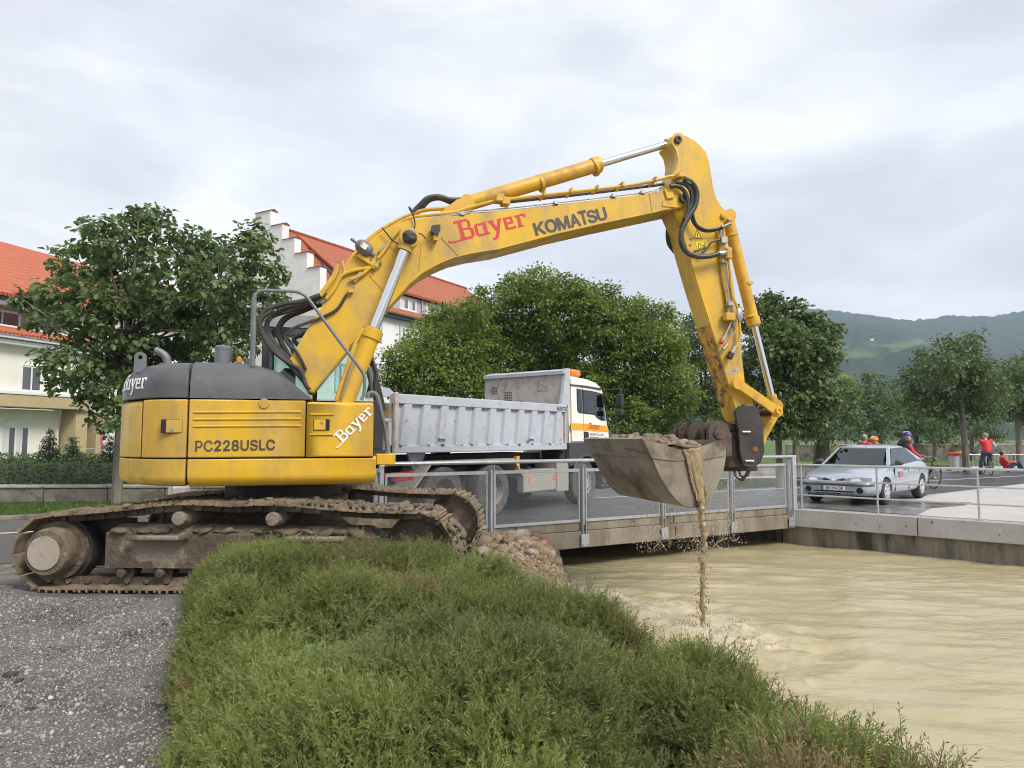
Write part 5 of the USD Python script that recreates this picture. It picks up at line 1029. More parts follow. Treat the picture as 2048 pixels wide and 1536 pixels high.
M_checker = usdkit.material(stage, '/World/Looks/checker_plate', {'tc': ('texture_coordinate', {}), 'c': ('checker_texture', {'scale': 24.0, 'color1': (0.44, 0.42, 0.38), 'color2': (0.32, 0.305, 0.275)}), 'b': ('bump', {'distance': 0.006}), 'p': ('principled_bsdf', {'roughness': 0.5, 'metallic': 0.25})},
    [('tc.object', 'c.vector'), ('c.color', 'p.base_color'), ('c.fac', 'b.height'), ('b.normal', 'p.normal')], surface='p.BSDF')
M_tail = mat('red_tail_light', (0.35, 0.02, 0.02), rough=0.25)
M_redboard = mat('red_reflective_board', (0.72, 0.06, 0.03), rough=0.4)
M_amber = mat('amber_beacon', (0.65, 0.13, 0.02), (0.75, 0.24, 0.03), 12, 0.25)
M_autoglass = usdkit.material(stage, '/World/Looks/vehicle_glass', {'f': ('fresnel', {'IOR': 1.5}), 't': ('transparent_bsdf', {'color': (0.60, 0.68, 0.66)}), 'g': ('glossy_bsdf', {'color': (.95, .97, 1), 'roughness': 0.02}), 'a': ('math', {'math_type': 'multiply_add', 'value2': 1.0, 'value3': 0.05}), 'm': ('mix_closure', {})},
    [('f.fac', 'a.value1'), ('a.value', 'm.fac'), ('t.BSDF', 'm.closure1'), ('g.BSDF', 'm.closure2')], surface='m.closure')
TA = math.atan2(.788, .616); TX, TY = np.array([math.cos(TA), math.sin(TA), 0]), np.array([-math.sin(TA), math.cos(TA), 0])
M_tr = mat4((-1.95, 12.0, 0), TX, TY)
trk = thing('tipper_truck', 'dirty white and grey tipper truck with orange stripe parked on the bridge road', 'truck', M_tr)
def txz(px, py, y=0.0):
    p = np.linalg.inv(M_tr) @ np.append(at_plane(px, py, M_tr[:3, 3] + TY * y, TY), 1); return float(p[0]), float(p[2])
def tplate(pxs, y0, y1, c=.006):
    """Outline traced on the truck's near side, from plane y0 to y1 (y0 nearer)."""
    return bevel_prism(Polygon([txz(a, b, y0) for a, b in pxs]), y1 - y0, c, mat4((0, y1, 0), (1, 0, 0), (0, 0, 1), (0, -1, 0)))
def truck_wheel(x, y, r=.515, dual=False, dish=True):
    w = part(trk, 'wheel', lathe([(r * .56, .0), (r * .9, .0), (r * .975, .03), (r, .07), (r, .25), (r * .975, .29), (r * .9, .31), (r * .56, .31)], (x, y, r - .01), (0, 1, 0), 36), M_tyre)
    if dual: part(w, 'inner_tyre', lathe([(r * .56, .34), (r * .9, .34), (r * .99, .4), (r * .99, .6), (r * .9, .65), (r * .56, .65)], (x, y, r - .01), (0, 1, 0), 32), M_tyre)
    if dual: part(w, 'rim', lathe([(r * .57, .0), (r * .55, .02), (r * .50, .10), (r * .48, .22), (r * .33, .24), (r * .24, .22), (r * .22, .02), (r * .15, -.0), (.001, .0)], (x, y, r - .01), (0, 1, 0), 30), mat('rusty_rim' if 'rusty_rim' not in _mats and not _mats.append('rusty_rim') else 'rusty_rim_%d' % int(x * 100), (0.17, 0.155, 0.15), (0.26, 0.24, 0.23), 4, 0.6, dirt=(0.30, 0.17, 0.09), damt=0.35, dscale=4))
    else:
        part(w, 'rim', lathe([(r * .57, .0), (r * .55, .03), (r * .46, .06), (r * .42, -.01), (r * .28, -.03), (r * .24, .0), (r * .2, -.04), (.001, -.05)], (x, y, r - .01), (0, 1, 0), 30), mat('grey_truck_rim', (0.28, 0.27, 0.26), (0.38, 0.37, 0.35), 4, 0.5, metal=.3))
        for k in range(10): a = k * math.pi / 5; part(w, 'wheel_nut', cyl((x + math.cos(a) * r * .34, y - .025, r - .01 + math.sin(a) * r * .34), (x + math.cos(a) * r * .34, y - .055, r - .01 + math.sin(a) * r * .34), .024, 7), M_steel)
_mats = []
for x in (1.22, 2.62): truck_wheel(x, .02, dual=True); 
truck_wheel(6.0, .04)
for x in (1.22, 2.62, 6.0): part(trk, 'far_wheel', cyl((x, 1.85, .505), (x, 2.45, .505), .51, 26), M_tyre)
for x in (1.22, 2.62, 6.0): part(trk, 'axle', cyl((x, .35, .505), (x, 2.0, .505), .1, 10), M_chassis)
# chassis
part(trk, 'chassis_rail', bx((.15, .75, .72), (7.0, .85, 1.02)), M_chassis); part(trk, 'chassis_rail', bx((.15, 1.6, .72), (7.0, 1.7, 1.02)), M_chassis)
part(trk, 'subframe', bx((.1, .7, 1.03), (5.1, 1.75, 1.2)), M_chassis)
part(trk, 'tipping_ram', cyl((2.4, 1.22, .7), (2.4, 1.22, 1.3), .16, 14), M_chassis)
# tipper body
ZB1, ZB2, BL, YN, YF = 1.33, 2.28, 5.2, .02, 2.40
part(trk, 'side_panel', bx((.0, YN + .05, ZB1), (BL, YN + .10, ZB2 - .02)), M_tippergrey)
part(trk, 'top_rail', bx((-.03, YN - .02, ZB2 - .17), (BL, YN + .14, ZB2 + .0), .012), M_tippergrey)
part(trk, 'bottom_rail', bx((.0, YN - .01, ZB1 - .06), (BL, YN + .12, ZB1 + .07), .012), M_tippergrey)
for k in range(11):
    xb = .10 + k * .462; xt = xb + .10
    def rib(x0, x1, x2, x3, y0, y1): return tm(hull([(x0, y0, ZB1 + .07), (x1, y0, ZB1 + .07), (x2, y0, ZB2 - .17), (x3, y0, ZB2 - .17), (x0 - .03, y1, ZB1 + .07), (x1 + .03, y1, ZB1 + .07), (x2 + .03, y1, ZB2 - .17), (x3 - .03, y1, ZB2 - .17)]))
    part(trk, 'side_rib', rib(xb, xb + .17, xt + .17, xt, YN - .012, YN + .05), M_tippergrey)
    part(trk, 'mud_clod', [rock((xb + rw.uniform(-.05, .3), YN - .0, ZB1 + .075), rw.uniform(.025, .05), rw, 1, .5)], M_rustmud, smooth=True)
part(trk, 'rear_post', bx((-.04, YN - .03, ZB1 - .06), (.05, YN + .05, ZB2 + .02), .012), M_tipperin)
for x in (1.02, 3.72): part(trk, 'step_iron', bx((x, YN - .06, ZB1 + .18), (x + .2, YN - .01, ZB1 + .2)), M_tippergrey)
part(trk, 'far_side_panel', bx((.0, YF - .1, ZB1), (BL, YF, ZB2), .01), M_tippergrey)
part(trk, 'body_floor', bx((.0, YN + .11, ZB1 - .05), (BL, YF - .11, ZB1 + .05)), M_chassis)
part(trk, 'headboard', bx((BL - .06, YN + .0, ZB1), (BL - .005, YF, 3.02), .006), M_tipperin)
part(trk, 'headboard_cap', tm(hull([(BL - .12, YN - .01, 2.98), (BL + .14, YN - .01, 3.06), (BL - .12, YF, 2.98), (BL + .14, YF, 3.06), (BL - .12, YN - .01, 3.06), (BL + .14, YN - .01, 3.12), (BL - .12, YF, 3.06), (BL + .14, YF, 3.12)])), M_tippergrey)
part(trk, 'headboard_side', tm(hull([(BL - .22, YN - .012, ZB2), (BL + .10, YN - .012, ZB2), (BL - .02, YN - .012, 3.12), (BL + .14, YN - .012, 3.12), (BL - .22, YN + .06, ZB2), (BL + .1, YN + .06, ZB2), (BL - .02, YN + .06, 3.12), (BL + .14, YN + .06, 3.12)])), M_tippergrey)
for y0, z0, s in ((2.0, 2.60, .16), (1.55, 2.42, .2)):
    for i in range(4):
        for j in range(4): part(trk, 'vent_hole', bx((BL - .066, y0 + i * s * .3, z0 + j * s * .3), (BL - .0605, y0 + i * s * .3 + s * .17, z0 + j * s * .3 + s * .17)), M_seam)
part(trk, 'headboard_badge', bx((BL - .068, .50, 2.62), (BL - .0605, .80, 2.86), .001), mat('worn_badge', (0.5, 0.46, 0.42), (0.3, 0.15, 0.1), 14, 0.6))
part(trk, 'lettering', tr(meshkit.text_mesh('MARTE', .085, .003, bold=True), mat4((BL - .42, YN - .021, ZB2 - .135), (1, 0, 0), (0, 0, 1), (0, -1, 0))), M_charcoal)
part(trk, 'hinge_bracket', bevel_prism(Polygon([(.15, ZB2), (.85, ZB2), (.62, ZB2 + .16), (.42, ZB2 + .18)]), .04, .005, mat4((0, .9, 0), (1, 0, 0), (0, 0, 1), (0, -1, 0))), M_tippergrey)
# tail
part(trk, 'tailgate', bx((-.10, .075, 1.86), (-.03, 2.3, 2.12), .01), M_rustmud)
part(trk, 'tailgate_shelf', bx((-.2, .08, 1.80), (-.03, 2.25, 1.855), .01), M_tippergrey); part(trk, 'tailgate_lower', bx((-.10, .08, 1.25), (-.05, 2.25, 1.795), .01), M_tipperin)
part(trk, 'warning_board', bx((-.13, .14, 1.56), (-.104, .5, 1.78)), M_redboard); part(trk, 'warning_board', bx((-.13, 1.7, 1.56), (-.104, 2.1, 1.78)), M_redboard)
part(trk, 'rear_support', tm(hull([(.55, .3, ZB1 - .06), (1.0, .3, ZB1 - .06), (.72, .3, .95), (.86, .3, .95), (.55, .34, ZB1 - .06), (1.0, .34, ZB1 - .06), (.72, .34, .95), (.86, .34, .95)])), M_tippergrey)
part(trk, 'bumper_beam', bx((-.05, .15, .62), (.12, 2.3, .8), .01), M_chassis)
part(trk, 'tail_light', bx((-.02, -.0, .80), (.42, .1, .95), .008), M_tail)
part(trk, 'tail_light', bx((-.1, .2, .82), (-.052, .6, .95), .008), M_tail)
# mudguard, boxes, exhaust
mg = [(.42, .62), (.86, 1.06), (3.25, 1.06), (3.55, .72)]
for k in range(3):
    (a, b), (c, d) = mg[k], mg[k + 1]; part(trk, 'mudguard', tm(hull([(a, y, b + e) for y in (.0, .62) for e in (0, .06)] + [(c, y, d + e) for y in (.0, .62) for e in (0, .06)])), M_checker)
part(trk, 'mud_flap', bx((.36, .02, .28), (.385, .62, .64)), M_tyreclean); part(trk, 'mud_flap', bx((3.4, .05, .25), (3.42, .6, .72)), M_tyreclean)
part(trk, 'amber_bracket', bx((3.36, .03, .82), (3.46, .1, 1.16)), M_orange)
part(trk, 'storage_box', bx((3.62, .03, .38), (4.80, .66, .86), .03), M_checker); part(trk, 'storage_box', bx((4.83, .03, .34), (5.30, .66, 1.02), .02), M_checker)
for x in (3.75, 4.68): part(trk, 'reflector', bx((x, .022, .62), (x + .07, .031, .72)), M_amber)
part(trk, 'tank_cap', cyl((4.1, .3, .86), (4.1, .3, .91), .07, 14), M_black)
part(trk, 'air_tank', cyl((1.6, .5, .92), (2.3, .5, .92), .12, 14), M_chassis)
part(trk, 'exhaust_stack', cyl((BL + .11, .12, 1.35), (BL + .11, .12, 2.95), .055, 14), mat('exhaust_grey', (0.25, 0.24, 0.23), (0.33, 0.32, 0.30), 4, .5)); part(trk, 'silencer', bx((BL - .05, .1, .95), (BL + .25, .75, 1.4), .08), M_chassis)
# cab
cab_px = [(1139, 752.5), (1150, 753), (1175, 758), (1193, 765), (1202, 772), (1206.5, 782), (1211, 815), (1216, 850), (1219, 866), (1221, 888), (1196, 889), (1188, 886), (1142, 887)]
CY0, CY1 = .06, 2.38
part(trk, 'cab', bevel_prism(Polygon([txz(a, b, CY0) for a, b in cab_px]), CY1 - CY0, .05, mat4((0, CY1, 0), (1, 0, 0), (0, 0, 1), (0, -1, 0))), M_cabwhite)
def cabdecal(name, pxs, y, t, m, c=.0): 
    g = Polygon([txz(a, b, y) for a, b in pxs]); return part(trk, name, prism(g.buffer(.02).buffer(-.02) if c else g, t, mat4((0, y + t, 0), (1, 0, 0), (0, 0, 1), (0, -1, 0))), m)
cabdecal('orange_stripe', [(1142, 846), (1170, 847.5), (1207, 851), (1215.6, 853), (1217.5, 864), (1200, 863), (1168, 861), (1142, 860)], CY0 - .004, .01, M_orange)
cabdecal('window_rubber', [(1153, 777), (1164, 779), (1190, 783), (1205.5, 788), (1211.6, 841.5), (1203, 841.5), (1195, 837), (1189, 830), (1165, 827), (1157, 825.5), (1154.5, 821)], CY0 - .004, .02, M_black)
sg = cabdecal('side_window', [(1155, 779), (1163.5, 780.5), (1166, 825.5), (1158, 824), (1156, 820)], CY0 - .008, .003, M_autoglass)
cabdecal('side_window', [(1167, 782), (1189, 785), (1204, 789), (1209.6, 839.5), (1204, 839.5), (1196, 835.5), (1190, 828), (1168, 825.5)], CY0 - .008, .003, M_autoglass)
cabdecal('window_shade', [(1170, 784), (1186, 786), (1181, 794), (1171, 794)], CY0 - .0052, .001, M_seam); cabdecal('seat_back', [(1176, 800), (1188, 799), (1190, 827), (1175, 826)], CY0 - .0052, .001, M_fender)
cabdecal('roof_gutter', [(1140, 768), (1170, 771), (1202, 776.5), (1202, 780), (1170, 774.5), (1140, 771)], CY0 - .02, .02, M_fender)
for a, b in (((1165, 773), (1168.5, 886)),): part(trk, 'door_gap', tube([np.array([txz(*a, CY0)[0], CY0 - .001, txz(*a, CY0)[1]]), np.array([txz(*b, CY0)[0], CY0 - .001, txz(*b, CY0)[1]])], .006, 5), M_seam)
cabdecal('door_handle', [(1168, 863), (1177, 864), (1178, 870), (1177, 877), (1169, 877)], CY0 - .012, .013, M_black)
a, b = txz(1178, 857, CY0), txz(1198, 858.5, CY0); L = math.hypot(b[0] - a[0], b[1] - a[1]); part(trk, 'lettering', on_face(bayer(L / 3.4, .003, 6), (a[0], CY0 - .005, a[1]), (b[0] - a[0], 0, b[1] - a[1]), (0, -1, 0)), M_red)
for k, (txt, w_) in enumerate((('BREGENZ TEL. 42286', 27), ('Aushubarbeiten', 18), ('Transport und', 17), ('Containerdienst', 19))):
    a, b = txz(1179.5, 869 + k * 6.2, CY0), txz(1179.5 + w_, 870.2 + k * 6.2, CY0); g = meshkit.text_mesh(txt, .055, .002, bold=False); L = math.hypot(b[0] - a[0], b[1] - a[1]); g.apply_scale([L / g.bounds[1, 0], 1, 1]); part(trk, 'lettering', on_face(g, (a[0], CY0 - .001, a[1] - .02), (b[0] - a[0], 0, b[1] - a[1]), (0, -1, 0)), M_charcoal)
fx = [txz(1143, 888, .02), txz(1184, 888, .02), txz(1200, 905, .02), txz(1206, 925, .02)]
g = sbox(5.25, .88, 6.95, 1.42).difference(Point(6.0, .5).buffer(.60, 24)); part(trk, 'fender', bevel_prism(g, .5, .03, mat4((0, .5, 0), (1, 0, 0), (0, 0, 1), (0, -1, 0))), M_fender)
part(trk, 'fender_lip', tube([(6 + .62 * math.cos(a), .0, .5 + .62 * math.sin(a)) for a in np.linspace(.55, 2.6, 14)], .025, 7), M_fender)
part(trk, 'front_bumper', bx((6.85, .02, .38), (7.36, 2.42, .98), .06), M_fender); part(trk, 'cab_front_lower', bx((6.7, .1, .98), (7.34, 2.34, 1.3), .05), M_cabwhite)
part(trk, 'headlight', bx((7.1, .005, .72), (7.365, .25, .9), .02), mat('headlight_glass', (.5, .5, .5), rough=.1)); part(trk, 'indicator', bx((7.0, .012, .93), (7.12, .06, .98)), M_amber)
part(trk, 'step', bx((6.75, .03, .3), (7.2, .3, .42), .03), M_black)
part(trk, 'windscreen', tr(bx((0, .2, 0), (.01, 2.24, .8)), mat4((txz(1213.2, 835, 0)[0] + .012, 0, 1.98), (1, 0, .09), (0, 1, 0), (-.09, 0, 1))), M_autoglass)
xm = txz(1224, 800, 0)[0]
for z0, z1, w_ in ((2.30, 2.62, .2), (2.08, 2.22, .17)): 
    part(trk, 'mirror', bx((xm - .06, -.32, z0), (xm + .06, -.32 + w_, z1), .03), M_black)
part(trk, 'mirror_arm', tube([(xm - .12, .05, 2.72), (xm + .02, -.2, 2.74), (xm + .02, -.24, 2.6), (xm + .02, -.24, 2.1), (xm - .1, .04, 1.85)], .016, 7, 4), M_black)
part(trk, 'beacon_mount', bx((5.55, .35, 2.98), (5.95, .9, 3.10), .02), M_cabwhite)
part(trk, 'beacon', tr(bx((5.78, .25, 3.00), (6.2, .75, 3.16), .04), np.eye(4)), M_amber)
part(trk, 'sun_visor', tm(hull([(7.0, .15, 2.62), (7.28, .15, 2.5), (7.0, 2.3, 2.62), (7.28, 2.3, 2.5), (7.0, .15, 2.66), (7.28, .15, 2.53), (7.0, 2.3, 2.66), (7.28, 2.3, 2.53)])), M_black)

# ------------------------------------------------------------------ silver car
M_silver = mat('silver_car_paint', (0.36, 0.40, 0.47), (0.41, 0.45, 0.52), 2, 0.3, metal=0.35, coat=0.6)
M_trim = mat('dark_car_trim', (0.05, 0.052, 0.056), (0.07, 0.072, 0.076), 5, 0.5)
M_interior = mat('car_interior', (0.035, 0.036, 0.04), (0.06, 0.06, 0.065), 5, 0.8)
M_lampglass = mat('car_headlamp', (0.10, 0.105, 0.11), (0.17, 0.175, 0.18), 14, 0.08, coat=1.0)
M_alloy = mat('silver_wheel_trim', (0.5, 0.5, 0.52), (0.58, 0.58, 0.6), 6, 0.35, metal=0.4)
CF = np.array([-.705, -.705, 0]); CF /= np.linalg.norm(CF); CLf = np.array([-CF[1], CF[0], 0])
M_car = mat4((8.93, 17.95, 0.01), CF, CLf, (0, 0, .96))
car = thing('silver_car', 'silver hatchback saloon car parked on the wet square behind the quay railing', 'car', M_car)
# stations along the car: x, sill height, shoulder height, half width at sill, at the middle, at the shoulder
ST = [(-2.22, .42, .84, .62, .70, .60), (-2.18, .30, .92, .72, .79, .68), (-1.95, .24, .99, .80, .855, .74), (-1.4, .22, 1.00, .83, .875, .78), (-.6, .20, .955, .84, .88, .80), (.2, .20, .925, .84, .88, .80), (.75, .20, .90, .84, .875, .79),
      (1.1, .20, .865, .83, .87, .77), (1.6, .20, .80, .82, .86, .74), (1.95, .20, .735, .78, .83, .68), (2.13, .22, .66, .70, .765, .60), (2.22, .26, .56, .60, .665, .50), (2.245, .34, .50, .55, .60, .46)]
def ring(st):
    x, a, b, w0, w1, w2 = st; zm = a + (b - a) * .52
    half = [(0, a), (w0 * .85, a), (w0, a + .05), (w1 * .995, a + (zm - a) * .55), (w1, zm), (w1 * .985, zm + (b - zm) * .55), (w2 * 1.03, b - .03), (w2 * .94, b), (w2 * .5, b + .025), (0, b + .035)]
    return np.array([(x, y, z) for y, z in half] + [(x, -y, z) for y, z in half[-2:0:-1]])
R_ = np.array([ring(s) for s in ST]); n_, m_ = R_.shape[:2]; f = []
for i in range(n_ - 1):
    for j in range(m_): j2 = (j + 1) % m_; f += [(i * m_ + j, (i + 1) * m_ + j, (i + 1) * m_ + j2), (i * m_ + j, (i + 1) * m_ + j2, i * m_ + j2)]
v = R_.reshape(-1, 3); v = np.vstack([v, R_[0].mean(0), R_[-1].mean(0)])
for j in range(m_): j2 = (j + 1) % m_; f += [(len(v) - 2, j, j2), (len(v) - 1, (n_ - 1) * m_ + j2, (n_ - 1) * m_ + j)]
bm = trimesh.Trimesh(v, f, process=False)
if bm.volume < 0: bm.invert()
bm = bm.subdivide_loop(1)
body_front = np.array(bm.subdivide().vertices)
def toman(m): return m3.Manifold(m3.Mesh(np.asarray(m.vertices, np.float32), np.asarray(m.faces, np.uint32)))
try:
    bmm = toman(bm)
    for x in (1.33, -1.34):
        for s in (-1, 1): bmm = bmm - m3.Manifold.cylinder(.5, .355, .355, 36).rotate((90, 0, 0)).translate((x, s * .55 + .25 + (.25 if s > 0 else -.25), .31))
    bm = tm(bmm)
except Exception as e_: print('car arches', e_)
body = part(car, 'body', bm, M_silver, smooth=35)
from scipy.interpolate import LinearNDInterpolator, NearestNDInterpolator
_fv = body_front[(body_front[:, 0] > 1.3) & (body_front[:, 2] < .80)]; _f1, _f2 = LinearNDInterpolator(_fv[:, 1:], _fv[:, 0]), NearestNDInterpolator(_fv[:, 1:], _fv[:, 0])
def front_x(y, z): a = _f1(y, z); return np.where(np.isnan(a), _f2(y, z), a)
def front_patch(name, yz, off, m, parent=None):
    """A piece fitted to the rounded nose of the car."""
    v, f = trimesh.creation.triangulate_polygon(Polygon(yz).buffer(.012).buffer(-.004), engine='earcut'); t = trimesh.Trimesh(np.column_stack([v, np.zeros(len(v))]), f, process=False).subdivide_to_size(.05)
    y, z = t.vertices[:, 0], t.vertices[:, 1]; x = front_x(y, z); n = len(y); V = np.vstack([np.column_stack([x + off, y, z]), np.column_stack([x - .02, y, z])])
    E = trimesh.Trimesh(V[:n], t.faces, process=False); ed = E.edges_unique[trimesh.grouping.group_rows(E.edges_sorted, require_count=1)] if False else E.edges[trimesh.grouping.group_rows(E.edges_sorted, require_count=1)]
    F = [t.faces, t.faces[:, ::-1] + n, np.column_stack([ed[:, 0], ed[:, 0] + n, ed[:, 1]]), np.column_stack([ed[:, 1], ed[:, 0] + n, ed[:, 1] + n])]
    q = trimesh.Trimesh(V, np.vstack(F), process=False); return part(parent or car, name, q, m)
# greenhouse: roof, pillars, panes
GH = dict(wsb=(.92, .70, .91), wst=(.22, .56, 1.345), rt=(-.80, .55, 1.36), rb=(-1.72, .64, 1.0))
roof_pts = [(x, y, z) for x, y, z in ((.24, .565, 1.335), (.1, .575, 1.36), (-.45, .575, 1.385), (-.85, .56, 1.365), (-.95, .55, 1.33))]
part(car, 'roof', tm(hull([(x, s * y, z) for x, y, z in roof_pts for s in (-1, 1)] + [(x, s * y * .8, z + .025) for x, y, z in roof_pts[1:4] for s in (-1, 1)] + [(x, s * (y + .03), z - .03) for x, y, z in roof_pts for s in (-1, 1)])), M_silver)
def pane(name, q, m, t=.004):
    q = np.array(q, float); n = np.cross(q[1] - q[0], q[2] - q[0]); n /= np.linalg.norm(n); return part(car, name, tm(hull(np.vstack([q, q + n * t]))), m)
pane('windscreen', [(.95, -.66, .905), (.95, .66, .905), (.26, .535, 1.335), (.26, -.535, 1.335)], M_autoglass)
pane('rear_screen', [(-1.72, -.58, 1.02), (-1.72, .58, 1.02), (-.96, .52, 1.33), (-.96, -.52, 1.33)], M_autoglass)
for s in (-1, 1):
    P_ = lambda x, z: (x, s * (.775 - (z - .93) * .45), z)
    pane('side_window', [P_(.70, .95), P_(-.22, .97), P_(-.20, 1.32), P_(.17, 1.315)], M_autoglass); pane('side_window', [P_(-.29, .97), P_(-1.05, .99), P_(-.86, 1.315), P_(-.27, 1.32)], M_autoglass); pane('side_window', [P_(-1.10, .99), P_(-1.50, 1.02), P_(-.98, 1.30), P_(-.91, 1.31)], M_autoglass)
    part(car, 'pillar', tm(hull([np.array(P_(x, z)) + o for x, z in ((.90, .91), (.76, .93), (.28, 1.325), (.18, 1.33)) for o in ((0, 0, 0), (0, -s * .06, 0))])), M_silver)
    part(car, 'pillar', tm(hull([np.array(P_(x, z)) + o for x, z in ((-.21, .95), (-.30, .95), (-.19, 1.34), (-.28, 1.34)) for o in ((0, s * .004, 0), (0, -s * .05, 0))])), M_trim)
    part(car, 'pillar', tm(hull([np.array(P_(x, z)) + o for x, z in ((-1.50, .98), (-1.86, .99), (-.93, 1.34), (-1.02, 1.32)) for o in ((0, s * .002, 0), (0, -s * .08, 0))])), M_silver)
    part(car, 'pillar', tm(hull([np.array(P_(x, z)) + o for x, z in ((-1.05, .98), (-1.11, .98), (-.85, 1.33), (-.92, 1.33)) for o in ((0, s * .003, 0), (0, -s * .05, 0))])), M_trim)
    part(car, 'waist_strip', tm(hull([np.array(P_(x, z)) + o for x, z in ((.82, .915), (-1.75, .985), (.78, .945), (-1.6, 1.015)) for o in ((0, s * .004, 0), (0, -s * .04, 0))])), M_trim)
    part(car, 'mirror', sph((.62, s * .92, .98), .10, 2, (.7, 1.0, .7)), M_trim)
    part(car, 'door_handle', bx((-.12, s * .872, .80), (.04, s * .895, .835), .008), M_trim); part(car, 'door_handle', bx((-1.05, s * .872, .81), (-.9, s * .895, .845), .008), M_trim)
    for x, z0 in ((.78, .3), (-.25, .3), (-1.12, .55)): part(car, 'door_gap', bx((x - .003, s * .84, z0), (x + .003, s * .872, .84)), M_seam)
    part(car, 'side_moulding', bx((-.95, s * .868, .47), (.9, s * .893, .52), .01), M_silver)
    for x in (1.33, -1.34):
        w = part(car, 'wheel', lathe([(.19, 0), (.28, .0), (.305, .02), (.31, .05), (.31, .17), (.28, .2), (.19, .2)], (x, s * .86, .305), (0, -s, 0), 32), M_tyreclean)
        part(w, 'wheel_trim', lathe([(.195, .004), (.19, -.006), (.12, -.012), (.05, -.014), (.001, -.014)], (x, s * .86, .305), (0, -s, 0), 28), M_alloy)
        for k in range(7): a = k * 2 * math.pi / 7 + .2; part(w, 'trim_slot', cyl((x + .135 * math.cos(a), s * .868, .305 + .135 * math.sin(a)), (x + .135 * math.cos(a), s * .8745, .305 + .135 * math.sin(a)), .026, 8), M_trim)
    part(car, 'arch_liner', bx((.95, s * .35, .2), (1.71, s * .6, .68)), M_seam); part(car, 'arch_liner', bx((-1.71, s * .35, .2), (-.97, s * .6, .68)), M_seam)
    front_patch('headlamp', [(s * a, b) for a, b in ((.21, .558), (.29, .628), (.55, .655), (.735, .645), (.765, .585), (.6, .55), (.35, .54))], .012, M_lampglass)
    front_patch('headlamp_reflector', [(s * a, b) for a, b in ((.36, .565), (.40, .62), (.55, .635), (.58, .585), (.48, .56))], .016, M_chrome)
    front_patch('fog_lamp', [(s * .57 + .062 * math.cos(q), .36 + .062 * math.sin(q)) for q in np.linspace(0, 6.1, 16)], .01, M_seam)
    front_patch('grille_opening', [(s * a, b) for a, b in ((.04, .562), (.19, .562), (.27, .615), (.2, .627), (.08, .592))], .008, M_seam)
    part(car, 'seat', [bx((-.4, s * .12, .4), (.15, s * .62, .62), .05), bx((-.45, s * .14, .5), (-.28, s * .6, 1.12), .05), bx((-.46, s * .26, 1.13), (-.36, s * .48, 1.28), .03)], M_interior)
part(car, 'dashboard', bx((.55, -.68, .75), (.98, .68, .93), .05), M_interior); part(car, 'rear_seat', bx((-1.35, -.6, .4), (-1.1, .6, 1.05), .06), M_interior); part(car, 'steering_wheel', lathe([(.17, -.01), (.185, 0), (.17, .01), (.16, 0), (.17, -.01)], (.42, .35, .93), (-.9, 0, .45), 20), M_interior)
front_patch('bumper_strip', [(-.80, .465), (.80, .465), (.80, .505), (-.80, .505)], .012, M_trim)
front_patch('lower_grille', [(-.44, .27), (.44, .27), (.44, .33), (-.44, .33)], .008, M_seam)
front_patch('grille_bar', [(-.45, .293), (.45, .293), (.45, .301), (-.45, .301)], .016, M_silver)
front_patch('badge', [(-.03, .60), (0, .56), (.03, .60), (0, .64)], .012, M_chrome)
pl = part(car, 'number_plate', bx((2.235, -.26, .345), (2.262, .26, .455), .004), M_white)
part(pl, 'plate_band', bx((2.262, -.26, .346), (2.264, -.215, .454)), mat('blue_plate_band', (.03, .08, .4)))
part(pl, 'plate_edge', [bx((2.2622, -.26, .449), (2.2635, .26, .454)), bx((2.2622, -.26, .346), (2.2635, .26, .351))], M_red)
g = meshkit.text_mesh('B', .07, .002, bold=True); part(pl, 'lettering', on_face(g, (2.263, -.17, .365), (0, 1, 0), (1, 0, 0)), M_charcoal)
part(pl, 'crest', bx((2.2625, -.10, .375), (2.2645, -.065, .43)), M_red)
g = meshkit.text_mesh('294 DK', .07, .002, bold=True); g.apply_scale([.27 / g.bounds[1, 0], 1, 1]); part(pl, 'lettering', on_face(g, (2.263, -.045, .365), (0, 1, 0), (1, 0, 0)), M_charcoal)
part(car, 'wiper', tube([(.99, -.5, .915), (.80, .1, .955), (.97, .45, .93)], .01, 5), M_trim)
part(car, 'aerial', tube([(.1, 0, 1.37), (.0, 0, 1.42)], .012, 6), M_trim)
for k_, z in enumerate((.70, .625)):
    part(car, 'sticker', bx((.22 + .05 * k_, .868, z), (.52, .890, z + .06), .002), mat('faded_red_%d' % k_, (0.5, 0.1, 0.09), (.42, .2, .18), 30))
# ------------------------------------------------------------------ trees
M_bark = mat('grey_bark', (0.10, 0.085, 0.07), (0.20, 0.18, 0.155), 8, 0.9, bump=0.01, bscale=25, stretch=(1, 1, .25))
M_barkdark = mat('dark_bark', (0.035, 0.03, 0.025), (0.07, 0.06, 0.05), 8, 0.9, bump=0.015, bscale=20, stretch=(1, 1, .25))
L_maple = leafmat('chestnut_leaf', (0.115, 0.165, 0.06), (0.18, 0.235, 0.085), (0.26, 0.31, 0.12), trans=0.3, rough=0.4)
L_bright = leafmat('light_green_leaf', (0.16, 0.22, 0.05), (0.24, 0.315, 0.07), (0.33, 0.39, 0.11), trans=0.35)
L_dark = leafmat('dark_green_leaf', (0.09, 0.135, 0.045), (0.14, 0.185, 0.065), (0.20, 0.24, 0.09), trans=0.28)
L_lime = leafmat('lime_leaf', (0.262, 0.353, 0.035), (0.395, 0.470, 0.052), (0.500, 0.549, 0.070), trans=0.35)
L_pale = leafmat('pale_grey_leaf', (0.210, 0.255, 0.105), (0.315, 0.334, 0.140), (0.420, 0.411, 0.193), trans=0.25)
L_yew = leafmat('conifer_leaf', (0.032, 0.068, 0.028), (0.066, 0.108, 0.044), (0.105, 0.157, 0.061), trans=0.15)
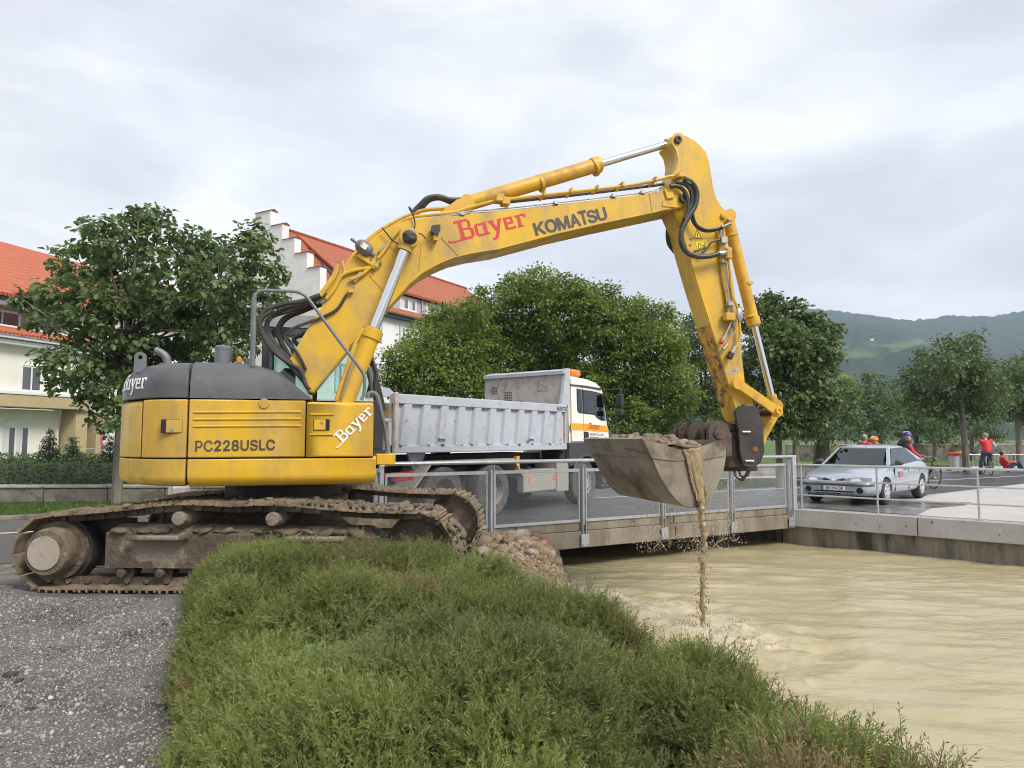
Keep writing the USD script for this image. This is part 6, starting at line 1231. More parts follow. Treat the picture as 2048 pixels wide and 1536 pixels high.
L_hedge = leafmat('hedge_leaf', (0.057, 0.099, 0.025), (0.118, 0.167, 0.038), (0.184, 0.225, 0.061), trans=0.25)
LEAF5 = np.array([[0, 0, 0], [.38, .36, .10], [.86, .22, .02], [1.0, 0, -.06], [.86, -.22, .02], [.38, -.36, .10], [.5, 0, -.02]])
LEAF5F = np.array([[0, 6, 1], [1, 6, 2], [2, 6, 3], [3, 6, 4], [4, 6, 5], [5, 6, 0]])
LEAF2 = np.array([[0, 0, 0], [.5, .30, .06], [1.0, 0, -.04], [.5, -.30, .06]]); LEAF2F = np.array([[0, 2, 1], [0, 3, 2]])
def leaves(pos, size, rng, shape=LEAF2, faces=LEAF2F, droop=.35, out=None):
    """One leaf at each point, pointing every way but mostly outwards and down."""
    n = len(pos); a = rng.uniform(0, 2 * np.pi, n); e = rng.normal(-droop, .55, n)
    d = np.column_stack([np.cos(a) * np.cos(e), np.sin(a) * np.cos(e), np.sin(e)])
    if out is not None: d = d + out * .55; d /= np.linalg.norm(d, axis=1, keepdims=True)
    up = np.column_stack([rng.normal(0, .45, n), rng.normal(0, .45, n), np.ones(n)]); s = np.cross(up, d); s /= np.maximum(np.linalg.norm(s, axis=1, keepdims=True), 1e-6); u = np.cross(d, s)
    L = size * rng.uniform(.6, 1.25, n)
    v = pos[:, None] + L[:, None, None] * (shape[None, :, :1] * d[:, None] + shape[None, :, 1:2] * s[:, None] + shape[None, :, 2:] * u[:, None])
    k = len(shape); f = faces[None] + (np.arange(n) * k)[:, None, None]
    return trimesh.Trimesh(v.reshape(-1, 3), f.reshape(-1, 3), process=False)
def crown_points(blobs, rng, density, spread, per, hollow=.55):
    """Sprays of leaves on the outer part of each lobe."""
    P, O = [], []
    for c, r in blobs:
        n = max(6, int(density * r * r)); d = rng.normal(size=(n, 3)); d /= np.linalg.norm(d, axis=1, keepdims=True)
        rad = r * (hollow + (1 - hollow) * rng.random(n) ** .6) * (0.82 + .36 * noise(d * 2.2 + np.asarray(c)))
        q = np.asarray(c) + d * rad[:, None] * np.array([1, 1, .88])
        pts = q[:, None] + rng.normal(0, spread, (n, per, 3)) * np.array([1, 1, .55])
        P.append(pts.reshape(-1, 3)); O.append(np.repeat(d, per, 0))
    return np.vstack(P), np.vstack(O)
def tree(name, label, base, trunk_h, r0, blobs, leafm, bark, seed, size, density, spread, per, shape=0, group=None, hollow=.5, catname='tree', droop=.35, lean=(0, 0)):
    rng = np.random.default_rng(seed); base = np.asarray(base, float)
    t = thing(name, label, catname, mat4(base), group)
    bl = [(np.asarray(c) - base, r) for c, r in blobs]
    cen = np.mean([c for c, _ in bl], 0); topz = max(c[2] + r * .6 for c, r in bl)
    fork = np.array([lean[0], lean[1], trunk_h])
    part(t, 'trunk', tube([(0, 0, -.1), (lean[0] * .3, lean[1] * .3, trunk_h * .4), fork, fork * .5 + (cen + [0, 0, .3 * (topz - cen[2])]) * .5, (cen[0], cen[1], topz * .92)], [r0 * 1.25, r0, r0 * .8, r0 * .45, r0 * .12], 10, 5), bark)
    lim = []
    for c, r in bl:
        st = fork + (np.array([cen[0], cen[1], topz * .8]) - fork) * rng.uniform(0, .5); lim.append(tube([st, (st + c) / 2 + rng.normal(0, .12, 3) * r + [0, 0, .12 * r], c + rng.normal(0, .15, 3) * r], [r0 * .42, r0 * .25, r0 * .08], 6, 4))
        for _ in range(3): d = rng.normal(size=3); d[2] = abs(d[2]) * .6; d /= np.linalg.norm(d); lim.append(tube([c + rng.normal(0, .1, 3) * r, c + d * r * .5, c + d * r * .92], [r0 * .13, r0 * .08, r0 * .03], 5, 3))
    for L in lim: part(t, 'limb', L, bark)
    P, O = crown_points(bl, rng, density, spread, per, hollow)
    part(t, 'crown', leaves(P, size, rng, *((LEAF5, LEAF5F) if shape else (LEAF2, LEAF2F)), droop=droop, out=O), leafm, smooth=False, kind='stuff')
    return t
def blobs_at(lst, Y, rng, dy=.7):
    """Lobes read off the photograph (pixel, pixel, radius in pixels) at about the distance Y."""
    out = []
    for px, py, r in lst:
        y = Y + rng.uniform(-dy, dy); out.append((at_y(px, py, y), r / FPX * y))
    return out
rt = np.random.default_rng(21)
tree('chestnut_tree', 'dark broad leaved tree with drooping boughs on the lawn strip behind the counterweight', at_z(233, 1008), 2.6, .105, blobs_at([
    (300, 432, 34), (285, 462, 46), (375, 500, 60), (205, 480, 52), (160, 525, 52), (255, 545, 72), (345, 575, 82), (440, 560, 68), (425, 500, 45), (510, 470, 36), (522, 530, 52), (545, 590, 30), (490, 620, 62), (110, 585, 40), (62, 610, 30), (35, 590, 18), (180, 610, 62), (250, 640, 66), (360, 665, 76), (445, 680, 62),
    (140, 655, 34), (85, 655, 22), (195, 690, 50), (150, 725, 34), (95, 722, 28), (250, 720, 52), (320, 715, 50), (175, 775, 34), (125, 770, 26), (225, 775, 36), (185, 815, 20), (240, 825, 30), (410, 620, 70), (215, 845, 18)], 16.5, rt, 1.3), L_maple, M_bark, 31, .145, 112, .095, 15, 1, hollow=.45, droop=.55)
MID = 'broad leaved trees behind the tipper truck'
tree('park_tree', 'tall light green bushy tree in the middle, rising highest behind the truck headboard', at_z(1085, 935), 1.8, .2, blobs_at([(1075, 575, 45), (1030, 585, 40), (1120, 590, 48), (1165, 595, 38), (1050, 635, 70), (1130, 640, 72), (1195, 640, 52), (1210, 590, 28), (1000, 660, 52), (1080, 700, 85), (1160, 715, 82), (1010, 735, 66), (1100, 780, 80), (1180, 790, 72), (1040, 800, 60), (985, 600, 18), (960, 640, 28)], 27.5, rt, 1.6), L_bright, M_barkdark, 32, .15, 165, .16, 17, 0, MID, .55, droop=.3)
tree('park_tree', 'rounded light green tree directly left of the truck headboard, behind the tipper side', at_z(868, 935), 1.6, .18, blobs_at([(880, 645, 42), (920, 640, 46), (950, 625, 30), (850, 690, 48), (905, 700, 62), (955, 690, 55), (810, 720, 40), (785, 745, 30), (860, 750, 58), (925, 765, 60), (970, 750, 50), (815, 770, 34), (960, 590, 16), (780, 775, 18), (880, 800, 50)], 25.5, rt, 1.4), L_bright, M_barkdark, 33, .145, 180, .15, 17, 0, MID, .55, droop=.3)
tree('park_tree', 'light green tree with feathery lower boughs directly right of the truck cab', at_z(1290, 932), 1.6, .19, blobs_at([(1245, 625, 36), (1280, 630, 40), (1320, 650, 36), (1250, 675, 58), (1310, 695, 56), (1345, 690, 26), (1260, 735, 62), (1320, 750, 58), (1355, 755, 30), (1240, 790, 60), (1300, 805, 58), (1350, 800, 36), (1376, 795, 24), (1270, 840, 48), (1340, 838, 34), (1335, 620, 16)], 27.0, rt, 1.4), L_bright, M_barkdark, 34, .15, 170, .16, 17, 0, MID, .55, droop=.3)
tree('park_tree', 'dark green tree seen close behind the excavator arm', at_z(1410, 925), 2.2, .2, blobs_at([(1390, 660, 34), (1420, 690, 48), (1375, 710, 34), (1460, 720, 46), (1400, 760, 56), (1450, 790, 52), (1400, 830, 46), (1460, 845, 40), (1370, 650, 18)], 32, rt, 1.6), L_dark, M_barkdark, 35, .16, 90, .18, 17, 0, MID, .55)
ROW = 'young trees in rows on the square'
tree('square_tree', 'tall dark green tree with pale trunk next to the bridge railing corner post', at_z(1560, 976), 2.6, .10, blobs_at([(1545, 605, 22), (1510, 610, 18), (1580, 640, 46), (1535, 640, 40), (1620, 655, 34), (1650, 655, 24), (1560, 690, 62), (1620, 700, 52), (1650, 710, 28), (1530, 740, 56), (1590, 755, 66), (1640, 755, 36), (1540, 800, 50), (1600, 815, 58), (1650, 800, 30), (1560, 845, 34), (1620, 850, 34), (1490, 640, 24)], 22.0, rt, 1.1), L_dark, M_bark, 36, .155, 115, .14, 16, 1, ROW, .5, droop=.45)
tree('square_tree', 'lone dark green tree with slender pale trunk beside the red and yellow bins', at_z(1934, 945), 4.0, .13, blobs_at([(1945, 675, 16), (1938, 695, 26), (1900, 700, 28), (1880, 690, 16), (1850, 710, 14), (1840, 745, 28), (1875, 740, 46), (1930, 735, 46), (1970, 745, 40), (1990, 765, 22), (1850, 775, 38), (1910, 780, 56), (1965, 785, 42), (1990, 800, 24), (1830, 745, 18), (1870, 810, 36), (1930, 818, 40), (1975, 820, 28)], 31.7, rt, 1.4), L_dark, M_bark, 37, .19, 66, .19, 15, 0, ROW, .5, droop=.45, lean=(-.15, 0))
tree('square_tree', 'dark green tree cut by the right edge of the picture', at_z(2040, 936), 4.2, .13, blobs_at([(2035, 735, 24), (2060, 740, 40), (2025, 770, 34), (2070, 790, 50), (2030, 810, 34), (2080, 830, 40), (2016, 792, 20)], 36.5, rt, 1.4), L_dark, M_bark, 38, .2, 60, .2, 15, 0, ROW, .5)
for k, (px, py, Y, bl, lab, m) in enumerate((
    (1645, 915, 40, [(1690, 790, 36), (1650, 800, 38), (1620, 830, 36), (1670, 840, 40), (1700, 835, 28), (1640, 870, 26)], 'dark tree with thick black trunk left of the arched boards', L_dark),
    (1730, 912, 46, [(1745, 770, 28), (1720, 790, 36), (1765, 795, 32), (1735, 830, 42), (1780, 830, 30), (1715, 860, 26), (1755, 862, 30)], 'dark round tree rising behind the silver car roof', L_dark),
    (1835, 908, 52, [(1800, 785, 26), (1830, 800, 30), (1790, 815, 30), (1850, 835, 34), (1810, 845, 36), (1855, 862, 22)], 'dark tree behind the thin lamp post', L_dark),
    (1870, 915, 48, [(1880, 850, 26), (1860, 840, 22), (1900, 852, 26), (1880, 872, 20)], 'small round young tree behind the bins with low crown', L_dark),
    (1945, 915, 50, [(1960, 850, 26), (1990, 855, 28), (1940, 858, 22), (1975, 872, 18)], 'small dark young tree behind the cyclist in the red vest', L_dark),
    (1693, 905, 58, [(1690, 770, 20), (1680, 800, 18), (1705, 782, 18)], 'bright yellow green tree peeping out between dark crowns', L_lime),
    (1593, 946, 31.3, [(1600, 830, 22), (1585, 850, 22), (1612, 856, 22), (1596, 868, 16)], 'young tree with thin pale trunk in the grass left of the silver car', L_dark))):
    tree('square_tree' if k not in (0, 5) else 'park_tree', lab, np.array([*at_y(px, py, Y)[:2], 0.0]), 2.4 if k not in (0, 5) else 1.8, .13 if k else .42, blobs_at(bl, Y, rt, 1.8), m, M_barkdark if k in (0, 1, 2) else M_bark, 40 + k, .22, 42, .22, 14, 0, ROW if k not in (0, 5) else 'trees of the park beyond the road', .5)
# low bushes far across the square and shrubs on the left
def bush(name, label, base, blobs, leafm, seed, size, density, spread, per, catname='bush', group=None, stems=True):
    rng = np.random.default_rng(seed); base = np.asarray(base, float); t = thing(name, label, catname, mat4(base), group); bl = [(np.asarray(c) - base, r) for c, r in blobs]
    for c, r in bl[:6]: part(t, 'stem', tube([(c[0] * .2, c[1] * .2, 0), c * .6, c], [.03, .02, .01], 5, 3), M_barkdark)
    P, O = crown_points(bl, rng, density, spread, per, .45); P[:, 2] = np.maximum(P[:, 2], .02)
    part(t, 'foliage', leaves(P, size, rng, droop=.0, out=O), leafm, smooth=False, kind='stuff'); return t
for k, (pxs, Y, m, lab) in enumerate(((((1860, 885, 16), (1885, 882, 18), (1910, 884, 17), (1895, 893, 15)), 54, L_pale, 'pale grey green bush across the square behind the bins'), (((1830, 893, 12), (1845, 896, 12), (1858, 897, 10)), 56, L_hedge, 'low green bush right behind the thin lamp post'),
    (((1930, 892, 16), (1955, 890, 16), (1975, 893, 14), (2005, 893, 16)), 56, L_pale, 'long pale bush behind the cyclist along the far grey wall'))):
    b = blobs_at(pxs, Y, rt, .6); bush('bush', lab, (*b[0][0][:2], 0), b, m, 60 + k, .2, 60, .2, 12)
for k, (px, py, hpx, wpx, lab) in enumerate(((97, 932, 72, 19, 'tallest ragged conical shrub in front of the cream house terrace door'), (143, 943, 66, 18, 'neat clipped conical shrub in front of the ochre pillar'), (218, 938, 62, 17, 'conical shrub half hidden by the excavator counterweight'))):
    Y = 22.5; b0 = at_y(px, py, Y); b0[2] = max(b0[2], .35); H_ = hpx / FPX * Y; W_ = wpx / FPX * Y
    bush('conical_shrub', lab, b0, [(b0 + [0, 0, H_ * f], W_ * w_) for f, w_ in ((.1, .8), (.25, 1.0), (.42, .92), (.58, .78), (.72, .6), (.86, .42), (.98, .2))], L_yew, 70 + k, .06, 900, .05, 10, 'shrub', 'conical shrubs on the hedge slope')
# planted slope between the garden wall and the house
def slope_h(x, y): return np.clip((y - 17.5) / 6.0, 0, 1) * .42 + .40 + .22 * np.clip((y - 17.4) / 1.0, 0, 1) * (fbm(np.stack([x * .8, y * .8, 0 * x], -1), 3) + .3)
sx, sy = np.meshgrid(np.linspace(-19, -5.2, 60), np.linspace(17.45, 25, 40))
rg = np.random.default_rng(8); n = 16000; x = rg.uniform(-19, -5.2, n); y = 17.45 + 7.5 * rg.random(n) ** 1.6; z = slope_h(x, y) - rg.random(n) ** 2 * .3
hedge = thing('hedge', 'wide low evergreen hedge on the slope behind the garden wall', 'hedge', mat4((-12, 17.45, 0)))
part(hedge, 'foliage', tr(leaves(np.column_stack([x, y, z]), .11, rg, droop=-.2), np.eye(4)), L_hedge, smooth=False, kind='stuff', world=True)
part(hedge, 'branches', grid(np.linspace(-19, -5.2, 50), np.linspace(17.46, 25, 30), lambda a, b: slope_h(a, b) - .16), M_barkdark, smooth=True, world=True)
# grass: lawn strip by the garden wall, verge and park lawn
def grass_patch(name, label, poly, n, h_, seed, z0=0.0):
    rng = np.random.default_rng(seed); x0, y0, x1, y1 = poly.bounds; P = np.column_stack([rng.uniform(x0, x1, n * 2), rng.uniform(y0, y1, n * 2)])
    P = P[shapely.contains_xy(poly, P[:, 0], P[:, 1])][:n]; m = len(P); a = rng.uniform(0, 6.283, m); w_ = .012; hh = h_ * rng.uniform(.5, 1.2, m); ln = rng.normal(0, .35, (m, 2)) * hh[:, None]
    v = np.empty((m, 3, 3)); v[:, 0] = np.column_stack([P[:, 0] - np.cos(a) * w_, P[:, 1] - np.sin(a) * w_, np.full(m, z0)]); v[:, 1] = np.column_stack([P[:, 0] + np.cos(a) * w_, P[:, 1] + np.sin(a) * w_, np.full(m, z0)]); v[:, 2] = np.column_stack([P + ln, z0 + hh])
    solo(name, trimesh.Trimesh(v.reshape(-1, 3), np.arange(m * 3).reshape(-1, 3), process=False), M_grass, label, 'grass', kind='stuff', smooth=False)
grass_patch('grass', 'short bright lawn strip between the road kerb and the garden wall', Polygon([rl(-14, -6.22)[:2], rl(0.0, -6.22)[:2], (-1, 17.0), (-14.5, 16.9)]), 70000, .07, 81, -.012)
grass_patch('grass', 'grass verge in the park beyond the road, left of the silver car', Polygon([(5.2, 20.6), (13.0, 25.2), (14.2, 27.4), (7, 26.6), (4.2, 22)]), 22000, .09, 82, -.012)
# ------------------------------------------------------------------ the shrub bed in the foreground
LEFT_EDGE = np.array([(-3.12, 7.0), (-2.9, 6.4), (-2.6, 5.75), (-2.2, 4.9), (-1.84, 4.1), (-1.5, 3.3), (-1.3, 2.6), (-1.1, 1.6), (-1.0, .6)])
_mc = np.random.default_rng(99).uniform((-3.8, .3), (2.6, 7.6), (150, 2)); _mr = np.random.default_rng(98).uniform(.3, .62, 150)
def mound(x, y):
    """0 at the middle of the nearest rounded plant, rising to its edge."""
    m = np.full(np.shape(x), 1.0)
    for (a, b), r in zip(_mc, _mr): m = np.minimum(m, ((x - a) ** 2 + (y - b) ** 2) / r ** 2 * .66)
    return m
def shrub_h(x, y):
    """Top of the foliage above sea of zero; 0 or less where there is none."""
    xl = np.interp(y, LEFT_EDGE[::-1, 1], LEFT_EDGE[::-1, 0]); dl = x - xl + .22 * (noise(np.stack([x * 2.1, y * 2.1, 0 * x + 5], -1), 3) - .45)
    d = bank_dist(x, y); far = np.interp(x, [-3.6, -2.9, -2.3, -1.7, -1.2, -.6, -.1, .3, .7], [7.05, 7.0, 6.62, 6.35, 6.6, 7.3, 7.3, 6.9, 6.0]) - y
    e = np.minimum(np.minimum(dl / .35, far / .4), (np.interp(y, [1, 2.8, 3.7, 4.3, 5.3, 6, 7], [.02, -.04, .03, -.1, -.38, -.58, -.85]) - d) / .55); e = np.clip(e, 0, 1) ** .6
    p = np.stack([x, y, 0 * x], -1); big = fbm(p * .8, 2, 31); cl = noise(p * 2.3, 7); sm = np.clip(1 - 1.5 * mound(x, y), 0, 1)
    hh = .08 + .38 * big + .20 * cl + .40 * np.sqrt(sm)
    hh = hh * np.interp(y, [1.0, 3.0, 5.0, 6.0, 7.0], [.72, .88, .95, .82, .78])
    return np.where(e > 0, e * hh, -1) + np.minimum(land(x, y), .05) * (d < .7)
L_wil = leafmat('willow_leaf', (0.17, 0.205, 0.06), (0.255, 0.30, 0.10), (0.35, 0.375, 0.15), trans=0.35, rough=0.5)
L_wil2 = leafmat('willow_leaf_dark', (0.15, 0.185, 0.065), (0.22, 0.25, 0.10), (0.29, 0.305, 0.14), trans=0.3, rough=0.5)
L_wil3 = leafmat('willow_leaf_tawny', (0.20, 0.155, 0.075), (0.27, 0.205, 0.105), (0.33, 0.25, 0.14), trans=0.3, rough=0.5)
def sprig(seed, h_=.125, n=24, ll=.0165, lw=.125, stems=18, tmax=2.0):
    rng = np.random.default_rng(seed); P, D, ms = [], [], []
    for s in range(stems):
        a = rng.uniform(0, 6.28); tilt = math.acos(1 - rng.random() * (1 - math.cos(tmax))); d = np.array([math.cos(a) * math.sin(tilt), math.sin(a) * math.sin(tilt), math.cos(tilt)]); H = h_ * rng.uniform(.6, 1.15); base = np.array([rng.normal(0, .02), rng.normal(0, .02), 0]); bend = np.array([0, 0, .35]) if tilt > .8 else rng.normal(0, .15, 3)
        at_ = lambda q: base + d * H * q + bend * H * q * q * .5
        ms.append(tube([at_(0), at_(.5), at_(1)], [.002, .0014, .0006], 3, caps=False))
        for q in np.linspace(.15, 1.0, n):
            b = rng.normal(size=3); b -= d * (b @ d); b /= np.linalg.norm(b); ld = d * .8 + b * .7; ld /= np.linalg.norm(ld); P.append(at_(q)); D.append(ld)
    P, D = np.array(P), np.array(D); k = len(P); up = rng.normal(size=(k, 3)); sd = np.cross(up, D); sd /= np.linalg.norm(sd, axis=1, keepdims=True); u = np.cross(D, sd)
    sh = np.array([[0, 0, 0], [.5, lw, .03], [1, 0, -.03], [.5, -lw, .03]]); L = ll * rng.uniform(.6, 1.25, k)
    v = P[:, None] + L[:, None, None] * (sh[None, :, :1] * D[:, None] + sh[None, :, 1:2] * sd[:, None] + sh[None, :, 2:] * u[:, None])
    f = LEAF2F[None] + (np.arange(k) * 4)[:, None, None]
    return cat([trimesh.Trimesh(v.reshape(-1, 3), f.reshape(-1, 3), process=False)] + ms)
sprigs = [sprig(100 + k) for k in range(6)] + [sprig(110 + k) for k in range(3)] + [sprig(120 + k, .14, 20, .017) for k in range(2)] + [sprig(130, .26, 30, .022, .11, 6, .9)]
spm = [L_wil] * 6 + [L_wil2] * 3 + [L_wil3] * 2 + [L_wil]
rs_ = np.random.default_rng(77); N = 30000
xx = rs_.uniform(-3.6, 2.5, N); yy_ = .9 + 6.6 * rs_.random(N) ** 1.15; hs = shrub_h(xx, yy_); okm = hs > .03; xx, yy_, hs = xx[okm], yy_[okm], hs[okm]
lay = rs_.random(len(xx)); zz2 = np.maximum(hs - .085 - np.where(lay < .34, rs_.uniform(.03, .2, len(xx)), 0) + rs_.normal(0, .02, len(xx)), np.minimum(land(xx, yy_), hs) - .02)
pt = np.stack([xx, yy_, 0 * xx], -1); tone = noise(pt * 1.6, 41) + .25 * (rs_.random(len(xx)) - .5); pid = np.where(tone < .36, 6 + rs_.integers(0, 3, len(xx)), np.where(tone > .80, 9 + rs_.integers(0, 2, len(xx)), rs_.integers(0, 6, len(xx)))); pid = np.where(rs_.random(len(xx)) < .012, 11, pid)
eps = .06; gx = (shrub_h(xx + eps, yy_) - shrub_h(xx - eps, yy_)).clip(-.12, .12) / (2 * eps); gy = (shrub_h(xx, yy_ + eps) - shrub_h(xx, yy_ - eps)).clip(-.12, .12) / (2 * eps)
yaw = rs_.uniform(0, 6.283, len(xx)); tx2, ty2 = (gy * .6 + rs_.normal(0, .4, len(xx))), (-gx * .6 + rs_.normal(0, .4, len(xx)))      # lean outwards from the mounds
tn = np.hypot(tx2, ty2).clip(1e-6); qa = np.column_stack([np.cos(tn / 2), tx2 / tn * -np.sin(tn / 2), ty2 / tn * -np.sin(tn / 2), 0 * tn]); qb = np.column_stack([np.cos(yaw / 2), 0 * yaw, 0 * yaw, np.sin(yaw / 2)])
def qmul(a, b): w0, x0, y0, z0 = a.T; w1, x1, y1, z1 = b.T; return np.column_stack([w0 * w1 - x0 * x1 - y0 * y1 - z0 * z1, w0 * x1 + x0 * w1 + y0 * z1 - z0 * y1, w0 * y1 - x0 * z1 + y0 * w1 + z0 * x1, w0 * z1 + x0 * y1 - y0 * x1 + z0 * w1])
sc = rs_.uniform(.75, 1.25, len(xx)) * np.interp(hs, [0, .2], [.6, 1]); 
pi = instancer('/World/shrub_bed', sprigs, spm, np.column_stack([xx, yy_, zz2]), qmul(qa, qb), np.column_stack([sc, sc, sc]), pid)
setdata(pi.GetPrim(), 'dense bed of low feathery green willow shrubs in the foreground on the bank', 'shrubs', None, 'stuff')
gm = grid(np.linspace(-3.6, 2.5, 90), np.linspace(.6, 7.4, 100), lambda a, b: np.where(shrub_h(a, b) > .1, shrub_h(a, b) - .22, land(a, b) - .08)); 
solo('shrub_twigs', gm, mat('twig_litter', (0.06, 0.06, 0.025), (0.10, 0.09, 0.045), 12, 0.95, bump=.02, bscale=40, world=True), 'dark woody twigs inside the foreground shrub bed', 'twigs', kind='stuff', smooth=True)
# one tall shoot in front of the crawler and a few along the water
tall = [sprig(140 + k, .45, 40, .035, .12, 9, .5) for k in range(2)]
shoot_px = [(730, 1120, 6.55, 1.0), (715, 1125, 6.5, .9), (742, 1128, 6.5, .85), (700, 1135, 6.4, .8), (757, 1130, 6.5, .75)]
sp_ = [np.array(at_y(a, b, c)) - [0, 0, .18] for a, b, c, _ in shoot_px] + [np.array([1.33, 2.75, .0]), np.array([1.42, 2.45, -.05]), np.array([1.22, 3.2, .05]), np.array([1.5, 2.2, -.1]), np.array([1.0, 3.9, .08]), np.array([1.62, 2.35, -.2]), np.array([.75, 4.7, .05])]
sc2 = np.array([s for *_, s in shoot_px] + [.55, .5, .55, .5, .5, .6, .5]); n2 = len(sp_)
pi = instancer('/World/shrub_shoots', tall, [L_wil, L_wil3], np.array(sp_), np.column_stack([np.ones(n2), np.zeros((n2, 3))]), np.column_stack([sc2] * 3), [0] * 5 + [1, 0, 0, 1, 0, 1, 0])
setdata(pi.GetPrim(), 'taller feathery shoots standing up from the shrub bed', 'shoots', None, 'stuff')
# ------------------------------------------------------------------ dredged stones, gravel, load and falling water
rz = np.random.default_rng(55)
def heap_z(x, y):
    r = np.hypot((x - .04) / 1.02, (y - 9.55) / 2.45); p = np.stack([x * 3, y * 3, 0 * x], -1)
    return np.where(r < 1, .06, 0) * 0 + .10 - 1.15 * np.clip((r - .42) / .58, 0, 1.3) ** 1.15 + .10 * (fbm(p, 3, 12) - .5) + .05 * (fbm(p * 3, 2, 3) - .5)
heap = thing('stone_heap', 'heap of wet dredged stones and brown soil spilling off the bank into the river', 'stone heap', mat4((.1, 10.3, 0)))
part(heap, 'soil', grid(np.linspace(-1.1, 1.3, 80), np.linspace(6.9, 11.7, 130), lambda a, b: np.maximum(heap_z(a, b), -1.1)), M_soil, smooth=True, world=True)
k = 0; tries = 0
while k < 270 and tries < 6000:
    tries += 1; x, y = rz.uniform(-.85, .9), rz.uniform(7.6, 11.6); z = float(heap_z(np.array([x]), np.array([y]))[0])
    if z < -.42 and rz.random() < .93 or z < -.7: continue
    r = min(.12, .025 + .026 * rz.exponential()); part(heap, 'stone', rock((x, y, z + r * .15), r, rz, 1 if r < .07 else 2, .8), M_stone[rz.integers(0, 4)] if rz.random() > .02 else M_redstone, smooth=True, world=True); k += 1
for px, py, r in ((1092, 1118, .14), (1062, 1128, .10), (1010, 1122, .11), (990, 1112, .09), (1040, 1100, .10), (955, 1103, .10), (938, 1100, .08), (1108, 1128, .12)):
    Yq = 9.75; P = at_y(px, py, Yq); part(heap, 'stone', rock(P, r, rz, 2, .8), M_redstone if px == 1062 else M_stone[(0, 1, 3)[rz.integers(0, 3)]], smooth=True, world=True)
peb_m = usdkit.material(stage, '/World/Looks/pebble_mix', {'o': ('object_info', {}), 'r': ('rgb_ramp', {'ramp': [(0, (0.075, 0.068, 0.065)), (.35, (0.15, 0.137, 0.132)), (.7, (0.23, 0.21, 0.205)), (.93, (0.32, 0.29, 0.275)), (1, (0.46, 0.42, 0.36))]}), 'p': ('principled_bsdf', {'roughness': 0.75})},
    [('o.random', 'r.fac'), ('r.color', 'p.base_color')], surface='p.BSDF')
soil_m = usdkit.material(stage, '/World/Looks/wet_gravel_mix', {'o': ('object_info', {}), 'r': ('rgb_ramp', {'ramp': [(0, (0.10, 0.07, 0.045)), (.5, (0.22, 0.16, 0.10)), (1, (0.36, 0.28, 0.19))]}), 'p': ('principled_bsdf', {'roughness': 0.6})}, [('o.random', 'r.fac'), ('r.color', 'p.base_color')], surface='p.BSDF')
protos = [rock((0, 0, 0), 1.0, rz, 1, .65) for _ in range(6)]
def rquat(n): q = rz.normal(size=(n, 4)); q[:, 1:3] *= .4; return q / np.linalg.norm(q, axis=1, keepdims=True)
N = 95000; y = 2.0 + 5.4 * rz.random(N) ** 1.2; x = rz.uniform(-5.4, -.9, N); xl = np.interp(y, LEFT_EDGE[::-1, 1], LEFT_EDGE[::-1, 0]); ok = (x < xl + .35) & (x > -0.74 * y - .3) & ~((np.abs(y - 7.3) < .42) & (x > -5))
ok &= fbm(np.stack([x * 1.3, y * 1.3, 0 * x + 3], -1), 4, 17) + .35 * rz.random(N) > .56; x, y = x[ok], y[ok]; r = (.0035 + .0045 * rz.random(len(x)) ** 2 + .008 * (rz.random(len(x)) < .04)); z = land(x, y) + r * .2
pi = instancer('/World/gravel', protos, peb_m, np.column_stack([x, y, z]), rquat(len(x)), np.column_stack([r] * 3), rz.integers(0, 6, len(x))); setdata(pi.GetPrim(), 'loose pale gravel on the bank left of the shrub bed', 'gravel', None, 'stuff')
N = 16000; x, y = rz.uniform(-1, 1.25, N), rz.uniform(7.0, 11.7, N); z = heap_z(x, y); ok = z > -.8; x, y, z = x[ok], y[ok], z[ok]; r = .008 + .018 * rz.random(len(x)) ** 2
pi = instancer('/World/heap_gravel', protos, soil_m, np.column_stack([x, y, z]), rquat(len(x)), np.column_stack([r] * 3), rz.integers(0, 6, len(x))); setdata(pi.GetPrim(), 'fine brown gravel washed down the side of the stone heap', 'gravel', None, 'stuff')
M_darkmud = mat('dark_earth', (0.04, 0.034, 0.028), (0.085, 0.07, 0.055), 18, .95, bump=.02)
for px, py, r in ((20, 1350, .07), (38, 1362, .05), (60, 1420, .035), (150, 1205, .05), (110, 1215, .04), (330, 1250, .035)):
    P = at_z(px, py, .0); solo('earth_clod', rock(P, r * .8, rz, 2, .55), M_darkmud, 'dark earth clod on the gravel, %s' % {20: 'largest one by the left edge of the picture', 38: 'right beside the largest clod', 60: 'lowest one near the left edge', 150: 'in front of the final drive of the crawler', 110: 'just left of the one before the final drive', 330: 'close to the upper left of the shrub bed'}[px], 'clod', smooth=True)
# load in the bucket
lo_s, hi_s = ep[0][0] + .05, ep[11][0] + .0
S0, S1 = ep[0][0] + .04, max(p[0] for p in ep) - .06; ZL = min(p[1] for p in ep[13:]) 
def load_z(s, w): q = (s - S0) / (S1 - S0); return 1.415 + .12 * np.sin(np.pi * np.clip(q, 0, 1)) - .10 * np.clip((w - .45) / .6, 0, 1) + .09 * (fbm(np.stack([s * 4, w * 4, 0 * s], -1), 3, 9) - .5)
load = thing('bucket_load', 'wet gravel and stones filling the bucket', 'gravel load', M_up)
sg_, wg_ = np.meshgrid(np.linspace(S0, S1, 50), np.linspace(BF + .02, BN - .04, 70)); zg_ = load_z(sg_, wg_); n_, m_ = sg_.shape; i_ = (np.arange(n_ - 1)[:, None] * m_ + np.arange(m_ - 1)[None]).ravel()
part(load, 'gravel', trimesh.Trimesh(np.column_stack([sg_.ravel(), -wg_.ravel(), zg_.ravel()]), np.vstack([np.stack([i_, i_ + m_ + 1, i_ + 1], 1), np.stack([i_, i_ + m_, i_ + m_ + 1], 1)]), process=False), M_soil, smooth=True)
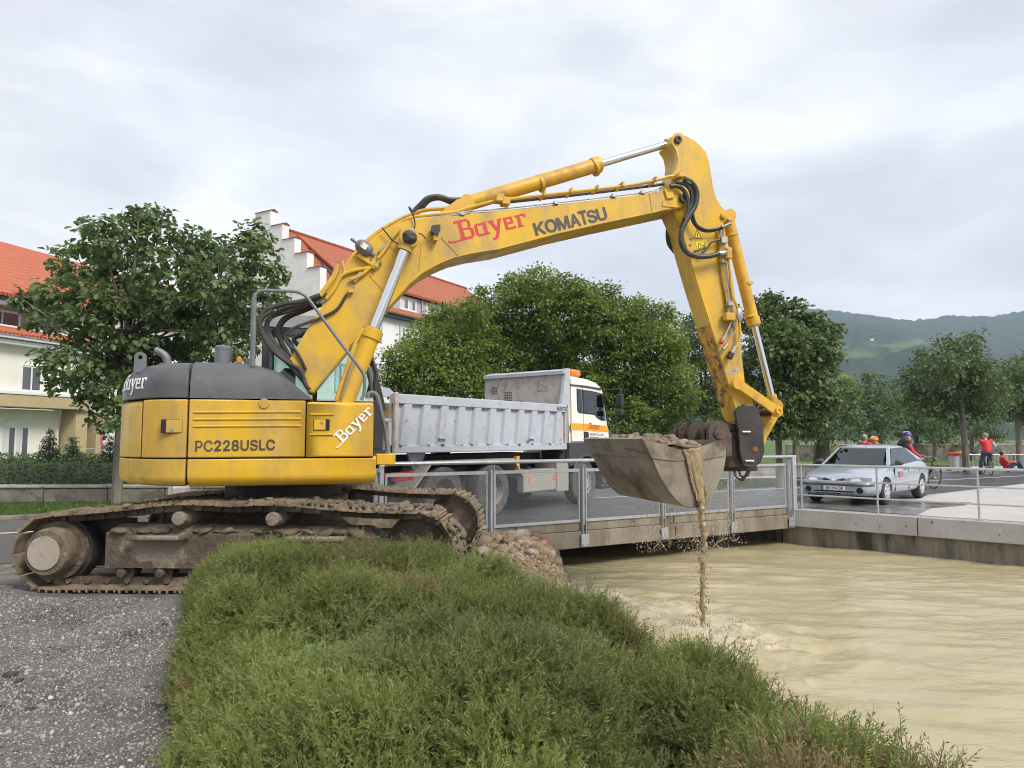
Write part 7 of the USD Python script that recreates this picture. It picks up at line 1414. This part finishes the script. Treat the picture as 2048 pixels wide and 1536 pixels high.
for k in range(240):
    s, w = rz.uniform(S0 + .05, S1 - .05), rz.uniform(BF + .1, BN - .08); r = .012 + .016 * rz.exponential(); r = min(r, .075)
    part(load, 'stone', rock((s, -w, float(load_z(np.array([s]), np.array([w]))[0]) + r * .2), r, rz, 1, .75), M_stone[rz.integers(0, 4)], smooth=True)
# water falling from the bucket
M_mudwater = mat('falling_muddy_water', (0.20, 0.145, 0.075), (0.34, 0.265, 0.15), 14, 0.18, bump=.01, bscale=30)
M_drop = mat('muddy_drops', (0.34, 0.27, 0.18), (0.5, 0.42, 0.31), 20, 0.15)
fall = thing('falling_water', 'muddy water pouring over the bucket end and down to the river in one stream', 'water stream', M_up)
wst = BN + .05
def strand(pxs, rr, w=wst, seed=0, n=8):
    P = spline([p3(a, b, w) for a, b in pxs], 10); q = np.random.default_rng(seed); m = len(P); rad = np.interp(np.linspace(0, 1, m), np.linspace(0, 1, len(rr)), rr) * (0.6 + .8 * noise(np.stack([np.arange(m) * .2, np.full(m, seed * 3.3), np.zeros(m)], -1)))
    P = P + (noise(np.stack([np.arange(m) * .4, np.full(m, seed * 7.1), np.full(m, .5)], -1)) - .5)[:, None] * np.array([.035, 0, 0]); t_ = tube(P, rad * 1.25, n); yc_ = np.repeat(P[:, 1], n); t_.vertices[:len(yc_), 1] = yc_ + (t_.vertices[:len(yc_), 1] - yc_) * .4; return t_
for k, (pxs, rr, w) in enumerate((([(1372, 899), (1376, 915), (1384, 945), (1391, 975), (1398, 1005)], [.03, .028, .02, .012], BN + .03), ([(1378, 898), (1384, 920), (1392, 950), (1399, 985), (1404, 1015)], [.035, .03, .022, .02], BN + .04), ([(1388, 897), (1392, 918), (1397, 948), (1402, 985), (1405, 1018)], [.045, .04, .032, .03], BN + .035), ([(1396, 896), (1400, 915), (1400, 945), (1402, 975), (1406, 1010)], [.03, .026, .018, .02], BN + .04),
    ([(1374, 905), (1378, 930), (1382, 955), (1390, 985)], [.018, .014, .01, .008], BN + .03), ([(1384, 900), (1380, 935), (1386, 960), (1394, 990), (1404, 1012)], [.02, .014, .01, .012], BN + .03), ([(1400, 897), (1404, 930), (1403, 960), (1407, 1000)], [.014, .012, .01, .012], BN + .03),
    ([(1404, 960), (1414, 985), (1410, 1003)], [.008, .01, .006], BN + .03))):
    part(fall, 'strand', strand(pxs, rr, w, k + 1), M_mudwater, smooth=True)
foot = at_z(1404, 1258, WATER)
main = [p3(1403, 1000, wst), p3(1405, 1040, wst), p3(1407, 1075, wst)]; fl = np.linalg.inv(M_up) @ np.append(foot, 1); last = main[-1]
P = spline(main + [last * (1 - t) + fl[:3] * t for t in (.3, .65, 1.0)], 26); m = len(P); ar = np.arange(m)
P = P + np.column_stack([(noise(np.stack([ar * .22, 0 * ar, 0 * ar + .5], -1)) - .5) * .06, 0 * ar, 0 * ar]); rad = np.interp(np.linspace(0, 1, m), [0, .15, .3, .6, 1], [.034, .034, .024, .024, .016]) * (.55 + .8 * noise(np.stack([ar * .28, 0 * ar + 4, 0 * ar], -1)))
part(fall, 'stream', tube(P, rad, 10), M_mudwater, smooth=True)
for q in range(3):
    ph = ar * (.16 + .05 * q) + q * 2.1; P2 = P + np.column_stack([np.sin(ph) * .026, np.cos(ph) * .02, 0 * ar]); part(fall, 'strand', tube(P2[:-q * 3 - 1], rad[:m - q * 3 - 1] * .6 * (.6 + .8 * noise(np.stack([ar * .4, 0 * ar + q, 0 * ar], -1)))[:m - q * 3 - 1], 8), M_mudwater, smooth=True)
def spray(name, label, gen, n, r0, r1, m, seed):
    rng = np.random.default_rng(seed); base = trimesh.creation.icosphere(0, 1.0); pts = gen(rng, n); r = r0 + (r1 - r0) * rng.random(n) ** 3; st = rng.uniform(1.0, 2.2, n)
    v = base.vertices[None] * r[:, None, None] * np.stack([np.ones(n), np.ones(n), st], 1)[:, None] + pts[:, None]; f = base.faces[None] + (np.arange(n) * len(base.vertices))[:, None, None]
    solo(name, trimesh.Trimesh(v.reshape(-1, 3), f.reshape(-1, 3), process=False), m, label, 'water drops', kind='stuff', smooth=True)
def under_bucket(rng, n):
    out = []
    for cx, sx_, fr, y0, y1 in ((1300, 20, .22, 1008, 1105), (1345, 26, .12, 1010, 1095), (1402, 20, .28, 1010, 1100), (1452, 18, .3, 965, 1100), (1375, 40, .08, 1015, 1110)):
        k = int(n * fr); px = rng.normal(cx, sx_, k); py = y0 + (y1 - y0) * rng.random(k) ** .8; w = rng.uniform(BF, BN, k) if cx < 1340 else rng.uniform(.2, BN, k)
        out += [(M_up @ np.append(p3(a, b, c), 1))[:3] for a, b, c in zip(px, py, w)]
    while len(out) < n: out.append(out[len(out) % 7] + rng.normal(0, .05, 3))
    return np.array(out[:n])
spray('water_drops', 'spray of muddy drops falling from under the bucket', under_bucket, 2600, .002, .009, M_drop, 91)
def by_stream(rng, n):
    t = rng.random(n) ** .7; a, b = M_up @ np.append(main[0], 1), np.append(foot, 1); p = (a[None] * (1 - t[:, None]) + b[None] * t[:, None])[:, :3]; return p + rng.normal(0, 1, (n, 3)) * np.array([.05, .05, .03]) * (.4 + t[:, None])
spray('stream_drops', 'loose brown drops around the falling stream', by_stream, 500, .003, .011, M_mudwater, 94)
def at_tail(rng, n): 
    t = rng.random(n); y = rng.choice([.25, .6, .9, 1.3], n); return np.array([(M_tr @ np.array([-.12 + rng.normal(0, .03), b + rng.normal(0, .02), 1.6 - 1.1 * a, 1]))[:3] for a, b in zip(t, y)])
spray('tail_drops', 'muddy drops dripping from the tipper tailgate', at_tail, 160, .004, .012, M_drop, 92)
def foam_pts(rng, n):
    out = []
    wts = np.array([.30, .10, .2, .12, .02, .16, .10]); ln = rng.choice(len(FOAM), n, p=wts / wts.sum())
    for k in ln:
        pl = FOAM[k]; i = rng.integers(0, len(pl) - 1); p = pl[i] + (pl[i + 1] - pl[i]) * rng.random() + rng.normal(0, .11, 2); out.append((p[0], p[1], 0))
    out = np.array(out); out[:, 2] = water_z(out[:, 0], out[:, 1]) + np.abs(rng.normal(0, .035, n)); return out
spray('foam', 'pale foam and splashes where the water churns along the shrubs', foam_pts, 1400, .002, .009, mat('river_foam', (0.6, 0.53, 0.44), (0.72, 0.66, 0.58), 12, 0.5), 93)
# ------------------------------------------------------------------ people
M_skin = mat('skin', (0.50, 0.30, 0.22), rough=0.55); M_greyhair = mat('grey_hair', (0.25, 0.24, 0.23), rough=0.8); M_darkhair = mat('dark_hair', (0.03, 0.025, 0.02), rough=0.7)
M_redcloth = mat('red_cloth', (0.52, 0.025, 0.03), (0.62, 0.04, 0.045), 8, 0.8); M_jeans = mat('dark_blue_cloth', (0.035, 0.045, 0.085), (0.06, 0.075, 0.13), 9, 0.85); M_whitecloth = mat('pale_cloth', (0.55, 0.54, 0.52), rough=0.85); M_darkcloth = mat('dark_cloth', (0.03, 0.03, 0.033), rough=0.8); M_shoebl = mat('dark_shoe', (0.025, 0.025, 0.03), rough=0.6)
M_khaki = mat('khaki_cloth', (0.13, 0.13, 0.09), rough=.85)
def chain(bones, refine=.03, it=6):
    ms = []
    for p, r, q, s in bones:
        a = m3.Manifold.sphere(r, 14).translate(tuple(map(float, p))); b = m3.Manifold.sphere(s, 14).translate(tuple(map(float, q))); ms.append(m3.Manifold.batch_hull([a, b]))
    m = tm(m3.Manifold.batch_boolean(ms, m3.OpType.Add).refine_to_length(refine)); m.merge_vertices(); trimesh.smoothing.filter_taubin(m, iterations=it); return m
def person(label, M, J, top, trousers, hair=None, helmet=None, group=None, sleeves=True, vest=None):
    """J: joints in the person's frame (x ahead). Body as one figure; clothes laid over it."""
    t = thing('person', label, 'person', M, group); j = {k: np.asarray(v, float) for k, v in J.items()}; hd = j['head']; f = np.asarray(J.get('face', (1, 0, 0)), float); sd = np.cross((0, 0, 1), f)
    B = [(j['hip'], .13, j['chest'], .14), (j['chest'], .13, j['neck'], .06), (j['neck'], .055, hd - [0, 0, .05], .06), (hd, .093, hd + [0, 0, .07], .085), (hd + f * .03 - [0, 0, .07], .062, hd, .085), (hd + f * .095 - [0, 0, .01], .014, hd + f * .108 - [0, 0, .03], .018), (hd + sd * .085, .02, hd + sd * .088 - [0, 0, .03], .018), (hd - sd * .085, .02, hd - sd * .088 - [0, 0, .03], .018)]
    for s in 'lr':
        B += [(j['chest'] + (j[s + 'sh'] - j['chest']) * .5, .09, j[s + 'sh'], .065), (j[s + 'sh'], .058, j[s + 'el'], .042), (j[s + 'el'], .04, j[s + 'wr'], .028), (j['hip'] + (j[s + 'hp'] - j['hip']) * .7, .1, j[s + 'hp'], .1), (j[s + 'hp'], .09, j[s + 'kn'], .06), (j[s + 'kn'], .058, j[s + 'an'], .04), (j[s + 'an'], .042, j[s + 'to'], .035)]
        hdv = j[s + 'wr'] - j[s + 'el']; hdv /= np.linalg.norm(hdv); a, b = perp(hdv); w = j[s + 'wr']; B.append((w, .027, w + hdv * .085, .035))
        for q in range(4): B.append((w + hdv * .09 + a * (q - 1.5) * .018, .0095, w + hdv * (.155 - .012 * abs(q - 1.4)) + a * (q - 1.5) * .02 + b * .02, .008))
        B.append((w + hdv * .03 + a * .03, .012, w + hdv * .085 + a * .055 + b * .015, .009))
    body = part(t, 'body', chain(B, .025, 4), M_skin, smooth=True)
    C = [(j['hip'] + [0, 0, .03], .155, j['chest'], .165), (j['chest'], .155, j['neck'] - [0, 0, .05], .085)]
    for s in 'lr':
        C += [(j['chest'] + (j[s + 'sh'] - j['chest']) * .5, .115, j[s + 'sh'], .085)]
        if sleeves: C += [(j[s + 'sh'], .078, j[s + 'el'], .06), (j[s + 'el'], .058, j[s + 'el'] + (j[s + 'wr'] - j[s + 'el']) * .92, .042)]
    part(t, 'jacket' if sleeves else 'vest', chain(C, .035), top, smooth=True)
    if vest is not None:
        part(t, 'shirt_sleeve', chain([(j['lsh'], .07, j['lel'], .055), (j['lel'], .054, j['lel'] + (j['lwr'] - j['lel']) * .9, .04)], .035), vest, smooth=True); part(t, 'shirt_sleeve', chain([(j['rsh'], .07, j['rel'], .055), (j['rel'], .054, j['rel'] + (j['rwr'] - j['rel']) * .9, .04)], .035), vest, smooth=True)
    D = [(j['hip'] - [0, 0, .02], .15, j['hip'] + [0, 0, .05], .15)]
    for s in 'lr': D += [(j['hip'] + (j[s + 'hp'] - j['hip']) * .7, .125, j[s + 'hp'], .118), (j[s + 'hp'], .11, j[s + 'kn'], .078), (j[s + 'kn'], .076, j[s + 'an'] + (j[s + 'kn'] - j[s + 'an']) * .08, .062)]
    part(t, 'trousers', chain(D, .035), trousers, smooth=True)
    for s in 'lr': part(t, 'shoe', chain([(j[s + 'an'] - [0, 0, .02], .055, j[s + 'to'], .046)], .03), M_shoebl, smooth=True)
    for s in (-1, 1): part(t, 'eye', sph(hd + f * .082 + sd * s * .033 + [0, 0, .01], .013, 1), M_darkhair)
    part(t, 'mouth', bx(hd + f * .08 + [-.02, -.02, -.068], hd + f * .088 + [.02, .02, -.06], .003), M_redstone)
    if hair is not None: 
        h = sph(hd + [0, 0, .045] - f * .018, .104, 2); h.update_faces(((h.triangles_center - hd) @ f < .055) | ((h.triangles_center - hd)[:, 2] > .085)); h.remove_unreferenced_vertices(); part(t, 'hair', h, hair, smooth=True)
    if helmet is not None:
        h = sph(hd + [0, 0, .055], .128, 2, (1.0, 1.0, .82)); h.update_faces(h.triangles_center[:, 2] > hd[2] + .045); h.remove_unreferenced_vertices(); hm_ = part(t, 'helmet', h, helmet[0], smooth=True)
        for q in (-.05, .0, .05): part(hm_, 'helmet_stripe', tube([hd + [0, 0, .055] + f * math.cos(a) * .131 * math.sqrt(max(0, 1 - (q / .13) ** 2)) + sd * q * 1.0 + np.array([0, 0, math.sin(a) * .108]) for a in np.linspace(.15, 2.9, 12)], .011, 6), helmet[1])
    return t
def stance(h_=1.75, lean=0.0, arms=((.25, .22, 1.0), (.25, -.22, 1.0)), spread=.1, face=(1, 0, 0)):
    k = h_ / 1.75; X = lambda z: lean * max(0, z - .9)
    J = dict(hip=(0, 0, .95 * k), chest=(X(1.3), 0, 1.28 * k), neck=(X(1.5), 0, 1.49 * k), head=(X(1.62) + .02, 0, 1.62 * k), face=face)
    for s, y in (('l', 1), ('r', -1)):
        J[s + 'sh'] = (X(1.42), y * .19, 1.42 * k); w = arms[0 if y > 0 else 1]; J[s + 'wr'] = (w[0], w[1], w[2] * k); J[s + 'el'] = ((X(1.42) + w[0]) / 2 - .06, (y * .19 + w[1]) / 2 + y * .09, (1.42 + w[2]) / 2 * k - .05)
        J[s + 'hp'] = (0, y * .09, .9 * k); J[s + 'kn'] = (.02, y * (.09 + spread * .5), .49 * k); J[s + 'an'] = (-.02, y * (.09 + spread), .075); J[s + 'to'] = (.14, y * (.1 + spread), .045)
    return J
def on_ground(px, Y): P = at_y(px, 877, Y); return P[0], Y
x, y = on_ground(1728, 23.2); person('grey haired person in red jacket behind the car roof, only the head and shoulders showing', frame(x, y, -.04, 20), stance(1.68), M_redcloth, M_jeans, hair=M_greyhair)
x, y = on_ground(1743, 22.6); person('person with orange helmet close beside the grey haired one behind the car', frame(x, y, -.1, 10), stance(1.64, .1), M_redcloth, M_jeans, helmet=(mat('orange_helmet', (0.75, 0.16, 0.02), rough=.35), M_orange))
x, y = on_ground(1802, 22.0); pw = person('person in red and black jacket with blue and white cycle helmet behind the car', frame(x, y, 0, -8), stance(1.70, .22, ((.45, .2, .98), (.45, -.2, .98)), face=(.97, 0, -.24)), M_redcloth, M_darkcloth, helmet=(mat('blue_helmet', (0.03, 0.06, 0.26), rough=.3), mat('white_helmet_stripe', (.7, .7, .72), (.6, .05, .06), 12, .35)))
part(pw, 'shoulder_yoke', chain([((.10, .22, 1.41), .09, (.1, -.22, 1.41), .09), ((.06, .2, 1.3), .1, (.08, .2, 1.4), .09), ((.06, -.2, 1.3), .1, (.08, -.2, 1.4), .09), ((.02, 0, 1.3), .15, (.08, 0, 1.4), .13)], .04), M_darkcloth, smooth=True)
# bicycles
M_bikeframe = mat('black_bicycle_paint', (0.025, 0.025, 0.028), rough=.35)
def bicycle(label, M, fr=M_bikeframe):
    t = thing('bicycle', label, 'bicycle', M); R = .335
    for x in (-.52, .52):
        w = part(t, 'wheel', tube([(x + R * math.cos(a), 0, R + R * math.sin(a)) for a in np.linspace(0, 2 * np.pi, 33)], .017, 7, caps=False), M_tyreclean)
        part(w, 'rim', tube([(x + (R - .025) * math.cos(a), 0, R + (R - .025) * math.sin(a)) for a in np.linspace(0, 2 * np.pi, 33)], .01, 5, caps=False), M_steel)
        part(w, 'hub', cyl((x, -.04, R), (x, .04, R), .025, 10), M_steel)
        for k in range(14): a = k * 2 * math.pi / 14; part(w, 'spoke', tube([(x, .01 * (-1) ** k, R), (x + (R - .03) * math.cos(a), 0, R + (R - .03) * math.sin(a))], .0022, 3), M_steel)
    bb, st, hd, hl = np.array([-.09, 0, .29]), np.array([-.23, 0, .80]), np.array([.33, 0, .82]), np.array([.37, 0, .68])
    for n, a, b, r in (('frame_tube', bb, st, .017), ('frame_tube', st, hd, .015), ('frame_tube', bb, hl, .02), ('head_tube', hl, hd + [-.005, 0, .05], .02), ('seat_post', st, st + [-.035, 0, .13], .013)): part(t, n, cyl(a, b, r, 9), fr)
    for s in (-.055, .055):
        part(t, 'chain_stay', tube([bb, (-.3, s * .8, .31), (-.52, s, R)], .009, 6), fr); part(t, 'seat_stay', tube([st - [0, 0, .03], (-.36, s * .8, .58), (-.52, s, R)], .008, 6), fr); part(t, 'fork', tube([hl, hl + [.02, s, -.06], (.52, s, R)], .012, 6), fr)
    part(t, 'saddle', tm(hull([(-.38, y, .93) for y in (-.07, .07)] + [(-.36, y, .965) for y in (-.075, .075)] + [(-.12, y, .955) for y in (-.015, .015)] + [(-.12, 0, .93)])), M_black)
    part(t, 'handlebar', tube([(.22, -.29, 1.0), (.30, -.2, 1.01), (.32, 0, .99), (.30, .2, 1.01), (.22, .29, 1.0)], .012, 7, 4), M_steel); part(t, 'stem', cyl(hd, (.32, 0, .99), .014, 8), M_steel)
    for s in (-1, 1): part(t, 'grip', cyl((.18, s * .30, .995), (.27, s * .24, 1.005), .017, 8), M_black)
    part(t, 'crank', cyl(bb + [0, -.06, 0], bb + [0, .06, 0], .05, 12), M_steel); part(t, 'pedal', bx(bb + [.1, -.16, -.12], bb + [.2, -.08, -.10]), M_black); part(t, 'pedal', bx(bb + [-.2, .08, .10], bb + [-.1, .16, .12]), M_black)
    for x, a0, a1 in ((-.52, .4, 2.7), (.52, .8, 2.4)): part(t, 'mudguard', tube([(x + (R + .03) * math.cos(a), 0, R + (R + .03) * math.sin(a)) for a in np.linspace(a0, a1, 10)], .02, 5), fr)
    part(t, 'rear_lamp', bx((-.60, -.03, .66), (-.56, .03, .72), .008), M_tail); part(t, 'carrier', bx((-.72, -.07, .70), (-.34, .07, .715), .004), fr)
    return t
P = at_z(1871, 977, 0); bicycle('black bicycle leaning behind the tail of the silver car', mat4((P[0] - .02, P[1] + .55, 0.0), (.06, .998, 0), (-.97, .05, .2), (.2, -.01, .97)))
P = at_z(1980, 949, 0); Mb = frame(P[0], P[1] + .2, 0, 72); bicycle('dark city bicycle with red rear lamp straddled by the person in the red vest', Mb)
J = stance(1.74, .18, ((.32, .3, .98), (.32, -.3, .98)), .14); J['hip'] = (-.16, 0, .96); J['lhp'] = (-.16, .1, .91); J['rhp'] = (-.16, -.1, .91)
J.update(lan=(-.12, .26, .075), lto=(.04, .28, .045), lkn=(-.1, .22, .49), ran=(.02, -.17, .24), rto=(.17, -.17, .2), rkn=(.12, -.18, .56), chest=(-.08, 0, 1.28), neck=(-.03, 0, 1.48), head=(.0, 0, 1.62), lsh=(-.05, .2, 1.42), rsh=(-.05, -.2, 1.42), lel=(.08, .36, 1.2), rel=(.08, -.38, 1.2))
person('person in red vest and dark trousers straddling a bicycle, seen from behind', Mb, J, M_redcloth, M_jeans, hair=M_greyhair, sleeves=False, vest=M_whitecloth)
J = stance(1.6); J.update(hip=(0, 0, .16), chest=(-.16, 0, .46), neck=(-.2, 0, .66), head=(-.17, 0, .79), lsh=(-.18, .18, .6), rsh=(-.18, -.18, .6), lel=(-.05, .27, .42), rel=(-.05, -.27, .42), lwr=(.2, .2, .44), rwr=(.2, -.2, .44), lhp=(0, .09, .14), rhp=(0, -.09, .14), lkn=(.40, .14, .44), rkn=(.40, -.14, .46), lan=(.55, .14, .08), ran=(.6, -.14, .08), lto=(.7, .15, .045), rto=(.75, -.15, .045))
x, y = on_ground(2012, 33.0); person('dark haired person in red shirt sitting on the ground by the bike rack', frame(x, y, .0, -20), J, M_redcloth, M_jeans, hair=M_darkhair)
# ------------------------------------------------------------------ street furniture
M_binyel = mat('yellow_bin_lid', (0.68, 0.44, 0.02), rough=.4); M_bingrey = mat('grey_bin_body', (0.36, 0.36, 0.35), (0.44, 0.44, 0.43), 4, .6)
for px, lid, lab, Y in ((1906, M_redboard, 'round litter bin with red lid', 32.2), (1922, M_binyel, 'round litter bin with yellow lid, right of the red one', 33.2)):
    x, y = on_ground(px, Y); b = thing('litter_bin', lab, 'litter bin', frame(x, y), None)
    part(b, 'body', lathe([(.001, .12), (.2, .12), (.21, .78), (.001, .78)], (0, 0, 0), (0, 0, 1), 20), M_bingrey)
    part(b, 'lid', lathe([(.24, .77), (.26, .79), (.26, .86), (.22, .90), (.1, .92), (.001, .92)], (0, 0, 0), (0, 0, 1), 22), lid)
    for a in range(4): part(b, 'leg', cyl((.24 * math.cos(a * 1.57 + .6), .24 * math.sin(a * 1.57 + .6), 0), (.24 * math.cos(a * 1.57 + .6), .24 * math.sin(a * 1.57 + .6), .8), .014, 7), M_zinc)
    part(b, 'inlet', bx((-.09, -.265, .80), (.09, -.245, .84)), M_seam)
x0_, _ = on_ground(1936, 35.0); rk = thing('bike_rack', 'long galvanised bike rack of upright hoops behind the cyclist', 'bike rack', frame(x0_, 35.0, 0, 4))
for k in range(17): part(rk, 'hoop', tube([(k * .22, 0, 0), (k * .22, 0, .62), (k * .22 + .05, 0, .74), (k * .22 + .11, 0, .78), (k * .22 + .16, 0, .74), (k * .22 + .2, 0, .62), (k * .22 + .2, 0, 0)] if k % 2 == 0 else [(k * .22, 0, 0), (k * .22, 0, .7)], .012, 6), M_zinc)
part(rk, 'top_bar', cyl((-.05, 0, .72), (3.8, 0, .72), .014, 7), M_zinc); part(rk, 'bottom_bar', cyl((-.05, 0, .12), (3.8, 0, .12), .014, 7), M_zinc)
x, y = on_ground(1821, 54); lp2 = thing('lamp_post', 'thin pale lamp post behind the car between the trees', 'lamp post', frame(x, y)); part(lp2, 'pole', cyl((0, 0, 0), (0, 0, 3.8), .075, 10, .05), M_zinc); part(lp2, 'lamp_head', cyl((0, 0, 3.8), (0, 0, 4.0), .06, 10, .085), M_black); part(lp2, 'foot', cyl((0, 0, 0), (0, 0, .12), .12, 10), M_zinc)
x, y = on_ground(1829, 50); dp = thing('dark_pole', 'short dark pole right beside the pale lamp post', 'post', frame(x, y)); part(dp, 'pole', cyl((0, 0, 0), (0, 0, 2.1), .06, 8), M_trim); part(dp, 'cap', cyl((0, 0, 2.1), (0, 0, 2.16), .075, 8), M_trim)
M_board = mat('faded_yellow_board', (0.42, 0.38, 0.16), (0.5, 0.45, 0.22), 3, .7)
for px, Y, w_, lab in ((1665, 41, .42, 'arched yellowish board with reddish mark on the park lawn'), (1694, 42.5, .36, 'plain arched yellowish board partly behind the car roof')):
    x, y = on_ground(px, Y); b = thing('arched_board', lab, 'board', frame(x, y, 0, 0)); g = sbox(-w_, 0, w_, .72).union(affinity.scale(Point(0, .72).buffer(w_, 16), 1, .95)); g = g.intersection(sbox(-1, 0, 1, 2))
    part(b, 'panel', prism(g, .05, mat4((0, 0, 0), (1, 0, 0), (0, 0, 1), (0, -1, 0))), M_board); part(b, 'foot', [bx((-w_, -.2, 0), (-w_ + .06, .2, .06)), bx((w_ - .06, -.2, 0), (w_, .2, .06))], M_bark)
    part(b, 'rim', prism(g.difference(g.buffer(-.035)), .06, mat4((0, .004, 0), (1, 0, 0), (0, 0, 1), (0, -1, 0))), M_lemon)
    if px == 1665: part(b, 'mark', prism(sbox(-.14, .72, .16, .82).union(sbox(-.08, .62, .12, .68)), .004, mat4((0, -.056, 0), (1, 0, 0), (0, 0, 1), (0, -1, 0))), mat('faded_red_mark', (.5, .12, .08)))
x, y = on_ground(207, 27.5); fl_ = thing('flag', 'narrow pink and white flag on a pole beside the ochre pillar', 'flag', frame(x, y, .35)); part(fl_, 'pole', cyl((0, 0, 0), (0, 0, 1.75), .02, 8), M_zinc)
fv = grid(np.linspace(0, .22, 6), np.linspace(.75, 1.7, 14), lambda a, b: .03 * np.sin(a * 20 + b * 5)); fv.vertices = fv.vertices[:, [0, 2, 1]]; part(fl_, 'cloth', fv, M_whitecloth, smooth=True)
fv2 = grid(np.linspace(-.11, -.001, 6), np.linspace(.7, 1.7, 14), lambda a, b: .03 * np.sin(a * 20 + b * 5)); fv2.vertices = fv2.vertices[:, [0, 2, 1]]; part(fl_, 'cloth', fv2, mat('pink_cloth', (.55, .1, .2), rough=.8), smooth=True, label='pink half of the flag')
x, y = on_ground(168, 28); rmp = thing('terrace_parapet', 'low tan parapet with thin handrail by the ochre pillars', 'wall', frame(x, y, .3, 10)); part(rmp, 'wall', bx((0, 0, 0), (1.5, .2, .42), .01), mat('tan_parapet', (.36, .3, .25), (.42, .36, .3), 3, .8)); part(rmp, 'handrail', tube([(.05, .1, .42), (.05, .1, .8), (1.45, .1, .9), (1.45, .1, .42)], .02, 7), M_zinc)
